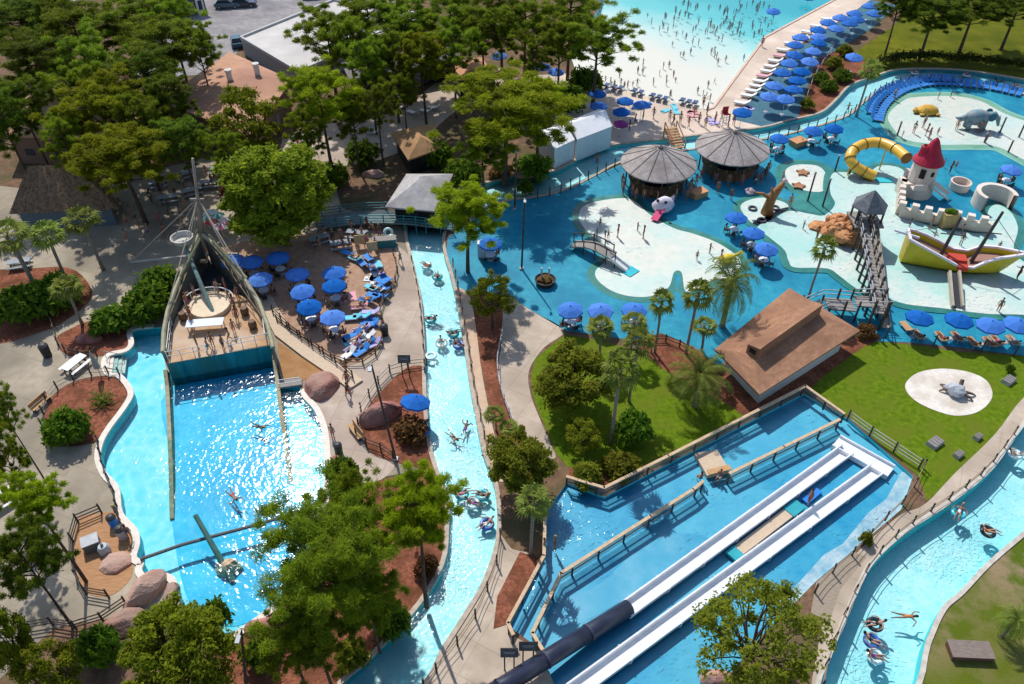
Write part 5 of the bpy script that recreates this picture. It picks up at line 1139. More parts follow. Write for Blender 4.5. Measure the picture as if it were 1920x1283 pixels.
# small dark house with white frames, top
dh = thing('dark_house', 'small dark house with white door frames at the top edge', 'house', G(350, 40)); a, b = G(322, 42), G(388, 22); dd = (b - a).normalized(); nn = Vector((-dd.y, dd.x, 0))
m = MB(); L = (b - a).length; cc = (a + b) / 2 + nn * 3; m.box((cc.x, cc.y, 1.9), (L, 6, 3.8), math.atan2(dd.y, dd.x)); m.build('wall', mat('dark_siding', (.05, .06, .075), (.09, .10, .12), scale=2), dh, dh.location)
m = MB(); m.add([a - dd * .4 - nn * .5 + Vector((0, 0, 3.7)), b + dd * .4 - nn * .5 + Vector((0, 0, 3.7)), b + dd * .4 + nn * 6.5 + Vector((0, 0, 3.7)), a - dd * .4 + nn * 6.5 + Vector((0, 0, 3.7)), a + nn * 3 + Vector((0, 0, 5.6)) - dd * .4, b + nn * 3 + Vector((0, 0, 5.6)) + dd * .4], [(0, 1, 5, 4), (2, 3, 4, 5), (1, 2, 5), (3, 0, 4)]); m.build('roof', mat('charcoal_roof', (.05, .05, .055)), dh, dh.location)
for t in (.3, .85):
    q = a.lerp(b, t) - nn * .05; m = MB(); az = math.atan2(dd.y, dd.x); m.box(q + Vector((0, 0, 1.2)), (1.4, .12, 2.4), az); f = m.build('door', M_white, dh, dh.location)
    m = MB(); m.box(q - nn * .05 + Vector((0, 0, 1.35)), (.7, .1, 1.6), az); m.build('pane', mat('dark_glass', (.03, .04, .05), rough=.1), f, dh.location)
# thatched hut at the left
th = thing('thatched_hut', 'shaggy brown thatched hut in the shade at the left', 'hut', G(115, 385)); ev = [G(x, y, 2.4) for x, y in ((40, 345), (200, 340), (222, 392), (18, 402))]; cen = sum(ev, Vector()) / 4
rA = ev[0].lerp(ev[3], .4).lerp(cen, .55); rB = ev[1].lerp(ev[2], .4).lerp(cen, .55); rA.z = rB.z = 6.2
m = MB(); m.add(ev + [rA, rB], [(1, 0, 4, 5), (2, 1, 5), (3, 2, 5, 4), (0, 3, 4)]); rf = m.build('roof', M_straw, th, th.location)
V = []; rr = random.Random(3); fm = MB()
for i in range(900):
    s = rr.choice(((3, 2, 5, 4), (0, 1, 5, 4), (3, 0, 4, 4), (2, 1, 5, 5))); u = rr.random(); v = rr.random()
    vs_ = (ev + [rA, rB]); p = vs_[s[0]].lerp(vs_[s[1]], u).lerp(vs_[s[3]].lerp(vs_[s[2]], u), v); dn = (vs_[s[0]].lerp(vs_[s[1]], u) - vs_[s[3]].lerp(vs_[s[2]], u)).normalized()
    sd2 = dn.cross(Vector((0, 0, 1))).normalized() * .09; fm.add([p - sd2 + Vector((0, 0, .06)), p + sd2 + Vector((0, 0, .06)), p + dn * .5 + Vector((0, 0, .12))], [(0, 1, 2)])
fm.build('straw', M_straw, rf, th.location)
m = MB(); w4 = [p.lerp(cen, .15) for p in ev]; quadbox(m, [Vector((p.x, p.y, 0)) for p in w4], [Vector((p.x, p.y, 2.4)) for p in w4]); m.build('wall', mat('blue_grey_wall', (.10, .14, .17)), th, th.location)
# white tents
def tent(pts, ez, rz, label):
    P4 = [G(x, y, ez) for x, y in pts]; cen = sum(P4, Vector()) / 4; r = thing('white_tent', label, 'tent', (cen.x, cen.y, 0), 0, 'white tents by the upper river'); o = r.location
    M1 = (P4[0] + P4[3]) / 2; M2 = (P4[1] + P4[2]) / 2; M1.z = M2.z = rz; m = MB(); mid = P4[0].lerp(P4[1], .5); mid2 = P4[3].lerp(P4[2], .5)
    m.add(P4 + [M1, M2], [(0, 1, 5, 4), (2, 3, 4, 5), (1, 2, 5), (3, 0, 4)]); m.build('roof', mat('white_canvas', (.80, .80, .82), (.74, .75, .78), scale=1, rough=.6), r, o)
    m = MB(); w = [p.lerp(cen, .03) for p in P4]; quadbox(m, [Vector((p.x, p.y, 0)) for p in w], [Vector((p.x, p.y, ez - .02)) for p in w]); m.build('wall', mat('pale_blue_canvas', (.52, .58, .64), (.58, .64, .70), scale=1, rough=.6), r, o)
    sm = MB()
    for a, b in zip(w, w[1:] + w[:1]):
        for i in range(4): q = a.lerp(b, i / 4); sm.tube([(q.x, q.y, 0), (q.x, q.y, ez)], .05, 5)
    sm.build('pole', M_white, r, o)
tent([(1062, 228), (1122, 205), (1148, 237), (1082, 262)], 3.0, 4.0, 'larger white tent by the upper river, right of its twin')
tent([(1008, 246), (1046, 232), (1078, 262), (1040, 280)], 2.8, 3.6, 'smaller white tent by the upper river, touching the big pine')
# ================================================================ shipwreck stage
sh = thing('shipwreck', 'wooden half shipwreck stage with teal front standing in the lagoon', 'ship', G(410, 640)); so_ = sh.location
DK = 1.7; dpx = [(312, 683), (509, 647), (503, 612), (490, 580), (468, 560), (432, 548), (395, 546), (366, 553), (344, 572), (328, 600), (318, 640)]
bpx = [(312, 683), (509, 647), (498, 600), (480, 553), (452, 515), (418, 484), (392, 468), (368, 470), (345, 500), (328, 548), (317, 610)]
m = MB(); m.prism([(p.x, p.y) for p in (G(x_, y_, DK) for x_, y_ in bpx)], .1, .35); m.build('bilge', mat('bilge_dark', (.035, .045, .055), (.07, .08, .09), scale=2, rough=.9), sh, so_)
dk = [G(x, y, DK) for x, y in dpx]; m = MB(); m.prism([(p.x, p.y) for p in dk][::-1] if False else [(p.x, p.y) for p in dk], DK - .25, DK); m.build('deck', mat('ship_deck', (.40, .23, .11), (.50, .33, .20), scale=1, rough=.85, third=(.55, .44, .34)), sh, so_)
m = MB(); a, b = dk[0], dk[1]; n_ = Vector(((b - a).y, -(b - a).x, 0)).normalized()
for k_ in range(14):
    p = a.lerp(b, k_ / 14); q = a.lerp(b, (k_ + 1) / 14); off_ = n_ * (.02 + .03 * (k_ % 2)); m.add([(p + off_) * 1 + Vector((0, 0, -3.1)), (q + off_) + Vector((0, 0, -3.1)), q + off_ + Vector((0, 0, .02)), p + off_ + Vector((0, 0, .02))], [(0, 1, 2, 3)])
m.build('stage_front', mat('wet_teal_boards', (.012, .16, .19), (.025, .27, .31), scale=2.2, rough=.35, stretch=(1, 1, .12), third=(.05, .15, .12)), sh, so_)
def hullside(px_top, px_low):
    top = [G(x, y, z) for x, y, z in px_top]; m = MB(); k = len(top); cx = G(410, 580).xy
    inn = [p + Vector(((cx.x - p.x), (cx.y - p.y), 0)).normalized() * .30 for p in top]; low = [Vector((p.x, p.y, -1.2)) + Vector(((cx.x - p.x), (cx.y - p.y), 0)).normalized() * .05 for p in top]; li = [Vector((p.x, p.y, -1.2)) for p in inn]
    fs = []
    for i in range(k - 1): fs += [(i, i + 1, k + i + 1, k + i), (i, 2 * k + i, 2 * k + i + 1, i + 1), (k + i, k + i + 1, 3 * k + i + 1, 3 * k + i)]
    m.add(top + inn + low + li, fs + [(0, k, 3 * k, 2 * k), (k - 1, 3 * k - 1, 4 * k - 1, 2 * k - 1)]); m.build('hull', mat('hull_planks', (.13, .145, .13), (.25, .235, .18), scale=3, rough=.9, stretch=(1, 1, 7)), sh, so_)
    r = MB(); r.tube([(p + q) / 2 + Vector((0, 0, .06)) for p, q in zip(top, inn)], .20, 6); r.build('rail', mat('hull_rail', (.28, .27, .17), (.40, .37, .25), scale=2, rough=.8), sh, so_)
    return top
TL = hullside([(304, 664, 2.6), (305, 625, 2.7), (312, 585, 3.0), (327, 540, 3.2), (346, 498, 3.4), (362, 461, 3.7), (373, 440, 3.9)], None)
TR = hullside([(514, 655, 2.6), (504, 612, 2.7), (488, 568, 3.0), (466, 530, 3.2), (436, 494, 3.4), (404, 460, 3.7), (380, 440, 3.9)], None)
# deck rails, white
for pts in ([(316, 676), (390, 663)], [(430, 655), (505, 641)], [(318, 668), (324, 610)], [(500, 640), (494, 590)]):
    m = MB(); aa, bb = G(*pts[0], DK), G(*pts[1], DK)
    for h in (.5, 1.0): m.tube([aa + Vector((0, 0, h)), bb + Vector((0, 0, h))], .035, 5)
    for i in range(4): q = aa.lerp(bb, i / 3); m.tube([q, q + Vector((0, 0, 1.05))], .04, 5)
    m.build('railing', M_white, sh, so_)
# round raised basin and table on deck
bc = G(395, 577, DK); m = MB(); m.lathe([(1.9, 0), (1.9, .45), (1.65, .45), (1.65, .3), (0, .3)], (bc.x, bc.y, DK), n=20); m.build('basin', mat('basin_cream', (.62, .50, .34), (.70, .58, .42), scale=2), sh, so_)
ar = MB(); ar.tube([(bc.x + 2.3 * math.cos(t), bc.y + 1.9 * math.sin(t), DK + 1.0) for t in [PI * i / 12 for i in range(13)]], .05, 5)
for i in range(7): t = PI * i / 6; ar.tube([(bc.x + 2.3 * math.cos(t), bc.y + 1.9 * math.sin(t), DK), (bc.x + 2.3 * math.cos(t), bc.y + 1.9 * math.sin(t), DK + 1.0)], .045, 5)
ar.build('railing', M_white, sh, so_)
tt = G(388, 617, DK); pt = thing('long_table', 'long white table on the ship stage in front of the round basin', 'table', tt, .12); m = MB(); m.box((0, 0, .78), (3.3, 1.1, .06)); m.build('table_top', mat('table_white', (.66, .68, .70)), pt)
for sx in (-1, 1):
    for sy in (-1, 1): m = MB(); m.beam((sx * 1.5, sy * .45, .75), (sx * 1.5, sy * .45, 0), .06, .06); m.build('leg', M_grey, pt)
for i, (x, y, po, st) in enumerate([(372, 655, 'stand', 8), (392, 660, 'walk', 3), (400, 650, 'stand', 1), (420, 655, 'stand', 0), (432, 640, 'walk', 5), (440, 625, 'stand', 7), (445, 600, 'stand', 4), (440, 580, 'walk', 7), (352, 575, 'walk', 4), (358, 595, 'stand', 1), (362, 612, 'stand', 2), (447, 562, 'stand', 5), (410, 552, 'walk', 6), (425, 548, 'stand', 1), (380, 553, 'stand', 0), (368, 560, 'walk', 3)]):
    person(po, G(x, y, DK), RP.uniform(0, 6.28), 'person in a lime shirt at the stage front of the shipwreck' if st == 8 else 'person on the stage of the shipwreck', None if st == 8 else 'people on the shipwreck stage', suit=st)
# mast, yards, nest and rigging
M_mast = mat('weathered_mast', (.28, .22, .17), (.40, .33, .27), scale=2, rough=.9, stretch=(1, 1, .3))
mbase = G(386, 492, 0); tz = rise(386, 492, 297); mt = Vector((G(386, 492).x * 1.0, mbase.y, tz)); d_ = ray(361, 297); t_ = mbase.y / d_.y; mt.x = d_.x * t_
mast = thing('ship_mast', 'tall weathered mast with yard and crow\'s nest behind the shipwreck bow', 'mast', mbase)
L_ = mt - mbase; m = MB(); m.tube([mbase, mbase + L_ * .62, mbase + L_ * .66, mt], [.30, .24, .16, .11], 10); m.build('pole', M_mast, mast, mbase, True)
yz = mbase + L_ * .10; yl = G(245, 492, yz.z); yr = G(448, 476, yz.z)
yd = MB(); yd.tube([yl, yz + Vector((0, -.35, 0)), yr], [.11, .18, .11], 8); yy = yd.build('yard', mat('pale_yard', (.42, .40, .36), (.52, .50, .45), scale=2), mast, mbase)
y2 = MB(); p2 = mbase + L_ * .64; y2.tube([p2 - Vector((.7, .2, 0)), p2 + Vector((.7, -.2, 0))], .12, 6); y2.build('crosstree', M_mast, mast, mbase)
cn = G(343, 452, 5.0); m = MB(); m.lathe([(0, -.1), (.85, -.1), (1.1, .5), (1.0, .5), (.8, .0), (0, .0)], cn, n=16); nest = m.build('crows_nest', mat('nest_white', (.44, .42, .38), (.54, .52, .48), scale=2), mast, mbase)
m = MB(); m.tube([G(402, 592, DK), G(372, 522, 3.6), cn - Vector((0, 0, .1))], [.2, .2, .18], 8); m.build('nest_spar', mat('teal_spar', (.09, .16, .15), (.15, .22, .20), scale=2), nest, mbase)
m = MB()
for q in (TL[2], TL[4], TR[2], TR[4], cn + Vector((-.8, 0, .4)), cn + Vector((.8, 0, .4)), yl, yr): m.tube([mbase + L_ * .64, q], .055, 4)
for i in range(7): m.tube([yl.lerp(yz, i / 7) , yl.lerp(yz, (i + .5) / 7) - Vector((0, 0, .45)), yl.lerp(yz, (i + 1) / 7)], .025, 4); m.tube([yr.lerp(yz, i / 7), yr.lerp(yz, (i + .5) / 7) - Vector((0, 0, .4)), yr.lerp(yz, (i + 1) / 7)], .025, 4)
m.build('rigging', mat('pale_rope', (.34, .29, .23), (.44, .38, .31), scale=6, rough=.95), mast, mbase)
for dx_, tp_ in ((-.75, .62), (.55, .60), (-.3, .60)):
    m = MB(); m.tube([mbase + Vector((dx_ * 1.6, -.2, 1.0)), mbase + L_ * tp_], [.10, .07], 6); m.build('spar', M_mast, mast, mbase)
for p0, p1, rr_ in ((G(338, 520, 3.6), G(376, 446, 6.2), .16), (G(352, 500, 3.9), G(369, 430, 6.8), .12), (G(462, 522, 3.4), G(398, 452, 6.4), .18), (G(430, 486, 3.9), G(392, 440, 6.9), .12)):
    m = MB(); m.tube([p0, p1], [rr_, rr_ * .7], 7); m.build('stay_spar', mat('mossy_spar', (.20, .20, .10), (.33, .30, .17), scale=2), mast, mbase)
m = MB()
for sgn, side in ((-1, TL), (1, TR)):
    hi = mbase + L_ * .30
    for i in range(1, 6): m.tube([side[i], hi], .04, 3)
    for j in range(1, 7):
        for i in range(1, 5): m.tube([side[i].lerp(hi, j / 8), side[i + 1].lerp(hi, j / 8)], .032, 3)
m.build('shroud_net', M_rope, mast, mbase)
cg = thing('deck_winch', 'dark barrel winch near the bow of the shipwreck stage', 'winch', G(378, 500, DK)); m = MB(); m.tube([(-.7, 0, .5), (.7, 0, .5)], .35, 10); m.box((-.75, 0, .35), (.12, .7, .7)); m.box((.75, 0, .35), (.12, .7, .7)); m.build('drum', M_post, cg)
for i_, (x_, y_, s_) in enumerate(((352, 560, 'brown barrel by the left rail of the ship stage'), (460, 590, 'brown barrel by the right rail of the ship stage'), (345, 600, 'second brown barrel at the left rail of the ship stage'), (475, 615, 'brown barrel nearest the stage front at the right rail'))):
    bl_ = thing('barrel', s_, 'barrel', G(x_, y_, DK)); m = MB(); m.lathe([(0, 0), (.3, 0), (.38, .3), (.38, .55), (.3, .85), (0, .85)], n=12); m.build('body', mat('barrel_wood', (.12, .06, .03), (.20, .11, .06), scale=4), bl_); m = MB(); m.lathe([(.37, .2), (.39, .22), (.39, .28), (.37, .3)], n=12); m.build('hoop', M_dk, bl_)
# sunken hull beams
M_sunk = mat('sunken_beam', (.24, .22, .13), (.40, .33, .21), scale=2, rough=.8)
for pts, lb in (([(309, 690, .8), (313, 722, .12), (317, 800, -.06), (320, 880, -.30), (322, 970, -.8)], 'sunken hull beam running down the left side of the lagoon'), ([(512, 655, 1.2), (517, 695, .45), (526, 765, .1), (536, 840, -.30), (546, 910, -1.0)], 'sunken hull beam running down the right side of the lagoon')):
    P_5 = [G(*p) for p in pts]; m = MB()
    for a, b in zip(P_5[:-1], P_5[1:]): m.beam(a - Vector((0, 0, .5)), b - Vector((0, 0, .5)) + (b - a).normalized() * .04, .32, 1.0)
    o = m.build('hull_beam', M_sunk, None, P_5[0]); o.location = P_5[0]; tag(o, lb, 'beam')
wp = [G(263, 1049, .25), G(340, 1022, .22), G(410, 1003, .22), G(485, 983, .25), G(560, 960, .3)]; m = MB(); m.tube(wp, .13, 8); o = m.build('floating_spar', mat('dark_spar', (.09, .09, .10), (.14, .14, .15), scale=3), None, wp[0]); o.location = wp[0]; tag(o, 'long dark spar lying across the lagoon water', 'spar')
a, b = G(366, 966, 1.6), G(437, 1090, -.9); m = MB(); m.tube([a, b], [.17, .24], 10); o = m.build('fallen_mast', mat('green_spar', (.05, .14, .12), (.09, .20, .17), scale=2), None, b); o.location = b; tag(o, 'slanting green spar rising out of the lagoon above the dark spar', 'spar')
rk = MB(); g = G(430, 1068, -1.0); rk.blob((0, 0, 0), (.85, .7, .75), 12, 0, 5, .2); o = rk.build('sunken_rock', mat('sunken_tan_rock', (.50, .36, .22), (.60, .45, .30), scale=2), None); o.location = (g.x, g.y, -.75); tag(o, 'tan rock under the water at the foot of the slanting spar', 'rock')
# ================================================================ boulders
M_red = mat('red_rock', (.22, .07, .06), (.42, .19, .15), scale=1.3, rough=.9, bump=.8, bscale=4, third=(.34, .23, .18), detail=9)
M_pinkr = mat('pink_rock', (.34, .15, .11), (.56, .31, .24), scale=1.3, rough=.9, bump=.8, bscale=4, third=(.46, .30, .24), detail=9)
def rock(x, y, rx, ry, h, label, m, seed, rz=0, amp=.16):
    g = G(x, y); k = mpp(x, y); rn = random.Random(seed); bm_ = bmesh.new()
    for i in range(30):
        a = rn.uniform(0, 6.283); t = rn.uniform(0, 1) ** .7; q = math.sqrt(max(0, 1 - t * t)) * rn.uniform(.82, 1.12)
        bm_.verts.new((rx * k * q * math.cos(a), ry * k * q * math.sin(a), h * t * rn.uniform(.75, 1.1)))
    for i in range(9): a = i * .7; bm_.verts.new((rx * k * math.cos(a), ry * k * math.sin(a), -.15))
    bmesh.ops.convex_hull(bm_, input=bm_.verts); bmesh.ops.delete(bm_, geom=[v for v in bm_.verts if not v.link_faces], context='VERTS')
    bmesh.ops.bevel(bm_, geom=list(bm_.edges), offset=.07 * h, segments=1, affect='EDGES')
    me_ = bpy.data.meshes.new('boulder'); bm_.to_mesh(me_); bm_.free(); me_.materials.append(m); o = bpy.data.objects.new('boulder', me_); COL.objects.link(o); o.location = g; o.rotation_euler.z = rz; return tag(o, label, 'boulder')
rock(603, 727, 34, 40, 1.2, 'rounded red boulder at the right edge of the lagoon', M_red, 1)
rock(712, 782, 44, 24, 1.6, 'long flat red boulder in the mulch by the tilted umbrella', M_red, 2, .55)
rock(632, 868, 15, 16, .7, 'small red boulder above the foreground pines', M_red, 3)
rock(272, 1112, 27, 50, 1.5, 'tall pink boulder at the lower left edge of the lagoon', M_pinkr, 4, -.55)
rock(235, 1168, 44, 30, 1.0, 'broad red boulder below the tall pink one', M_red, 5, .3)
rock(218, 1055, 30, 28, .5, 'flat pink boulder on the orange deck', M_pinkr, 6)
rock(322, 1118, 14, 30, .8, 'narrow red boulder beside the lagoon coping', M_red, 7)
rock(165, 638, 30, 12, .7, 'dark red boulder in the small mulch bed by the far end of the lagoon', M_red, 8)
rock(183, 625, 10, 8, .5, 'small pink boulder beside the dark red one in the small mulch bed', M_pinkr, 9)
rock(500, 1180, 45, 22, .8, 'red boulder half under the pines at the lower end of the lagoon', M_red, 10)
rock(1345, 1275, 35, 20, .8, 'tan boulder at the bottom edge beside the slides', M_pinkr, 12)
rock(985, 330, 22, 9, .8, 'orange boulder on the bank of the upper river', M_pinkr, 13)
rock(700, 330, 22, 9, .9, 'boulder in the shade left of the pavilion', M_pinkr, 14)
# ================================================================ kids' play structures
# orange cliff mound
g = G(1580, 442); b = MB(); k = mpp(1580, 442)
rm_ = random.Random(8)
b.blob((0, 0, 0), (44 * k, 46 * k, 1.8), 22, 0, 21, .22, True)
for i in range(26):
    a = rm_.uniform(0, 6.28); f = rm_.uniform(.2, .85); b.blob((44 * k * f * math.cos(a), 46 * k * f * math.sin(a), 1.75 * math.sqrt(1 - f * f * .95)), (rm_.uniform(.35, .75), rm_.uniform(.3, .6), rm_.uniform(.3, .6)), 8, 0, i, .25)
b.blob((-34 * k, 26 * k, 0), (26 * k, 16 * k, .7), 12, 0, 31, .2, True)
o = b.build('rock_mound', mat('orange_rock', (.40, .17, .065), (.62, .31, .14), scale=1.6, rough=.9, bump=.6, bscale=4)); o.location = g; tag(o, 'rugged orange rock mound beside the wooden bridge', 'rock')
# castle tower
tb = G(1713, 362, .1); tx = mpp(1713, 362); cs = thing('castle_tower', 'castle tower with a red cone roof', 'tower', tb)
m = MB(); m.lathe([(1.75, 0), (1.6, 1.8), (1.5, 1.8), (1.35, 4.3)], (.2, 0, 0), n=12); m.box((-1.3, -.2, .9), (1.5, 1.7, 1.8)); m.build('wall', M_stone, cs)
H_ = rise(1725, 362, 303); m = MB(); m.lathe([(1.72, 4.15), (1.72, 4.3), (1.0, 5.4), (.35, 6.8), (0, 7.2)], (.3, 0, 0), n=20); m.lathe([(1.72, 4.15), (0, 4.3)], (.3, 0, 0), n=20); m.lathe([(.62, 4.9), (.48, 6.0), (.36, 6.1), (.25, 5.95)], (-.5, .1, 0), n=10)
m.build('roof', mat('red_roof', (.36, .012, .035), (.44, .018, .05), scale=1, rough=.5), cs)
for a in (-2.1, -1.3):
    m = MB(); m.box((.2 + 1.44 * math.cos(a), 1.44 * math.sin(a), 3.2), (.12, .6 if a < -2 else .3, 1.1 if a < -2 else .5), a); m.build('window', M_dark, cs)
m = MB(); m.box((-.8, -1.95, 1.8), (1.5, .9, .12)); m.box((-.8, -2.35, 2.15), (1.5, .12, .6)); m.build('balcony', M_stone, cs)
# castle wall with merlons
def castlewall(pts, label, h=1.2, th=.55, closed=False, step=1.35):
    pth = [G(x, y, 0) for x, y in pts] if not isinstance(pts[0], Vector) else pts
    r = thing('castle_wall', label, 'wall', pth[0]); o = ribbon('base_wall', pth, th, 0, h, M_stone, kind=None); me = o.data
    for v in me.vertices: v.co -= Vector(pth[0])
    o.parent = r; m = MB(); rs = resample(pth, step)
    for i, q in enumerate(rs):
        t = (rs[min(i + 1, len(rs) - 1)] - rs[max(i - 1, 0)]); m.box(Vector((q.x, q.y, h + .34)), (.72, th + .08, .72), math.atan2(t.y, t.x))
    m.build('merlons', M_stone, r, pth[0]); return r
castlewall([(1693, 345), (1684, 372), (1682, 404)], 'crenellated castle wall running down from the red roofed tower')
castlewall([(1684, 406), (1725, 415), (1757, 421)], 'crenellated castle wall left of the planter')
castlewall([(1786, 424), (1820, 432), (1856, 438)], 'crenellated castle wall right of the planter')
g = G(1772, 424); pl = thing('wall_planter', 'square tan planter set into the castle wall', 'planter', g); m = MB(); m.box((0, 0, .9), (1.7, 1.2, 1.8), .15); m.build('box', mat('planter_ochre', (.40, .26, .10), (.50, .36, .16), scale=2), pl); m = MB(); m.blob((0, 0, 1.9), (.7, .5, .35), 10, 0, 4, .3); m.build('plants', L_shrub, pl)
rc = G(1858, 388); k = mpp(1858, 388); rg = thing('castle_ring', 'round castle wall open towards the ship', 'wall', rc); m = MB(); R0 = 36 * k
m.lathe([(R0, 0), (R0, 1.9), (R0 - .5, 1.9), (R0 - .5, 0)], n=22, a0=math.radians(-20), a1=math.radians(215)); m.build('wall', M_stone, rg)
bw = G(1797, 354); m = MB(); R0 = 17 * mpp(1797, 354); bwl = thing('stone_basin', 'round stone basin beside the castle tower', 'basin', bw); m.lathe([(R0, 0), (R0 * 1.1, 1.0), (R0 * .92, 1.0), (R0 * .85, .25), (0, .25)], n=18); m.build('bowl', M_stone, bwl)
m = MB(); a, b = G(1745, 350, 2.0), G(1775, 372, .3); m.beam(a, b, .9, .15); m.beam(a + Vector((.3, .4, .35)), b + Vector((.3, .4, .35)), .08, .5); st = m.build('stone_ramp', M_stone, None, b); st.location = b; tag(st, 'stone ramp from the castle tower down to the blue deck', 'ramp')
sheet('castle_moat_floor', curve([(1700, 372), (1740, 362), (1790, 372), (1830, 385), (1838, 420), (1800, 420), (1760, 414), (1705, 400)], 5), .128, M_bluedeck)
# yellow tube slide
ysl = thing('tube_slide', 'yellow tube slide curling out of the castle tower', 'slide', G(1640, 320)); M_y = mat('yellow_tube', (.75, .42, .04), (.80, .48, .06), scale=.6, rough=.3, spec=.5)
sp = [G(1700, 297, 3.6), G(1678, 279, 3.5), G(1650, 268, 3.3), G(1622, 270, 3.0), G(1601, 281, 2.6), G(1594, 297, 2.1), G(1602, 311, 1.5), G(1620, 322, .95), G(1640, 331, .6)]
cv = cr(sp, 4, False); m = MB(); m.tube(cv, .62, 12, caps=False); m.build('tube', M_y, ysl, ysl.location, True)
for i in range(0, len(cv) - 1, 4): d = (cv[i + 1] - cv[i]).normalized(); fl = MB(); fl.tube([cv[i] - d * .05, cv[i] + d * .05], .70, 12); fl.build('flange', mat('flange_brown', (.20, .11, .03)), ysl, ysl.location)
for i in (6, 14, 22): m = MB(); q = cv[i]; m.tube([q - Vector((0, 0, .5)), (q.x, q.y, 0)], .09, 6); m.build('post', M_y, ysl, ysl.location)
pd = MB(); g = G(1658, 338, .14); pd.box((0, 0, 0), (1.9, 1.1, .10)); o = pd.build('landing_mat', mat('aqua_mat', (.02, .42, .50), (.03, .48, .55), scale=1)); o.location = g; tag(o, 'aqua landing mat at the mouth of the yellow tube slide', 'mat')
# yellow pirate boat
A_ = G(1686, 487, .1); B_ = G(1884, 512, .1); ax_ = (B_ - A_).xy; LL = ax_.length; az_ = math.atan2(ax_.y, ax_.x)
bt = thing('pirate_boat', 'yellow hulled pirate boat with a red deck slide in the wading pool', 'boat', (*(A_.xy), .1), az_)
st_ = [(.0, 1.2, 3.2, 0), (.08, 1.5, 2.95, 0), (.2, 1.75, 2.5, 0), (.34, 1.85, 1.9, 0), (.5, 1.85, 1.15, 0), (.64, 1.8, 1.15, 0), (.74, 1.65, 2.0, 0), (.86, 1.15, 2.35, 0), (1.0, .14, 2.6, 0)]
hv = []; HF = []; nsec = 9
for (t, hw, hz, _) in st_:
    x = t * LL + (1.0 if t == 1 else 0)
    for j in range(nsec):
        s = -1 + 2 * j / (nsec - 1); a = abs(s); y = hw * .84 * (a ** .45) * (1 if s > 0 else -1); z = hz * (a ** 2.4); hv.append((x - (1 - z / hz) * (1.6 if t == 1 else 0), y, z))
for i in range(len(st_) - 1):
    for j in range(nsec - 1): HF.append((i * nsec + j, i * nsec + j + 1, (i + 1) * nsec + j + 1, (i + 1) * nsec + j))
m = MB(); m.add(hv, HF + [tuple(range(nsec))]); m.build('hull', mat('yellow_hull', (.56, .43, .015), (.64, .50, .03), scale=.7, rough=.4), bt)
m = MB()
for j in (0, nsec - 1): 
    for i in range(len(st_) - 1): m.beam(Vector(hv[i * nsec + j]), Vector(hv[(i + 1) * nsec + j]), .26, .22)
m.beam(Vector(hv[0]), Vector(hv[nsec - 1]), .26, .22); m.build('gunwale', mat('white_trim', (.72, .66, .70)), bt)
m = MB()
for i in range(len(st_) - 1):
    (t0, w0, z0, _), (t1, w1, z1, _) = st_[i], st_[i + 1]; m.add([(t0 * LL, -w0 * .7, z0 - .65), (t1 * LL, -w1 * .7, z1 - .65), (t1 * LL, w1 * .7, z1 - .65), (t0 * LL, w0 * .7, z0 - .65)], [(0, 1, 2, 3)])
m.build('deck', mat('boat_deck', (.26, .13, .10), (.34, .19, .15), scale=2, stretch=(1, 6, 1)), bt)
m = MB(); m.box((LL * .50, -.5, 1.2), (1.7, 1.2, .7)); m.box((LL * .54, -1.5, 1.1), (.9, 1.0, .5)); m.build('slide_entry', mat('boat_red', (.50, .05, .03)), bt)
for t, h, rk_ in ((.36, 5.2, .9), (.66, 6.2, 1.6)):
    m = MB(); m.tube([(t * LL, .1, .8), (t * LL + rk_ * .5, .3, h * 1.1)], [.21, .13], 8); mm = m.build('mast', mat('boat_mast', (.07, .06, .055)), bt); m = MB(); m.tube([(t * LL + rk_ * .33 - 1.1, .2, h * .7), (t * LL + rk_ * .33 + 1.1, .25, h * .7)], .06, 6); m.build('yard', mat('boat_mast', (.07, .06, .055)), mm)
m = MB(); m.tube([(.1 * LL, 0, 2.9), (-1.5, .1, 3.4)], [.16, .10], 6); m.build('bowsprit', mat('white_trim', (.72, .66, .70)), bt)
m = MB(); m.tube([(-1.2, .1, 3.0), (.36 * LL + .4, .3, 5.0), (.66 * LL + .7, .3, 5.9), (LL + .8, 0, 2.3)], .03, 4); m.build('rigging', M_rope, bt)
m = MB(); q0 = G(1788, 512, 1.3); q1 = G(1794, 578, .12); m.beam(q0, q1, .75, .08); m.build('chute', mat('chute_dark', (.04, .045, .055)), bt)
bpy.context.view_layer.update(); ch_ = [o for o in bt.children if o.name.startswith('chute')][0]; ch_.matrix_parent_inverse = Matrix.Translation(bt.location).__matmul__(Matrix.Rotation(az_, 4, 'Z')).inverted()
for s in (-1, 1):
    m = MB(); m.beam(q0 + Vector((s * .48, 0, .15)), q1 + Vector((s * .48, 0, .18)), .22, .5); w_ = m.build('chute_side', mat('chute_tan', (.42, .36, .27), (.50, .44, .34), scale=2), bt); w_.matrix_parent_inverse = ch_.matrix_parent_inverse
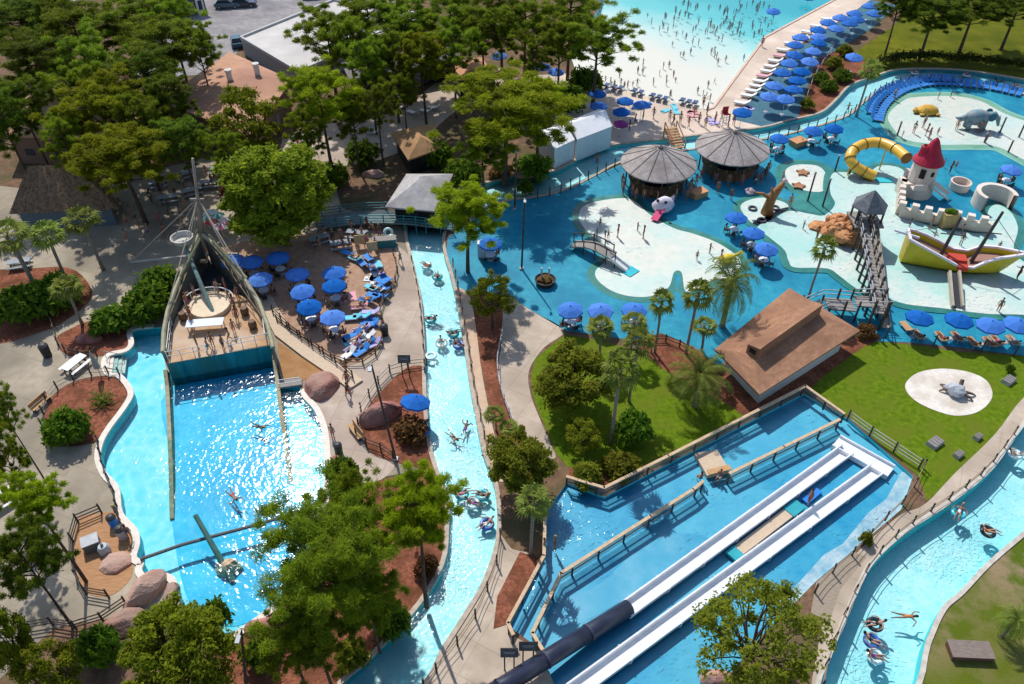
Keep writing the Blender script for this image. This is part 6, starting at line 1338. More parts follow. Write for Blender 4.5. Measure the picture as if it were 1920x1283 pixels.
# wooden bridge tower and slide
br = thing('play_bridge', 'long wooden play bridge with a grey roofed lookout above the wading pool', 'play structure', G(1640, 500)); o_ = br.location
a = G(1625, 415, 2.6); b = G(1655, 590, 1.9)
d = (b - a).normalized(); sdv = -Vector((d.y, -d.x, 0)).normalized(); m = MB()
for i in range(30): p = a.lerp(b, i / 30); q = a.lerp(b, (i + .85) / 30); m.beam(p - sdv * .35, q - sdv * .35, 1.0, .10)
m.build('walkway', M_boards, br, o_)
m = MB(); m.beam(a + sdv * .75, b + sdv * .75 - Vector((0, 0, 1.5)), .62, .08); m.beam(a + sdv * .42 + Vector((0, 0, .12)), b + sdv * .42 - Vector((0, 0, 1.38)), .06, .32); m.beam(a + sdv * 1.08 + Vector((0, 0, .12)), b + sdv * 1.08 - Vector((0, 0, 1.38)), .06, .32); m.build('slide', mat('dusty_chute', (.36, .30, .23), (.46, .40, .32), scale=2), br, o_)
for s in (-.9, .2):
    m = MB()
    for h in (.55, 1.05): m.beam(a + sdv * s + Vector((0, 0, h)), b + sdv * s + Vector((0, 0, h)), .08, .10)
    m.build('railing', M_grey if s < 0 else M_boards, br, o_)
    for i in range(9): q = a.lerp(b, i / 8) + sdv * s; m = MB(); m.beam(Vector((q.x, q.y, 0)), q + Vector((0, 0, 1.55)), .19, .19); m.build('post', M_post, br, o_)
rc_ = G(1632, 384, 4.4); m = MB(); m.lathe([(1.9, 4.2), (1.9, 4.32), (.1, 6.1), (0, 6.1)], (rc_.x, rc_.y, 0), n=6); m.lathe([(1.9, 4.2), (0, 4.25)], (rc_.x, rc_.y, 0), n=6); m.build('roof', mat('slate_shakes', (.10, .11, .125), (.17, .18, .20), scale=3, rough=.9), br, o_)
m = MB(); m.box((rc_.x, rc_.y, 2.5), (3, 3, .2)); m.build('platform', M_boards, br, o_)
for i in range(6): an = PI / 6 + i * PI / 3; m = MB(); m.beam((rc_.x + 1.55 * math.cos(an), rc_.y + 1.55 * math.sin(an), 0), (rc_.x + 1.55 * math.cos(an), rc_.y + 1.55 * math.sin(an), 4.3), .16, .16); m.build('post', M_post, br, o_)
# landing with stairs at the near end
lp = G(1600, 575, 1.3); lnd = thing('wooden_stairs', 'dark wooden stair landing at the near end of the play bridge', 'stairs', (lp.x, lp.y, 0)); m = MB()
for (x, y, z, w, dpt) in ((1.6, .1, 1.75, 3.0, 1.6), (-1.2, .3, 1.3, 2.6, 1.8)): m.box((x, y, z), (w, dpt, .14), -.1)
for i in range(6): m.box((-2.9 - i * .32, .45, 1.15 - i * .2), (.34, 1.6, .08), -.1)
m.build('platform', M_boards, lnd)
m = MB()
for y in (-.85, 1.1):
    for h in (.5, .95): m.beam((-4.6, y + .5, h - .1), (-2.6, y + .3, 1.3 + h), .07, .08); m.beam((-2.6, y + .3, 1.3 + h), (0, y, 1.3 + h), .07, .08); m.beam((0, y, 1.6 + h), (3.1, y - .2, 1.8 + h), .07, .08)
m.build('railing', M_grey, lnd)
for x in (-4.5, -2.6, -1.2, .1, 1.6, 3.0):
    for y in (-.85, 1.1): m = MB(); m.beam((x, y, 0), (x, y, 2.6 if x > -2 else 1.8), .15, .15); m.build('post', M_post, lnd)
# animals and sprayers of the wading pools
def sprayer(x, y, ty, label, r=.10):
    g = G(x, y); h = rise(x, y, ty); o = thing('water_post', label, 'spray post', g, 0, 'spray posts in the wading pools'); m = MB(); m.tube([(0, 0, 0), (0, 0, h)], [r * 1.1, r], 8); m.build('pole', M_post, o); m = MB(); m.tube([(0, 0, h), (.0, .0, h + .18)], [r * 1.6, r * 1.2], 8); m.build('nozzle', M_grey, o)
for x, y, ty, s in [(1514, 378, 325, 'left dark spray post of two in the green pond'), (1542, 388, 337, 'right dark spray post of two in the green pond'), (1565, 322, 293, 'dark spray post left of the yellow tube slide'), (1592, 328, 300, 'crooked spray post in front of the yellow tube slide'), (1682, 254, 230, 'spray post at the left end of the upper wading pool'), (1874, 250, 222, 'left spray post of the row at the right edge'), (1910, 258, 232, 'second spray post of the row at the right edge'), (1890, 286, 265, 'nearest spray post of the row at the right edge'), (1845, 268, 252, 'short spray post below the sea animal')]: sprayer(x, y, ty, s)
g = G(1738, 211, .1); tu = thing('play_turtle', 'yellow domed play turtle in the upper wading pool', 'play figure', g); m = MB(); m.blob((0, 0, .1), (1.5, 1.1, .95), 16, 0, 2, .03, True); m.build('shell', mat('turtle_yellow', (.66, .40, .06), (.50, .27, .03), scale=2.2), tu)
m = MB(); m.blob((-1.7, -.1, .3), (.4, .3, .3), 8); m.build('head', mat('turtle_skin', (.55, .33, .06)), tu)
for sx in (-1, 1):
    for sy in (-1, 1): m = MB(); m.blob((sx * 1.05, sy * .95, .15), (.4, .3, .16), 8, amp=.05); m.build('flipper', mat('turtle_skin', (.55, .33, .06)), tu)
g = G(1825, 240, .1); el = thing('play_elephant', 'grey play animal with blue green back in the upper wading pool', 'play figure', g, -.1); m = MB(); m.blob((0, 0, 1.5), (1.6, 1.0, 1.05), 16, 0, 6, .05); m.tube([(1.2, 0, 1.7), (2.0, 0, 1.9), (2.6, -.1, 1.4), (2.9, -.1, .5)], [.6, .5, .3, .14], 10); m.tube([(-1.2, 0, 1.5), (-2.0, .2, 1.1), (-2.6, .3, 1.2)], [.5, .35, .08], 8)
for sx in (-1, 1):
    for sy in (-1, 1): m.tube([(sx * .9, sy * .5, 1.2), (sx * .95, sy * .55, 0)], [.36, .30], 8)
m.build('body', mat('grey_hide', (.30, .30, .31), (.12, .25, .29), scale=.8, rough=.6), el, smooth=True)
for s in (-1, 1): m = MB(); m.blob((1.5, s * .75, 1.9), (.45, .12, .55), 10); m.build('ear', mat('teal_hide', (.03, .14, .20)), el)
g = G(1238, 402, .1); wh = thing('play_fish', 'white and pink fish shaped slide at the edge of the round wading pool', 'play figure', g, .3); m = MB(); m.blob((.5, .4, .9), (1.3, .9, 1.0), 14, 0, 9, .12); m.tube([(1.4, .7, 1.0), (2.0, 1.0, 1.5)], [.45, .1], 8); m.build('body', mat('fish_white', (.72, .70, .74), (.55, .45, .58), scale=2), wh, smooth=True)
m = MB(); m.beam((.1, -.1, 1.0), (-1.3, -1.1, .15), .85, .12); m.build('tongue', mat('fish_pink', (.70, .08, .20)), wh)
for s in (-1, 1): m = MB(); m.blob((-.1 + s * .35, -.1 - s * .3, 1.75), .18, 8, amp=0); m.build('eye', M_dark, wh)
g = G(1438, 400, .09); ts = thing('play_tree', 'brown tree stump fountain with bare branches in the small wading pool', 'play figure', g); m = MB(); m.tube([(0, 0, 0), (0, 0, 1.2), (.25, .1, 2.3), (.9, .3, 3.3), (1.2, .5, 3.7)], [.75, .55, .5, .35, .2], 10); m.tube([(.1, 0, 1.8), (-.9, .2, 2.4), (-2.2, .3, 2.6)], [.3, .18, .08], 8); m.tube([(.2, 0, 2.2), (-.1, .2, 3.2)], [.2, .08], 6); m.build('trunk', mat('orange_bark', (.26, .105, .03), (.38, .17, .06), scale=2, bump=.4), ts, smooth=True)
m = MB(); m.blob((-2.4, .3, 2.7), (.5, .4, .4), 8, 0, 5, .3); m.blob((1.25, .5, 3.9), (.3, .3, .3), 8, 0, 6, .3); m.build('blossom', mat('pale_pink', (.55, .38, .38)), ts)
for x, y, s in [(1505, 325, 'upper brown star pad in the oval wading pool'), (1497, 350, 'lower brown star pad in the oval wading pool'), ]:
    m = MB(); k = []
    for i in range(10): rr_ = .85 if i % 2 == 0 else .5; k.append((rr_ * math.cos(i * PI / 5), rr_ * math.sin(i * PI / 5)))
    m.prism(k, 0, .2); o = m.build('star_pad', mat('star_brown', (.42, .20, .10), (.30, .12, .05), scale=2)); o.location = G(x, y, .05); tag(o, s, 'play pad')
for i, (x, y, s) in enumerate([(1411, 392, 'far dark ring left of the stump fountain'), (1428, 414, 'near dark ring below the stump fountain'), (1453, 391, 'dark ring right of the stump fountain')]):
    m = MB(); m.tube([(.42 * math.cos(t * PI / 8), .42 * math.sin(t * PI / 8), .08) for t in range(16)], .13, 6, closed=True); o = m.build('ring_spout', mat('ring_grey', (.09, .09, .11))); o.location = G(x, y, .1); tag(o, s, 'play ring')
# bridge and white slide of the round wading pool
sb = thing('wooden_footbridge', 'arched dark wooden footbridge over the neck of the round wading pool', 'bridge', G(1115, 465)); a = G(1075, 458, .4); b = G(1150, 480, 1.0); mid = a.lerp(b, .5) + Vector((0, 0, .55)); o_ = sb.location
pth = cr([a, mid, b], 6, False); m = MB()
for p, q in zip(pth[:-1], pth[1:]): m.beam(p, q, 1.5, .12)
m.build('deck', M_boards, sb, o_)
for s in (-1, 1):
    m = MB()
    for p, q in zip(pth[:-1], pth[1:]): m.beam(p + Vector((.1, s * .75, .85)), q + Vector((.1, s * .75, .85)), .09, .09)
    m.build('railing', M_post, sb, o_)
    for p in pth[::3]: m = MB(); m.beam(Vector((p.x + .1, p.y + s * .75, 0)), p + Vector((.1, s * .75, .95)), .11, .11); m.build('post', M_post, sb, o_)
ws = thing('small_slide', 'small white slide with an aqua mat in the round wading pool', 'slide', G(1165, 495)); a = G(1140, 478, 1.1); b = G(1176, 506, .12); m = MB(); m.beam(a, b, .8, .08); d = (b - a).normalized(); sdv = Vector((d.y, -d.x, 0)).normalized()
for s in (-1, 1): m.beam(a + sdv * s * .42 + Vector((0, 0, .12)), b + sdv * s * .42 + Vector((0, 0, .12)), .06, .3)
m.build('chute', M_white, ws, ws.location)
m = MB(); m.box(G(1182, 509, .09), (1.5, 1.2, .06), .75); m.build('mat', mat('aqua_mat', (.02, .42, .50)), ws, ws.location)
# small dark planter tub and sundries on the deck
g = G(1022, 532); tb_ = thing('round_planter', 'dark round planter tub on the blue deck', 'planter', g); m = MB(); m.lathe([(.9, 0), (1.1, .6), (1.0, .6), (.9, .45), (0, .45)], n=16); m.build('tub', mat('tub_dark', (.045, .03, .025)), tb_); m = MB(); m.blob((0, 0, .5), (.75, .75, .3), 9, 0, 3, .3); m.build('plants', L_red, tb_)
for x in (-.35, .35): m = MB(); m.tube([(x, .1, .4), (x * 1.1, .1, 1.9)], .10, 6); m.build('stake', mat('pale_post', (.45, .45, .46)), tb_)
for x, y, s, mt_ in [(1495, 272, 'orange wooden crate by the umbrella right of the huts', M_wood), (1308, 368, 'orange wooden crate right of the left round hut', M_wood)]:
    g = G(x, y); c = thing('wooden_crate', s, 'crate', g, .5); m = MB(); m.box((0, 0, .35), (1.9, 1.3, .7)); m.build('box', mt_, c); m = MB(); m.box((0, 0, .73), (2.0, 1.4, .06)); m.build('lid', mat('orange_lid', (.50, .22, .09), (.60, .30, .14), scale=2), c)
g = G(912, 480); lk = thing('white_lockers', 'white locker cabinets under the pine by the blue deck', 'cabinet', g); m = MB(); m.box((0, 0, .9), (1.8, .8, 1.8)); m.build('body', M_white, lk)
for x in (-.6, 0, .6): m = MB(); m.box((x, -.42, .9), (.5, .05, 1.6)); m.build('door', mat('locker_grey', (.50, .52, .56)), lk)
# white sculpture base on lawn
g = G(1790, 738, .05); sc_ = thing('stone_sculpture', 'grey stone turtle like sculpture on the sand circle', 'sculpture', g, -.35); m = MB(); m.blob((0, 0, .35), (.85, .75, .6), 9, 0, 12, .2); m.build('shell', mat('grey_stone', (.32, .34, .38), (.45, .47, .50), scale=3, bump=.4), sc_)
for ax__, ay in ((1.1, -.35), (1.3, .2), (-.9, .5), (-1.0, -.1)): m = MB(); m.tube([(ax__ * .5, ay * .5, .35), (ax__, ay, .25), (ax__ * 1.3, ay * 1.5, .04)], [.16, .11, .05], 7); m.build('limb', mat('dark_bronze', (.10, .07, .06), (.17, .12, .10), scale=4), sc_)
m = MB(); m.tube([(.3, .6, .6), (.35, .9, 1.0)], [.2, .16], 8); m.build('head', mat('dark_bronze', (.10, .07, .06)), sc_)
for x, y, s, w_ in [(1752, 833, 'grey slatted bench block on the lawn, nearer the slides', 1.1), (1796, 855, 'small grey block at the lower lawn corner', .7), (1890, 716, 'flat grey grate set in the lawn by the right edge', 1.0), (1832, 822, 'pale round stone on the lawn edge by the path', .6)]:
    c = thing('garden_block', s, 'block', G(x, y), .6); m = MB(); m.box((0, 0, .16), (w_ * 1.2, w_ * .8, .32), taper=.92); m.build('body', mat('block_grey', (.30, .29, .28), (.42, .41, .39), scale=3), c); m = MB()
    for i in range(4): m.box((-w_ * .45 + i * w_ * .3, 0, .345), (w_ * .2, w_ * .7, .05))
    m.build('slats', mat('slat_grey', (.22, .20, .19)), c)
# ================================================================ splash pool: walls, flumes, tube
M_cap = mat('tan_cap', (.48, .33, .20), (.60, .44, .29), scale=3, rough=.7)
M_mesh = bpy.data.materials.new('wire_mesh'); M_mesh.use_nodes = True
n = M_mesh.node_tree.nodes; l = M_mesh.node_tree.links; n['Principled BSDF'].inputs['Base Color'].default_value = (.22, .26, .25, 1); n['Principled BSDF'].inputs['Roughness'].default_value = .7
tp = n.new('ShaderNodeBsdfTransparent'); ms = n.new('ShaderNodeMixShader'); ms.inputs[0].default_value = .55; l.new(n['Principled BSDF'].outputs[0], ms.inputs[1]); l.new(tp.outputs[0], ms.inputs[2]); l.new(ms.outputs[0], n['Material Output'].inputs[0])
def meshfence(pts, z0, h, label, step=2.4):
    P_ = [G(x, y, z0 + h) for x, y in pts]; r = thing('mesh_fence', label, 'fence', (P_[0].x, P_[0].y, z0), 0, 'mesh fences of the splash pool'); o = r.location
    c = MB(); pa_ = MB(); ra = MB()
    for a, b in zip(P_[:-1], P_[1:]):
        d = (b - a).normalized(); c.beam(a - d * .05, b + d * .05, .24, .12)
        lo = Vector((0, 0, h - .1)); pa_.add([a - lo, b - lo, b - Vector((0, 0, .08)), a - Vector((0, 0, .08))], [(0, 1, 2, 3)])
        ra.beam(a - Vector((0, 0, h * .5)), b - Vector((0, 0, h * .5)), .07, .07)
    c.build('cap', M_cap, r, o); pa_.build('mesh_panel', M_mesh, r, o); ra.build('rail', M_post, r, o)
    for q in resample(P_, step) + [P_[-1]]: m = MB(); m.beam((q.x, q.y, z0), q - Vector((0, 0, .05)), .13, .13); m.build('post', M_post, r, o)
meshfence([(1063, 894), (1133, 915), (1253, 855), (1510, 724), (1583, 776)], 0, 1.1, 'tan capped mesh fence along the lawn side of the splash pool')
meshfence([(1017, 1218), (998, 1187), (1052, 1075), (1220, 968), (1300, 918), (1318, 903)], -.3, 1.25, 'tan capped mesh fence inside the splash pool, below the tan platform')
meshfence([(1368, 888), (1470, 838), (1574, 787)], -.3, 1.25, 'tan capped mesh fence inside the splash pool, beyond the tan platform')
meshfence([(1022, 960), (1020, 1042), (952, 1168), (962, 1190)], 0, 1.1, 'tan capped mesh fence at the narrow left end of the splash pool')
pf = thing('tan_platform', 'tan wooden platform bridging the splash pool fences', 'platform', G(1335, 868)); P4 = [G(x, y, .12) for x, y in ((1302, 850), (1345, 843), (1368, 882), (1326, 892))]
m = MB(); m.prism([(p.x, p.y) for p in P4], -.28, .12); m.build('boards', M_planks, pf, pf.location); m = MB(); m.beam(P4[2] + Vector((0, 0, .4)), P4[3] + Vector((0, 0, .4)), .5, .08)
for p in (P4[2].lerp(P4[3], .2), P4[2].lerp(P4[3], .8)): m.beam((p.x, p.y, .1), (p.x, p.y, .5), .12, .12)
m.build('bench', M_wood, pf, pf.location)
M_flume = mat('white_flume', (.78, .79, .80), (.66, .68, .71), scale=.9, rough=.25, spec=.5, stretch=(.3, 3, 1, .9))
def flume(label, a, b, n_=24, wd=.98):
    r = thing('water_slide', label, 'water slide', (a.x, a.y, 0), 0, 'white water slides'); d = (b - a).normalized(); s = Vector((d.y, -d.x, 0)).normalized(); m = MB(); prof = [(-.62, .40), (-.50, .40), (-.48, .08), (-.3, 0), (.3, 0), (.48, .08), (.50, .40), (.62, .40), (.62, .2), (.55, -.14), (-.55, -.14), (-.62, .2)]
    vs = []
    for i in range(n_ + 1): p = a.lerp(b, i / n_); vs += [p + s * (x * wd) + Vector((0, 0, z)) for x, z in prof]
    k = len(prof); fs = [(i * k + j, i * k + (j + 1) % k, (i + 1) * k + (j + 1) % k, (i + 1) * k + j) for i in range(n_) for j in range(k)] + [tuple(range(k)), tuple(range(n_ * k, n_ * k + k))[::-1]]
    m.add(vs, fs); m.build('flume', M_flume, r, r.location)
    for i in range(1, 7):
        p = a.lerp(b, i / 7); j = MB(); d2 = d * .06; j.beam(p - s * .66 * wd + d2 + Vector((0, 0, .2)), p + s * -.66 * wd - d2 + Vector((0, 0, .2)), .05, .42); j.beam(p + s * .66 * wd + d2 + Vector((0, 0, .2)), p + s * .66 * wd - d2 + Vector((0, 0, .2)), .05, .42); j.beam(p - s * .6 * wd - Vector((0, 0, .17)), p + s * .6 * wd - Vector((0, 0, .17)), .12, .06); j.build('joint', mat('joint_grey', (.50, .52, .55)), r, r.location)
        for sg in (-1, 1): q = p + s * sg * .45; j = MB(); j.beam((q.x, q.y, -.32), q - Vector((0, 0, .16)), .10, .10); j.build('leg', M_grey, r, r.location)
    return r
f1a = G(1172, 1148, .22); f1b = G(1588, 846, -.10); flume('left white water slide running out of the dark tube', f1a, f1b)
dd_ = (G(1640, 886, -.10) - G(1280, 1150, .10)).normalized(); f2b = G(1642, 884, -.10); f2a = f2b - dd_ * ((f2b - G(1070, 1300, .25)).length); flume('right white water slide beside the path', f2a, f2b)
ce = thing('slide_gutter', 'white cross gutter joining the ends of the two water slides', 'gutter', G(1620, 858)); m = MB(); q0 = G(1566, 830, -.12); q1 = G(1669, 888, -.12); m.beam(q0, q1, 1.5, .25); dq = (q1 - q0).normalized(); sq = Vector((dq.y, -dq.x, 0))
m.beam(q0 - sq * .7 + Vector((0, 0, .2)), q1 - sq * .7 + Vector((0, 0, .2)), .12, .35); m.beam(q0 + sq * .7 + Vector((0, 0, .2)), q1 + sq * .7 + Vector((0, 0, .2)), .12, .35); m.build('trough', M_flume, ce, ce.location)
for t in (.15, .5, .85):
    for sg in (-1, 1): q = q0.lerp(q1, t) + sq * sg * .5; m = MB(); m.beam((q.x, q.y, -.32), q, .1, .1); m.build('leg', M_grey, ce, ce.location)
cw = thing('slide_walkway', 'tan walkway between the two white water slides', 'walkway', G(1430, 1000)); a = G(1385, 1033, -.05); b = G(1478, 962, -.05); m = MB(); m.beam(a, b, .85, .2); m.build('boards', M_planks, cw, cw.location)
for p0, p1 in ((G(1370, 1045, 0), G(1385, 1033, .0)), (G(1478, 962, 0), G(1500, 945, 0))): m = MB(); m.beam(p0, p1, 1.0, .25); m.build('step', mat('teal_step', (.02, .30, .36), (.03, .36, .42), scale=2), cw, cw.location)
m = MB(); g = G(1535, 920, -.2); m.beam(g, G(1508, 942, -.2), .6, .3); o = m.build('blue_float', M_bl, None, g); o.location = g; tag(o, 'blue float beside the person between the white slides', 'float')
M_tubed = mat('navy_tube', (.018, .022, .045), (.032, .038, .07), scale=.8, rough=.35, spec=.5)
tu_ = thing('tube_flume', 'dark navy enclosed tube feeding the left white water slide', 'water slide', (f1a.x, f1a.y, 0)); e0 = f1a + (f1b - f1a).normalized() * .3 + Vector((0, 0, .28)); ed_ = (G(930, 1295, 1.5) - e0); pts = [e0 + ed_ * (i / 4) * 1.3 for i in range(5)]
for i in range(4):
    m = MB(); a, b = pts[i], pts[i + 1]; d = (b - a).normalized(); m.tube([a, a + d * .001, b], [.54, .58, .58], 18, caps=False); m.tube([a + d * .03, b], [.54, .54], 18, caps=False); tsec = m.build('tube_section', M_tubed, tu_, tu_.location, True)
    m = MB(); m.tube([b - d * .07, b + d * .07], .61, 18); m.build('flange', mat('flange_navy', (.05, .055, .09)), tsec, tu_.location)
    if b.z < 6: m = MB(); m.tube([(b.x, b.y, -.32), b - Vector((0, 0, .6))], .12, 8); m.build('support', M_grey, tu_, tu_.location)
# ================================================================ fences and posts
def fence(name, label, pts, h=1.0, step=1.9, rails=(.45, .9), z0=0., rm=None, pm=None, pr=.075, group=None, sag=0, over=.15, smooth=True):
    path = [G(x, y, z0) for x, y in pts]
    if smooth and len(path) > 2: path = cr(path, 4, False)
    r = thing(name, label, 'fence', path[0], 0, group); rs = resample(path, step)
    if (rs[-1] - path[-1]).length > step * .4: rs.append(path[-1])
    for q in rs: m = MB(); m.tube([q, q + Vector((0, 0, h + over))], [pr, pr * .9], 7); m.build('post', pm or M_post, r, path[0])
    for hz in rails:
        m = MB()
        for a, b in zip(rs[:-1], rs[1:]):
            if sag: m.tube([a.lerp(b, i / 4) + Vector((0, 0, hz - sag * math.sin(PI * i / 4))) for i in range(5)], .028, 4)
            else: m.beam(a + Vector((0, 0, hz)), b + Vector((0, 0, hz)), .05, .09)
        m.build('rail', rm or M_post, r, path[0])
    return r
GF = 'post fences along the paths'
fence('rope_fence', 'row of dark posts with rope between splash pool and beige riverside path', [(1730, 878), (1700, 935), (1650, 985), (1610, 1030), (1560, 1075), (1520, 1120)], 1.0, 2.3, (.9, .5), rm=M_rope, group=GF, sag=.1)
fence('rope_fence', 'row of dark posts with rope on the left bank of the right hand river', [(1900, 815), (1850, 880), (1790, 930), (1700, 990), (1640, 1048), (1605, 1105), (1578, 1165), (1550, 1240), (1540, 1290)], .9, 2.1, (.8, .45), rm=M_rope, group=GF, sag=.08)
fence('rail_fence', 'pale railing with posts at the lawn corner beside the splash pool', [(1588, 788), (1640, 826), (1690, 858), (1738, 890)], 1.1, 2.2, (.35, .7, 1.05), rm=mat('pale_rail', (.46, .42, .32)), smooth=False)
fence('rope_fence', 'dark posts along the right bank of the lower lazy river', [(938, 1010), (934, 1050), (918, 1098), (900, 1145), (873, 1190), (835, 1240), (795, 1290)], 1.1, 2.2, (.9, .45), rm=M_rope, group=GF, sag=.1)
fence('rope_fence', 'dark posts along the right bank of the middle lazy river', [(850, 500), (862, 560), (876, 640), (886, 710), (900, 780), (914, 850)], .9, 2.0, (.8, .4), rm=M_rope, group=GF, sag=.1)
fence('rope_fence', 'low dark posts on the left bank of the middle lazy river', [(772, 490), (786, 560), (793, 640), (797, 700)], .6, 2.0, (.5,), rm=M_rope, group=GF, sag=.1)
fence('rail_fence', 'grey pipe railing along the beige path by the mulch strip', [(950, 600), (938, 650), (932, 695), (942, 745), (958, 790), (972, 830)], 1.0, 1.6, (.5, .95), rm=M_grey, pm=M_grey, pr=.04)
fence('terrace_fence', 'curved brown fence round the umbrella terrace', [(520, 604), (560, 632), (600, 660), (640, 682), (680, 684), (706, 665), (718, 640), (716, 604), (714, 575), (735, 548), (745, 512), (738, 480)], .75, 1.6, (.35, .7), rm=mat('brown_rail', (.14, .075, .035), (.20, .11, .06), scale=3))
fence('rail_fence', 'dark railing of the plank ramp beside the ship', [(512, 588), (545, 622), (590, 655), (640, 690), (662, 712)], 1.0, 1.7, (.5, .95), smooth=False)
rmp = ribbon('plank_ramp', [G(495, 560), G(530, 625), G(580, 663), (G(640, 703)), G(668, 724)], 1.5, .05, .22, M_planks, kind=None); tag(rmp, 'pale plank ramp running down from the ship beside the terrace', 'ramp')
fence('rope_fence', 'posts round the kidney shaped mulch bed', [(80, 800), (88, 755), (120, 722), (160, 706), (205, 702), (225, 705)], .9, 1.5, (.8, .4), rm=M_rope, group=GF, sag=.08)
fence('rope_fence', 'posts round the small mulch bed with the dark red boulder', [(100, 610), (112, 650), (140, 668), (190, 668)], .9, 1.6, (.8, .4), rm=M_rope, group=GF, sag=.08)
fence('rail_fence', 'dark railing round the orange deck', [(205, 1122), (158, 1112), (141, 1060), (138, 1010), (150, 978), (192, 962)], 1.0, 1.7, (.3, .6, .95), group=GF)
fence('rail_fence', 'dark railing of the walk at the lower left below the orange deck', [(0, 1185), (60, 1180), (110, 1172), (145, 1180), (192, 1166), (238, 1135)], 1.0, 1.7, (.3, .6, .95), group=GF)
fence('rail_fence', 'pale railing behind the sign at the red mulch bed', [(800, 685), (760, 690), (727, 702), (698, 738), (675, 775), (672, 805)], .9, 1.7, (.45, .85), rm=mat('pale_rail', (.46, .42, .32)))
fence('rail_fence', 'dark railing from the tan bench along the lower mulch bed', [(668, 818), (690, 838), (720, 848), (745, 868)], .9, 1.4, (.45, .85), group=GF)
fence('rail_fence', 'dark railing along the lagoon coping by the orange deck', [(185, 830), (196, 880), (215, 925), (222, 965)], .8, 1.5, (.4, .75), group=GF)
fence('rope_fence', 'dark posts between the upper river and the blue deck', [(985, 376), (1040, 366), (1075, 352), (1120, 330), (1165, 310)], 1.2, 1.5, (1.0, .5), rm=M_rope, group=GF, sag=.08)
fence('rope_fence', 'dark posts between the far upper river and the blue deck', [(1420, 268), (1480, 254), (1540, 238), (1585, 224), (1615, 200), (1645, 177), (1680, 161), (1730, 155), (1800, 159)], 1.1, 1.6, (.95,), rm=M_rope, group=GF, sag=.06)
fence('rail_fence', 'pale railing between the beach umbrellas and the clipped bushes', [(1560, 95), (1540, 125), (1525, 150), (1510, 190)], .9, 2.0, (.45, .85), rm=M_grey, pm=M_grey, pr=.04)
fence('rope_fence', 'posts between lawn and lawn edge umbrellas', [(1660, 634), (1690, 640), (1760, 650), (1820, 656), (1900, 668)], 1.2, 4.2, (), group=GF)
fence('rail_fence', 'short dark railing in the red mulch by the yellow palm', [(1195, 648), (1230, 640), (1262, 645), (1300, 668)], .8, 1.4, (.4, .75), group=GF)
# bridge over the lazy river
bg_ = thing('river_bridge', 'teal railed footbridge over the lazy river in front of the pavilion', 'bridge', G(720, 412)); o_ = bg_.location; pth = [G(x, y, z) for x, y, z in ((600, 418, .4), (680, 408, .8), (760, 408, 1.0), (800, 412, .9), (850, 420, .3))]; pth = cr(pth, 4, False); m = MB()
for p, q in zip(pth[:-1], pth[1:]): m.beam(p, q + (q - p) * .02, 2.6, .18)
m.build('deck', mat('bridge_deck', (.10, .15, .16), (.16, .20, .20), scale=2, rough=.85), bg_, o_)
M_teal = mat('teal_paint', (.02, .15, .17), (.03, .19, .21), scale=2, rough=.6)
for s in (-1, 1):
    m = MB()
    for h in (.35, .7, 1.05):
        for p, q in zip(pth[:-1], pth[1:]): m.beam(p + Vector((0, s * 1.3, h)), q + Vector((0, s * 1.3, h)), .06, .09)
    m.build('railing', M_teal, bg_, o_)
    for p in pth[::2]: m = MB(); m.beam(Vector((p.x, p.y + s * 1.3, -.2)), p + Vector((0, s * 1.3, 1.15)), .11, .11); m.build('post', M_teal, bg_, o_)
# ================================================================ signs, lamps, tables, benches, bins, cars
def sign(x, y, ty, w_, label, rz=0):
    g = G(x, y); h = rise(x, y, ty); r = thing('sign_board', label, 'sign', g, rz); m = MB(); m.box((0, -.06, h - .3), (w_, .06, .7), rx=-.25); m.build('panel', mat('sign_dark', (.07, .075, .08), (.13, .14, .15), scale=5), r); m = MB(); m.box((0, -.055, h - .3), (w_ + .1, .05, .8), rx=-.25); m.build('frame', M_post, r)
    m = MB()
    for i in range(3): m.box((0, -.115 - i * .0, h - .12 - i * .17), (w_ * (.7 - .12 * i), .012, .045), rx=-.25)
    m.build('text_lines', mat('sign_text', (.40, .40, .38)), r)
    for sx_ in (-.3, .3): m = MB(); m.beam((sx_ * w_, 0, 0), (sx_ * w_, 0, h - .1), .09, .09); m.build('post', M_post, r)
sign(762, 708, 668, 1.0, 'dark sign board on a post behind the red mulch bed')
sign(955, 1256, 1218, 1.0, 'dark sign board beside the navy tube, left of its twin')
sign(990, 1240, 1206, 1.1, 'dark sign board beside the navy tube, right of its twin')
def lamp(x, y, tx_, ty, label):
    g = G(x, y); h = rise(x, y, ty); d = ray(tx_, ty); t = g.y / d.y; r = thing('lamp_post', label, 'lamp', g); m = MB(); top = Vector((d.x * t - g.x, 0, h)); m.tube([(0, 0, 0), top * .5, top], [.11, .09, .07], 8); m.build('pole', M_post, r); m = MB(); m.tube([top, top + Vector((0, -.5, .08))], .04, 6); m.box(top + Vector((0, -.65, .06)), (.25, .45, .1)); m.build('lamp_head', M_grey, r); m = MB(); m.box((0, 0, .1), (.4, .4, .2)); m.build('base', M_grey, r)
lamp(742, 862, 696, 682, 'tall thin dark lamp post in front of the long red boulder')
lamp(463, 1300, 452, 1180, 'dark lamp post at the bottom edge below the lagoon')
lamp(978, 505, 984, 372, 'pale tall post on the shaded blue deck left of the round wading pool')
lamp(965, 392, 968, 280, 'slim dark post at the bend of the upper river')
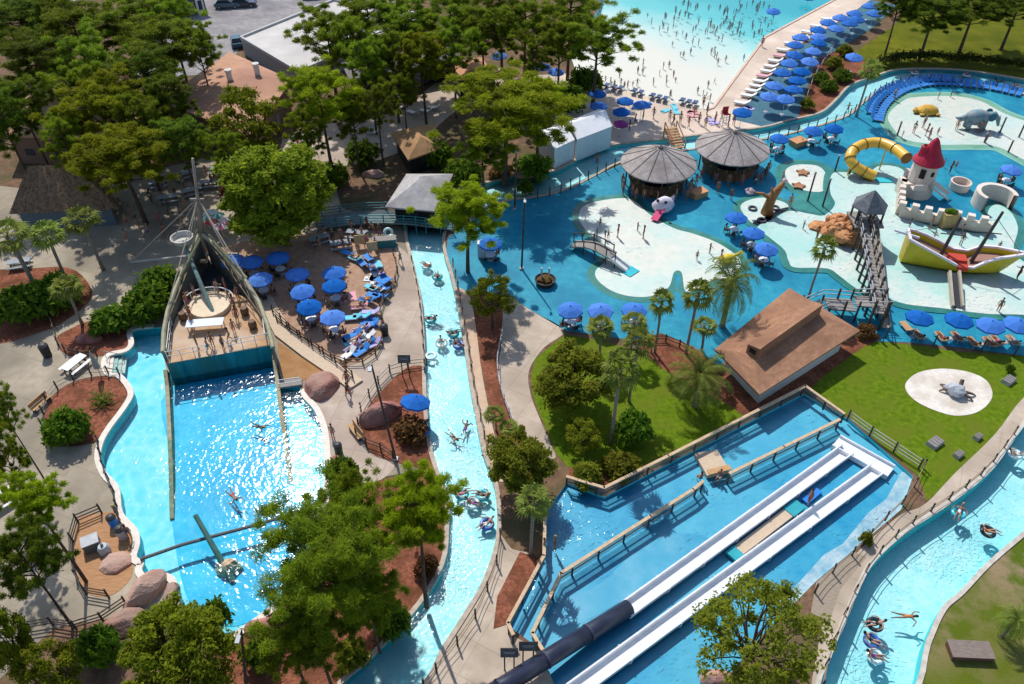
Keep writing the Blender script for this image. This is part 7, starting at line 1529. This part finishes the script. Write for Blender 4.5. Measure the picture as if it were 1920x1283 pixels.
def picnic(x, y, rz, label, m_, group, L_=2.2, z=0):
    r = thing('picnic_table', label, 'table', G(x, y, z), rz, group); m = MB(); m.box((0, 0, .74), (L_, .85, .06)); m.build('table_top', m_, r)
    for s in (-1, 1): m = MB(); m.box((0, s * .75, .44), (L_, .3, .05)); m.build('bench', m_, r)
    for s in (-1, 1):
        m = MB(); m.beam((s * L_ * .36, -.8, .40), (s * L_ * .36, .8, .40), .08, .08)
        for q in (-1, 1): m.beam((s * L_ * .36, q * .35, .72), (s * L_ * .36, q * .65, 0), .08, .08)
        m.build('frame', M_dk, r)
GPT = 'picnic tables'
M_gt = mat('grey_table', (.22, .25, .27), (.30, .33, .35), scale=3)
picnic(144, 690, 1.15, 'white picnic table beside the lagoon steps', M_white, GPT)
for x, y, rz, s in [(345, 335, .6, 'grey picnic table left of the mast top'), (318, 378, .3, 'grey picnic table in the shade below the bright broad pine'), (362, 365, .5, 'grey picnic table next to the mast'), (395, 350, .2, 'grey picnic table right of the mast top'), (300, 350, .4, 'grey picnic table near the thatched hut'), (415, 325, .1, 'grey picnic table before the dark doorway'), (640, 465, .2, 'shaded picnic table behind the terrace'), (600, 455, .5, 'shaded picnic table under the loose green tree'), (670, 445, -.2, 'shaded picnic table by the river bridge'), (40, 500, .3, 'picnic table at the left edge above the planting bed'), (5, 945, .9, 'pale picnic table cut by the left edge')]: picnic(x, y, rz, s, M_gt if 'pale' not in s else M_white, GPT)
bch = thing('park_bench', 'tan slatted bench at the end of the long red boulder', 'bench', G(668, 815), -.95); m = MB(); m.box((0, 0, .45), (1.9, .5, .06)); m.build('seat', M_wood, bch); m = MB(); m.box((0, .25, .75), (1.9, .06, .4)); m.build('backrest', M_wood, bch)
for x in (-.8, .8): m = MB(); m.box((x, 0, .22), (.08, .45, .44)); m.build('leg', M_post, bch)
bch = thing('park_bench', 'tan bench at the corner of the kidney shaped mulch bed', 'bench', G(80, 762), 1.2); m = MB(); m.box((0, 0, .45), (1.9, .5, .06)); m.build('seat', M_wood, bch); m = MB(); m.box((0, .25, .75), (1.9, .06, .4)); m.build('backrest', M_wood, bch)
for x in (-.8, .8): m = MB(); m.box((x, 0, .22), (.08, .45, .44)); m.build('leg', M_post, bch)
def bin_(x, y, label, m_, sc=1):
    r = thing('trash_bin', label, 'bin', G(x, y), .2); m = MB(); m.lathe([(0, 0), (.30 * sc, 0), (.34 * sc, .9 * sc), (.30 * sc, .95 * sc)], n=14); m.build('body', m_, r); m = MB(); m.lathe([(.36 * sc, .93 * sc), (.34 * sc, 1.05 * sc), (.15 * sc, 1.18 * sc), (0, 1.2 * sc)], n=14); m.build('lid', M_dk, r)
bin_(90, 668, 'dark rounded bin on the pavement by the small mulch bed', mat('bin_dark', (.03, .035, .03)), 1.25)
bin_(215, 985, 'blue bin on the orange deck', M_bl); bin_(232, 1008, 'grey bin on the orange deck at the lagoon edge', M_grey, 1.1); bin_(722, 628, 'dark bin outside the terrace fence', mat('bin_dark', (.03, .035, .03)), 1.1); bin_(636, 850, 'green bin between the small red boulder and the lagoon', mat('bin_green', (.05, .09, .05)))
eq = thing('equipment_box', 'grey pump box on the orange deck', 'box', G(175, 1026), .5); m = MB(); m.box((0, 0, .42), (1.1, .9, .84)); m.build('body', mat('box_grey', (.14, .15, .16)), eq); m = MB(); m.box((0, 0, .87), (1.18, .98, .08)); m.build('lid', M_grey, eq)
eq = thing('filter_tank', 'round pale filter tank on the orange deck', 'tank', G(198, 1035)); m = MB(); m.lathe([(0, 0), (.4, 0), (.42, .5), (.3, .75), (0, .8)], n=14); m.build('tank', mat('tank_pale', (.45, .48, .50)), eq); m = MB(); m.tube([(0, 0, .75), (0, 0, .95)], .1, 8); m.build('valve', M_dk, eq)
stp = thing('pool_steps', 'white pool steps with rails at the narrow side of the lagoon', 'steps', G(205, 690)); o_ = stp.location
m = MB()
for i in range(5): a = G(203 + i * 8, 671, -.05 - .12 * i); b = G(199 + i * 8, 701, -.05 - .12 * i); m.beam(a, b, .32, .14)
m.build('treads', M_coping, stp, o_)
for y in (672, 702):
    m = MB(); a = G(200, y, 0); b = G(232, y + 1, -.3); m.tube([a, a + Vector((0, 0, .9)), b + Vector((0, 0, .55)), b], .035, 6); m.build('handrail', M_grey, stp, o_)
ub = thing('closed_umbrella', 'closed grey umbrella by the lagoon steps', 'umbrella', G(190, 706)); m = MB(); m.lathe([(.05, 2.9), (.14, 2.6), (.24, 1.7), (.28, 1.1), (.1, 1.05)], n=10); m.build('canopy', mat('grey_canvas', (.33, .32, .28), (.40, .38, .34), scale=3), ub); m = MB(); m.tube([(0, 0, 0), (0, 0, 3.0)], .035, 6); m.build('pole', M_grey, ub)
bd = thing('timber_box', 'low brown timber box in the dry grass by the right edge', 'box', G(1815, 1225), -.05); m = MB(); m.box((0, 0, .25), (2.6, 1.1, .5)); m.build('body', mat('red_timber', (.12, .055, .04), (.18, .09, .06), scale=3, stretch=(1, 6, 1)), bd); m = MB(); m.box((0, 0, .53), (2.7, 1.2, .06)); m.build('lid', mat('grey_timber', (.17, .13, .11), (.24, .19, .16), scale=3, stretch=(1, 6, 1)), bd)
wk = thing('service_gate', 'small grey walkway gate between ship and lagoon right bank', 'gate', G(543, 720)); o_ = wk.location; m = MB(); m.beam(G(524, 722, .15), G(566, 716, .15), .9, .15); m.build('walkway', M_boards, wk, o_); m = MB()
for h in (.5, .95): m.beam(G(524, 722, 0) + Vector((0, -.4, h)), G(566, 716, 0) + Vector((0, -.4, h)), .06, .06)
m.build('railing', M_grey, wk, o_)
# colourful floats pile by the mast
for i, (x, y, z, c, r_, s) in enumerate([(396, 400, .5, (.75, .76, .78), .9, 'white and blue beach umbrella in the bright cluster right of the mast'), (388, 408, .3, (.05, .40, .18), .8, 'green beach umbrella in the bright cluster right of the mast'), (408, 405, .3, (.07, .42, .22), .8, 'pale green beach umbrella at the back of the bright cluster'), (396, 416, .3, (.55, .05, .06), .7, 'red beach umbrella in the bright cluster right of the mast'), (414, 424, .2, (.70, .12, .20), .8, 'pink beach umbrella in the bright cluster right of the mast'), (424, 414, .3, (.70, .40, .45), .8, 'pale pink beach umbrella in the bright cluster right of the mast')]):
    g = G(x, y, 1.5); r = thing('beach_umbrella', s, 'umbrella', (g.x, g.y, 0), 0, 'bright umbrellas by the mast'); m = MB()
    for j in range(8):
        a0 = j * PI / 4; a1 = a0 + PI / 4; m.add([(0, 0, 1.9), (r_ * math.cos(a0), r_ * math.sin(a0), 1.5), (r_ * math.cos(a1), r_ * math.sin(a1), 1.5)], [(0, 1, 2)], j % 2)
    m.build('canopy', [mat('beach_canvas_%s' % 'abcdef'[i], c, rough=.7), mat('beach_canvas_white', (.74, .74, .74), rough=.7) if i != 3 else mat('beach_canvas_d', c)], r); m = MB(); m.tube([(0, 0, 0), (0, 0, 1.9)], .03, 5); m.build('pole', M_white, r)
lg = thing('lifeguard_chair', 'tall red lifeguard chair on the sand above the right round hut', 'chair', G(1357, 236), .2); m = MB(); m.box((0, 0, 1.7), (.8, .7, .08)); m.build('seat', mat('guard_red', (.50, .03, .03)), lg); m = MB(); m.box((0, .33, 2.15), (.8, .07, .85)); m.build('backrest', mat('guard_red', (.50, .03, .03)), lg)
for sx_ in (-1, 1):
    for sy in (-1, 1): m = MB(); m.beam((sx_ * .35, sy * .3, 1.7), (sx_ * .5, sy * .5, 0), .09, .09); m.build('leg', M_white, lg)
m = MB()
for i in range(4): m.beam((-.45 + i * .03, -.46 + i * .04, .3 + i * .35), (.45 - i * .03, -.46 + i * .04, .3 + i * .35), .06, .06)
m.build('ladder', M_white, lg)
yf = thing('play_figure', 'yellow crab shaped play figure at the right side of the round wading pool', 'play figure', G(1362, 492, .05), .4); m = MB(); m.blob((0, 0, .5), (.8, .55, .5), 12, 0, 3, .06); m.build('body', mat('crab_yellow', (.70, .55, .06), (.62, .44, .04), scale=2), yf, smooth=True)
for sx_ in (-1, 1):
    m = MB(); m.tube([(sx_ * .6, 0, .6), (sx_ * 1.2, -.2, .9), (sx_ * 1.3, -.5, 1.3)], [.16, .13, .22], 8); m.build('claw', mat('crab_yellow', (.70, .55, .06)), yf)
    for k_ in (-.3, .1, .4): m = MB(); m.tube([(sx_ * .6, k_, .45), (sx_ * 1.1, k_ * 1.6, .35), (sx_ * 1.25, k_ * 1.9, 0)], .07, 6); m.build('leg', mat('crab_yellow', (.70, .55, .06)), yf)
# stall and counters under the trees right of the bridge
kb = thing('tube_counter', 'teal counter by the hung inner tubes', 'counter', G(722, 462), .15); m = MB(); m.box((0, 0, .5), (2.4, .8, 1.0)); m.build('body', M_teal, kb); m = MB(); m.box((0, 0, 1.03), (2.5, .95, .06)); m.build('top', M_boards, kb)
for i, (x, y) in enumerate([(676, 465), (700, 478)]):
    r = thing('wooden_board', 'tan notice board under the loose green tree, %s of two' % ('left', 'right')[i], 'board', G(x, y), .2); m = MB(); m.box((0, 0, 1.1), (1.1, .08, 1.1)); m.build('panel', mat('board_tan', (.45, .32, .15), (.55, .40, .2), scale=3), r)
    for s in (-.45, .45): m = MB(); m.beam((s, .06, 0), (s, .06, 1.6), .08, .08); m.build('post', M_post, r)
# wooden slide tower by the beach end of the upper river
ot = thing('orange_stairs', 'orange wooden stairs between the two round huts and the beach', 'stairs', G(1262, 268), .25); m = MB()
for i in range(8): m.box((0, 1.2 - i * .42, .15 + (7 - i) * .0 + i * -.0 + (8 - i) * .16), (1.5, .44, .1))
m.build('treads', M_wood, ot); m = MB()
for s in (-.8, .8): m.beam((s, 1.4, 2.3), (s, -1.9, .95), .1, .1); m.beam((s, 1.4, 1.4), (s, -1.9, .1), .1, .2)
m.build('railing', mat('red_wood', (.30, .10, .05), (.38, .15, .08), scale=2), ot)
for s in (-.8, .8):
    for y in (1.4, -1.9): m = MB(); m.beam((s, y, 0), (s, y, 2.3 if y > 0 else 1.0), .12, .12); m.build('post', M_wood, ot)
# parked cars
def car(x, y, rz, label, paint):
    r = thing('parked_car', label, 'car', G(x, y), rz, 'parked cars'); m = MB()
    sec = [(-2.2, .45, .80, .78), (-2.1, .30, .92, .86), (-1.2, .28, .98, .90), (.9, .28, .95, .90), (1.9, .30, .85, .86), (2.2, .42, .70, .76)]
    vs = []
    for X, zl, zh, w_ in sec: vs += [(X, -w_, zl), (X, -w_, zh * .85), (X, -w_ * .9, zh), (X, w_ * .9, zh), (X, w_, zh * .85), (X, w_, zl)]
    fs = [(i * 6 + j, i * 6 + (j + 1) % 6, (i + 1) * 6 + (j + 1) % 6, (i + 1) * 6 + j) for i in range(5) for j in range(6)] + [(5, 4, 3, 2, 1, 0), tuple(range(30, 36))]
    m.add(vs, fs); m.build('body', paint, r); m = MB(); b0 = [(-1.9, -.8, .95), (1.0, -.8, .93), (1.0, .8, .93), (-1.9, .8, .95)]; t0 = [(-1.4, -.64, 1.45), (.25, -.64, 1.45), (.25, .64, 1.45), (-1.4, .64, 1.45)]; quadbox(m, b0, t0); m.build('window', mat('dark_glass', (.03, .04, .05), rough=.1), r)
    m = MB(); m.box((-.58, 0, 1.47), (1.6, 1.2, .05)); m.build('roof', paint, r)
    for sx_ in (-1.35, 1.35):
        for sy in (-.82, .82):
            m = MB(); m.tube([(sx_, sy - .1, .32), (sx_, sy + .1, .32)], .32, 14); w = m.build('wheel', mat('tyre', (.02, .02, .02)), r); m = MB(); m.tube([(sx_, sy - .11, .32), (sx_, sy + .11, .32)], .18, 10); m.build('rim', M_grey, w)
    for sy in (-.55, .55): m = MB(); m.box((2.12, sy, .62), (.12, .3, .14)); m.build('headlight', mat('lamp_glass', (.6, .6, .58), rough=.1), r)
P_d = mat('car_dark_paint', (.02, .03, .05), rough=.2, spec=.6); P_b = mat('car_blue_paint', (.01, .08, .13), rough=.2, spec=.6); P_s = mat('car_silver_paint', (.40, .42, .44), rough=.25, spec=.6)
car(428, 14, .1, 'blue grey parked car at the top edge near the dark house', mat('car_blue_grey', (.09, .14, .17), rough=.25, spec=.6)); car(458, 12, .1, 'black parked car at the top edge right of the dark house', P_d); car(445, 84, 1.9, 'dark blue parked car at the corner of the white flat roof', P_b); car(590, -4, .2, 'dark parked car at the top edge above the white flat roof', P_d); car(120, 10, .3, 'silver parked car glimpsed through the trees at the top left', P_s); car(335, 110, .3, 'silver parked car behind the brown roofed hall', P_s)
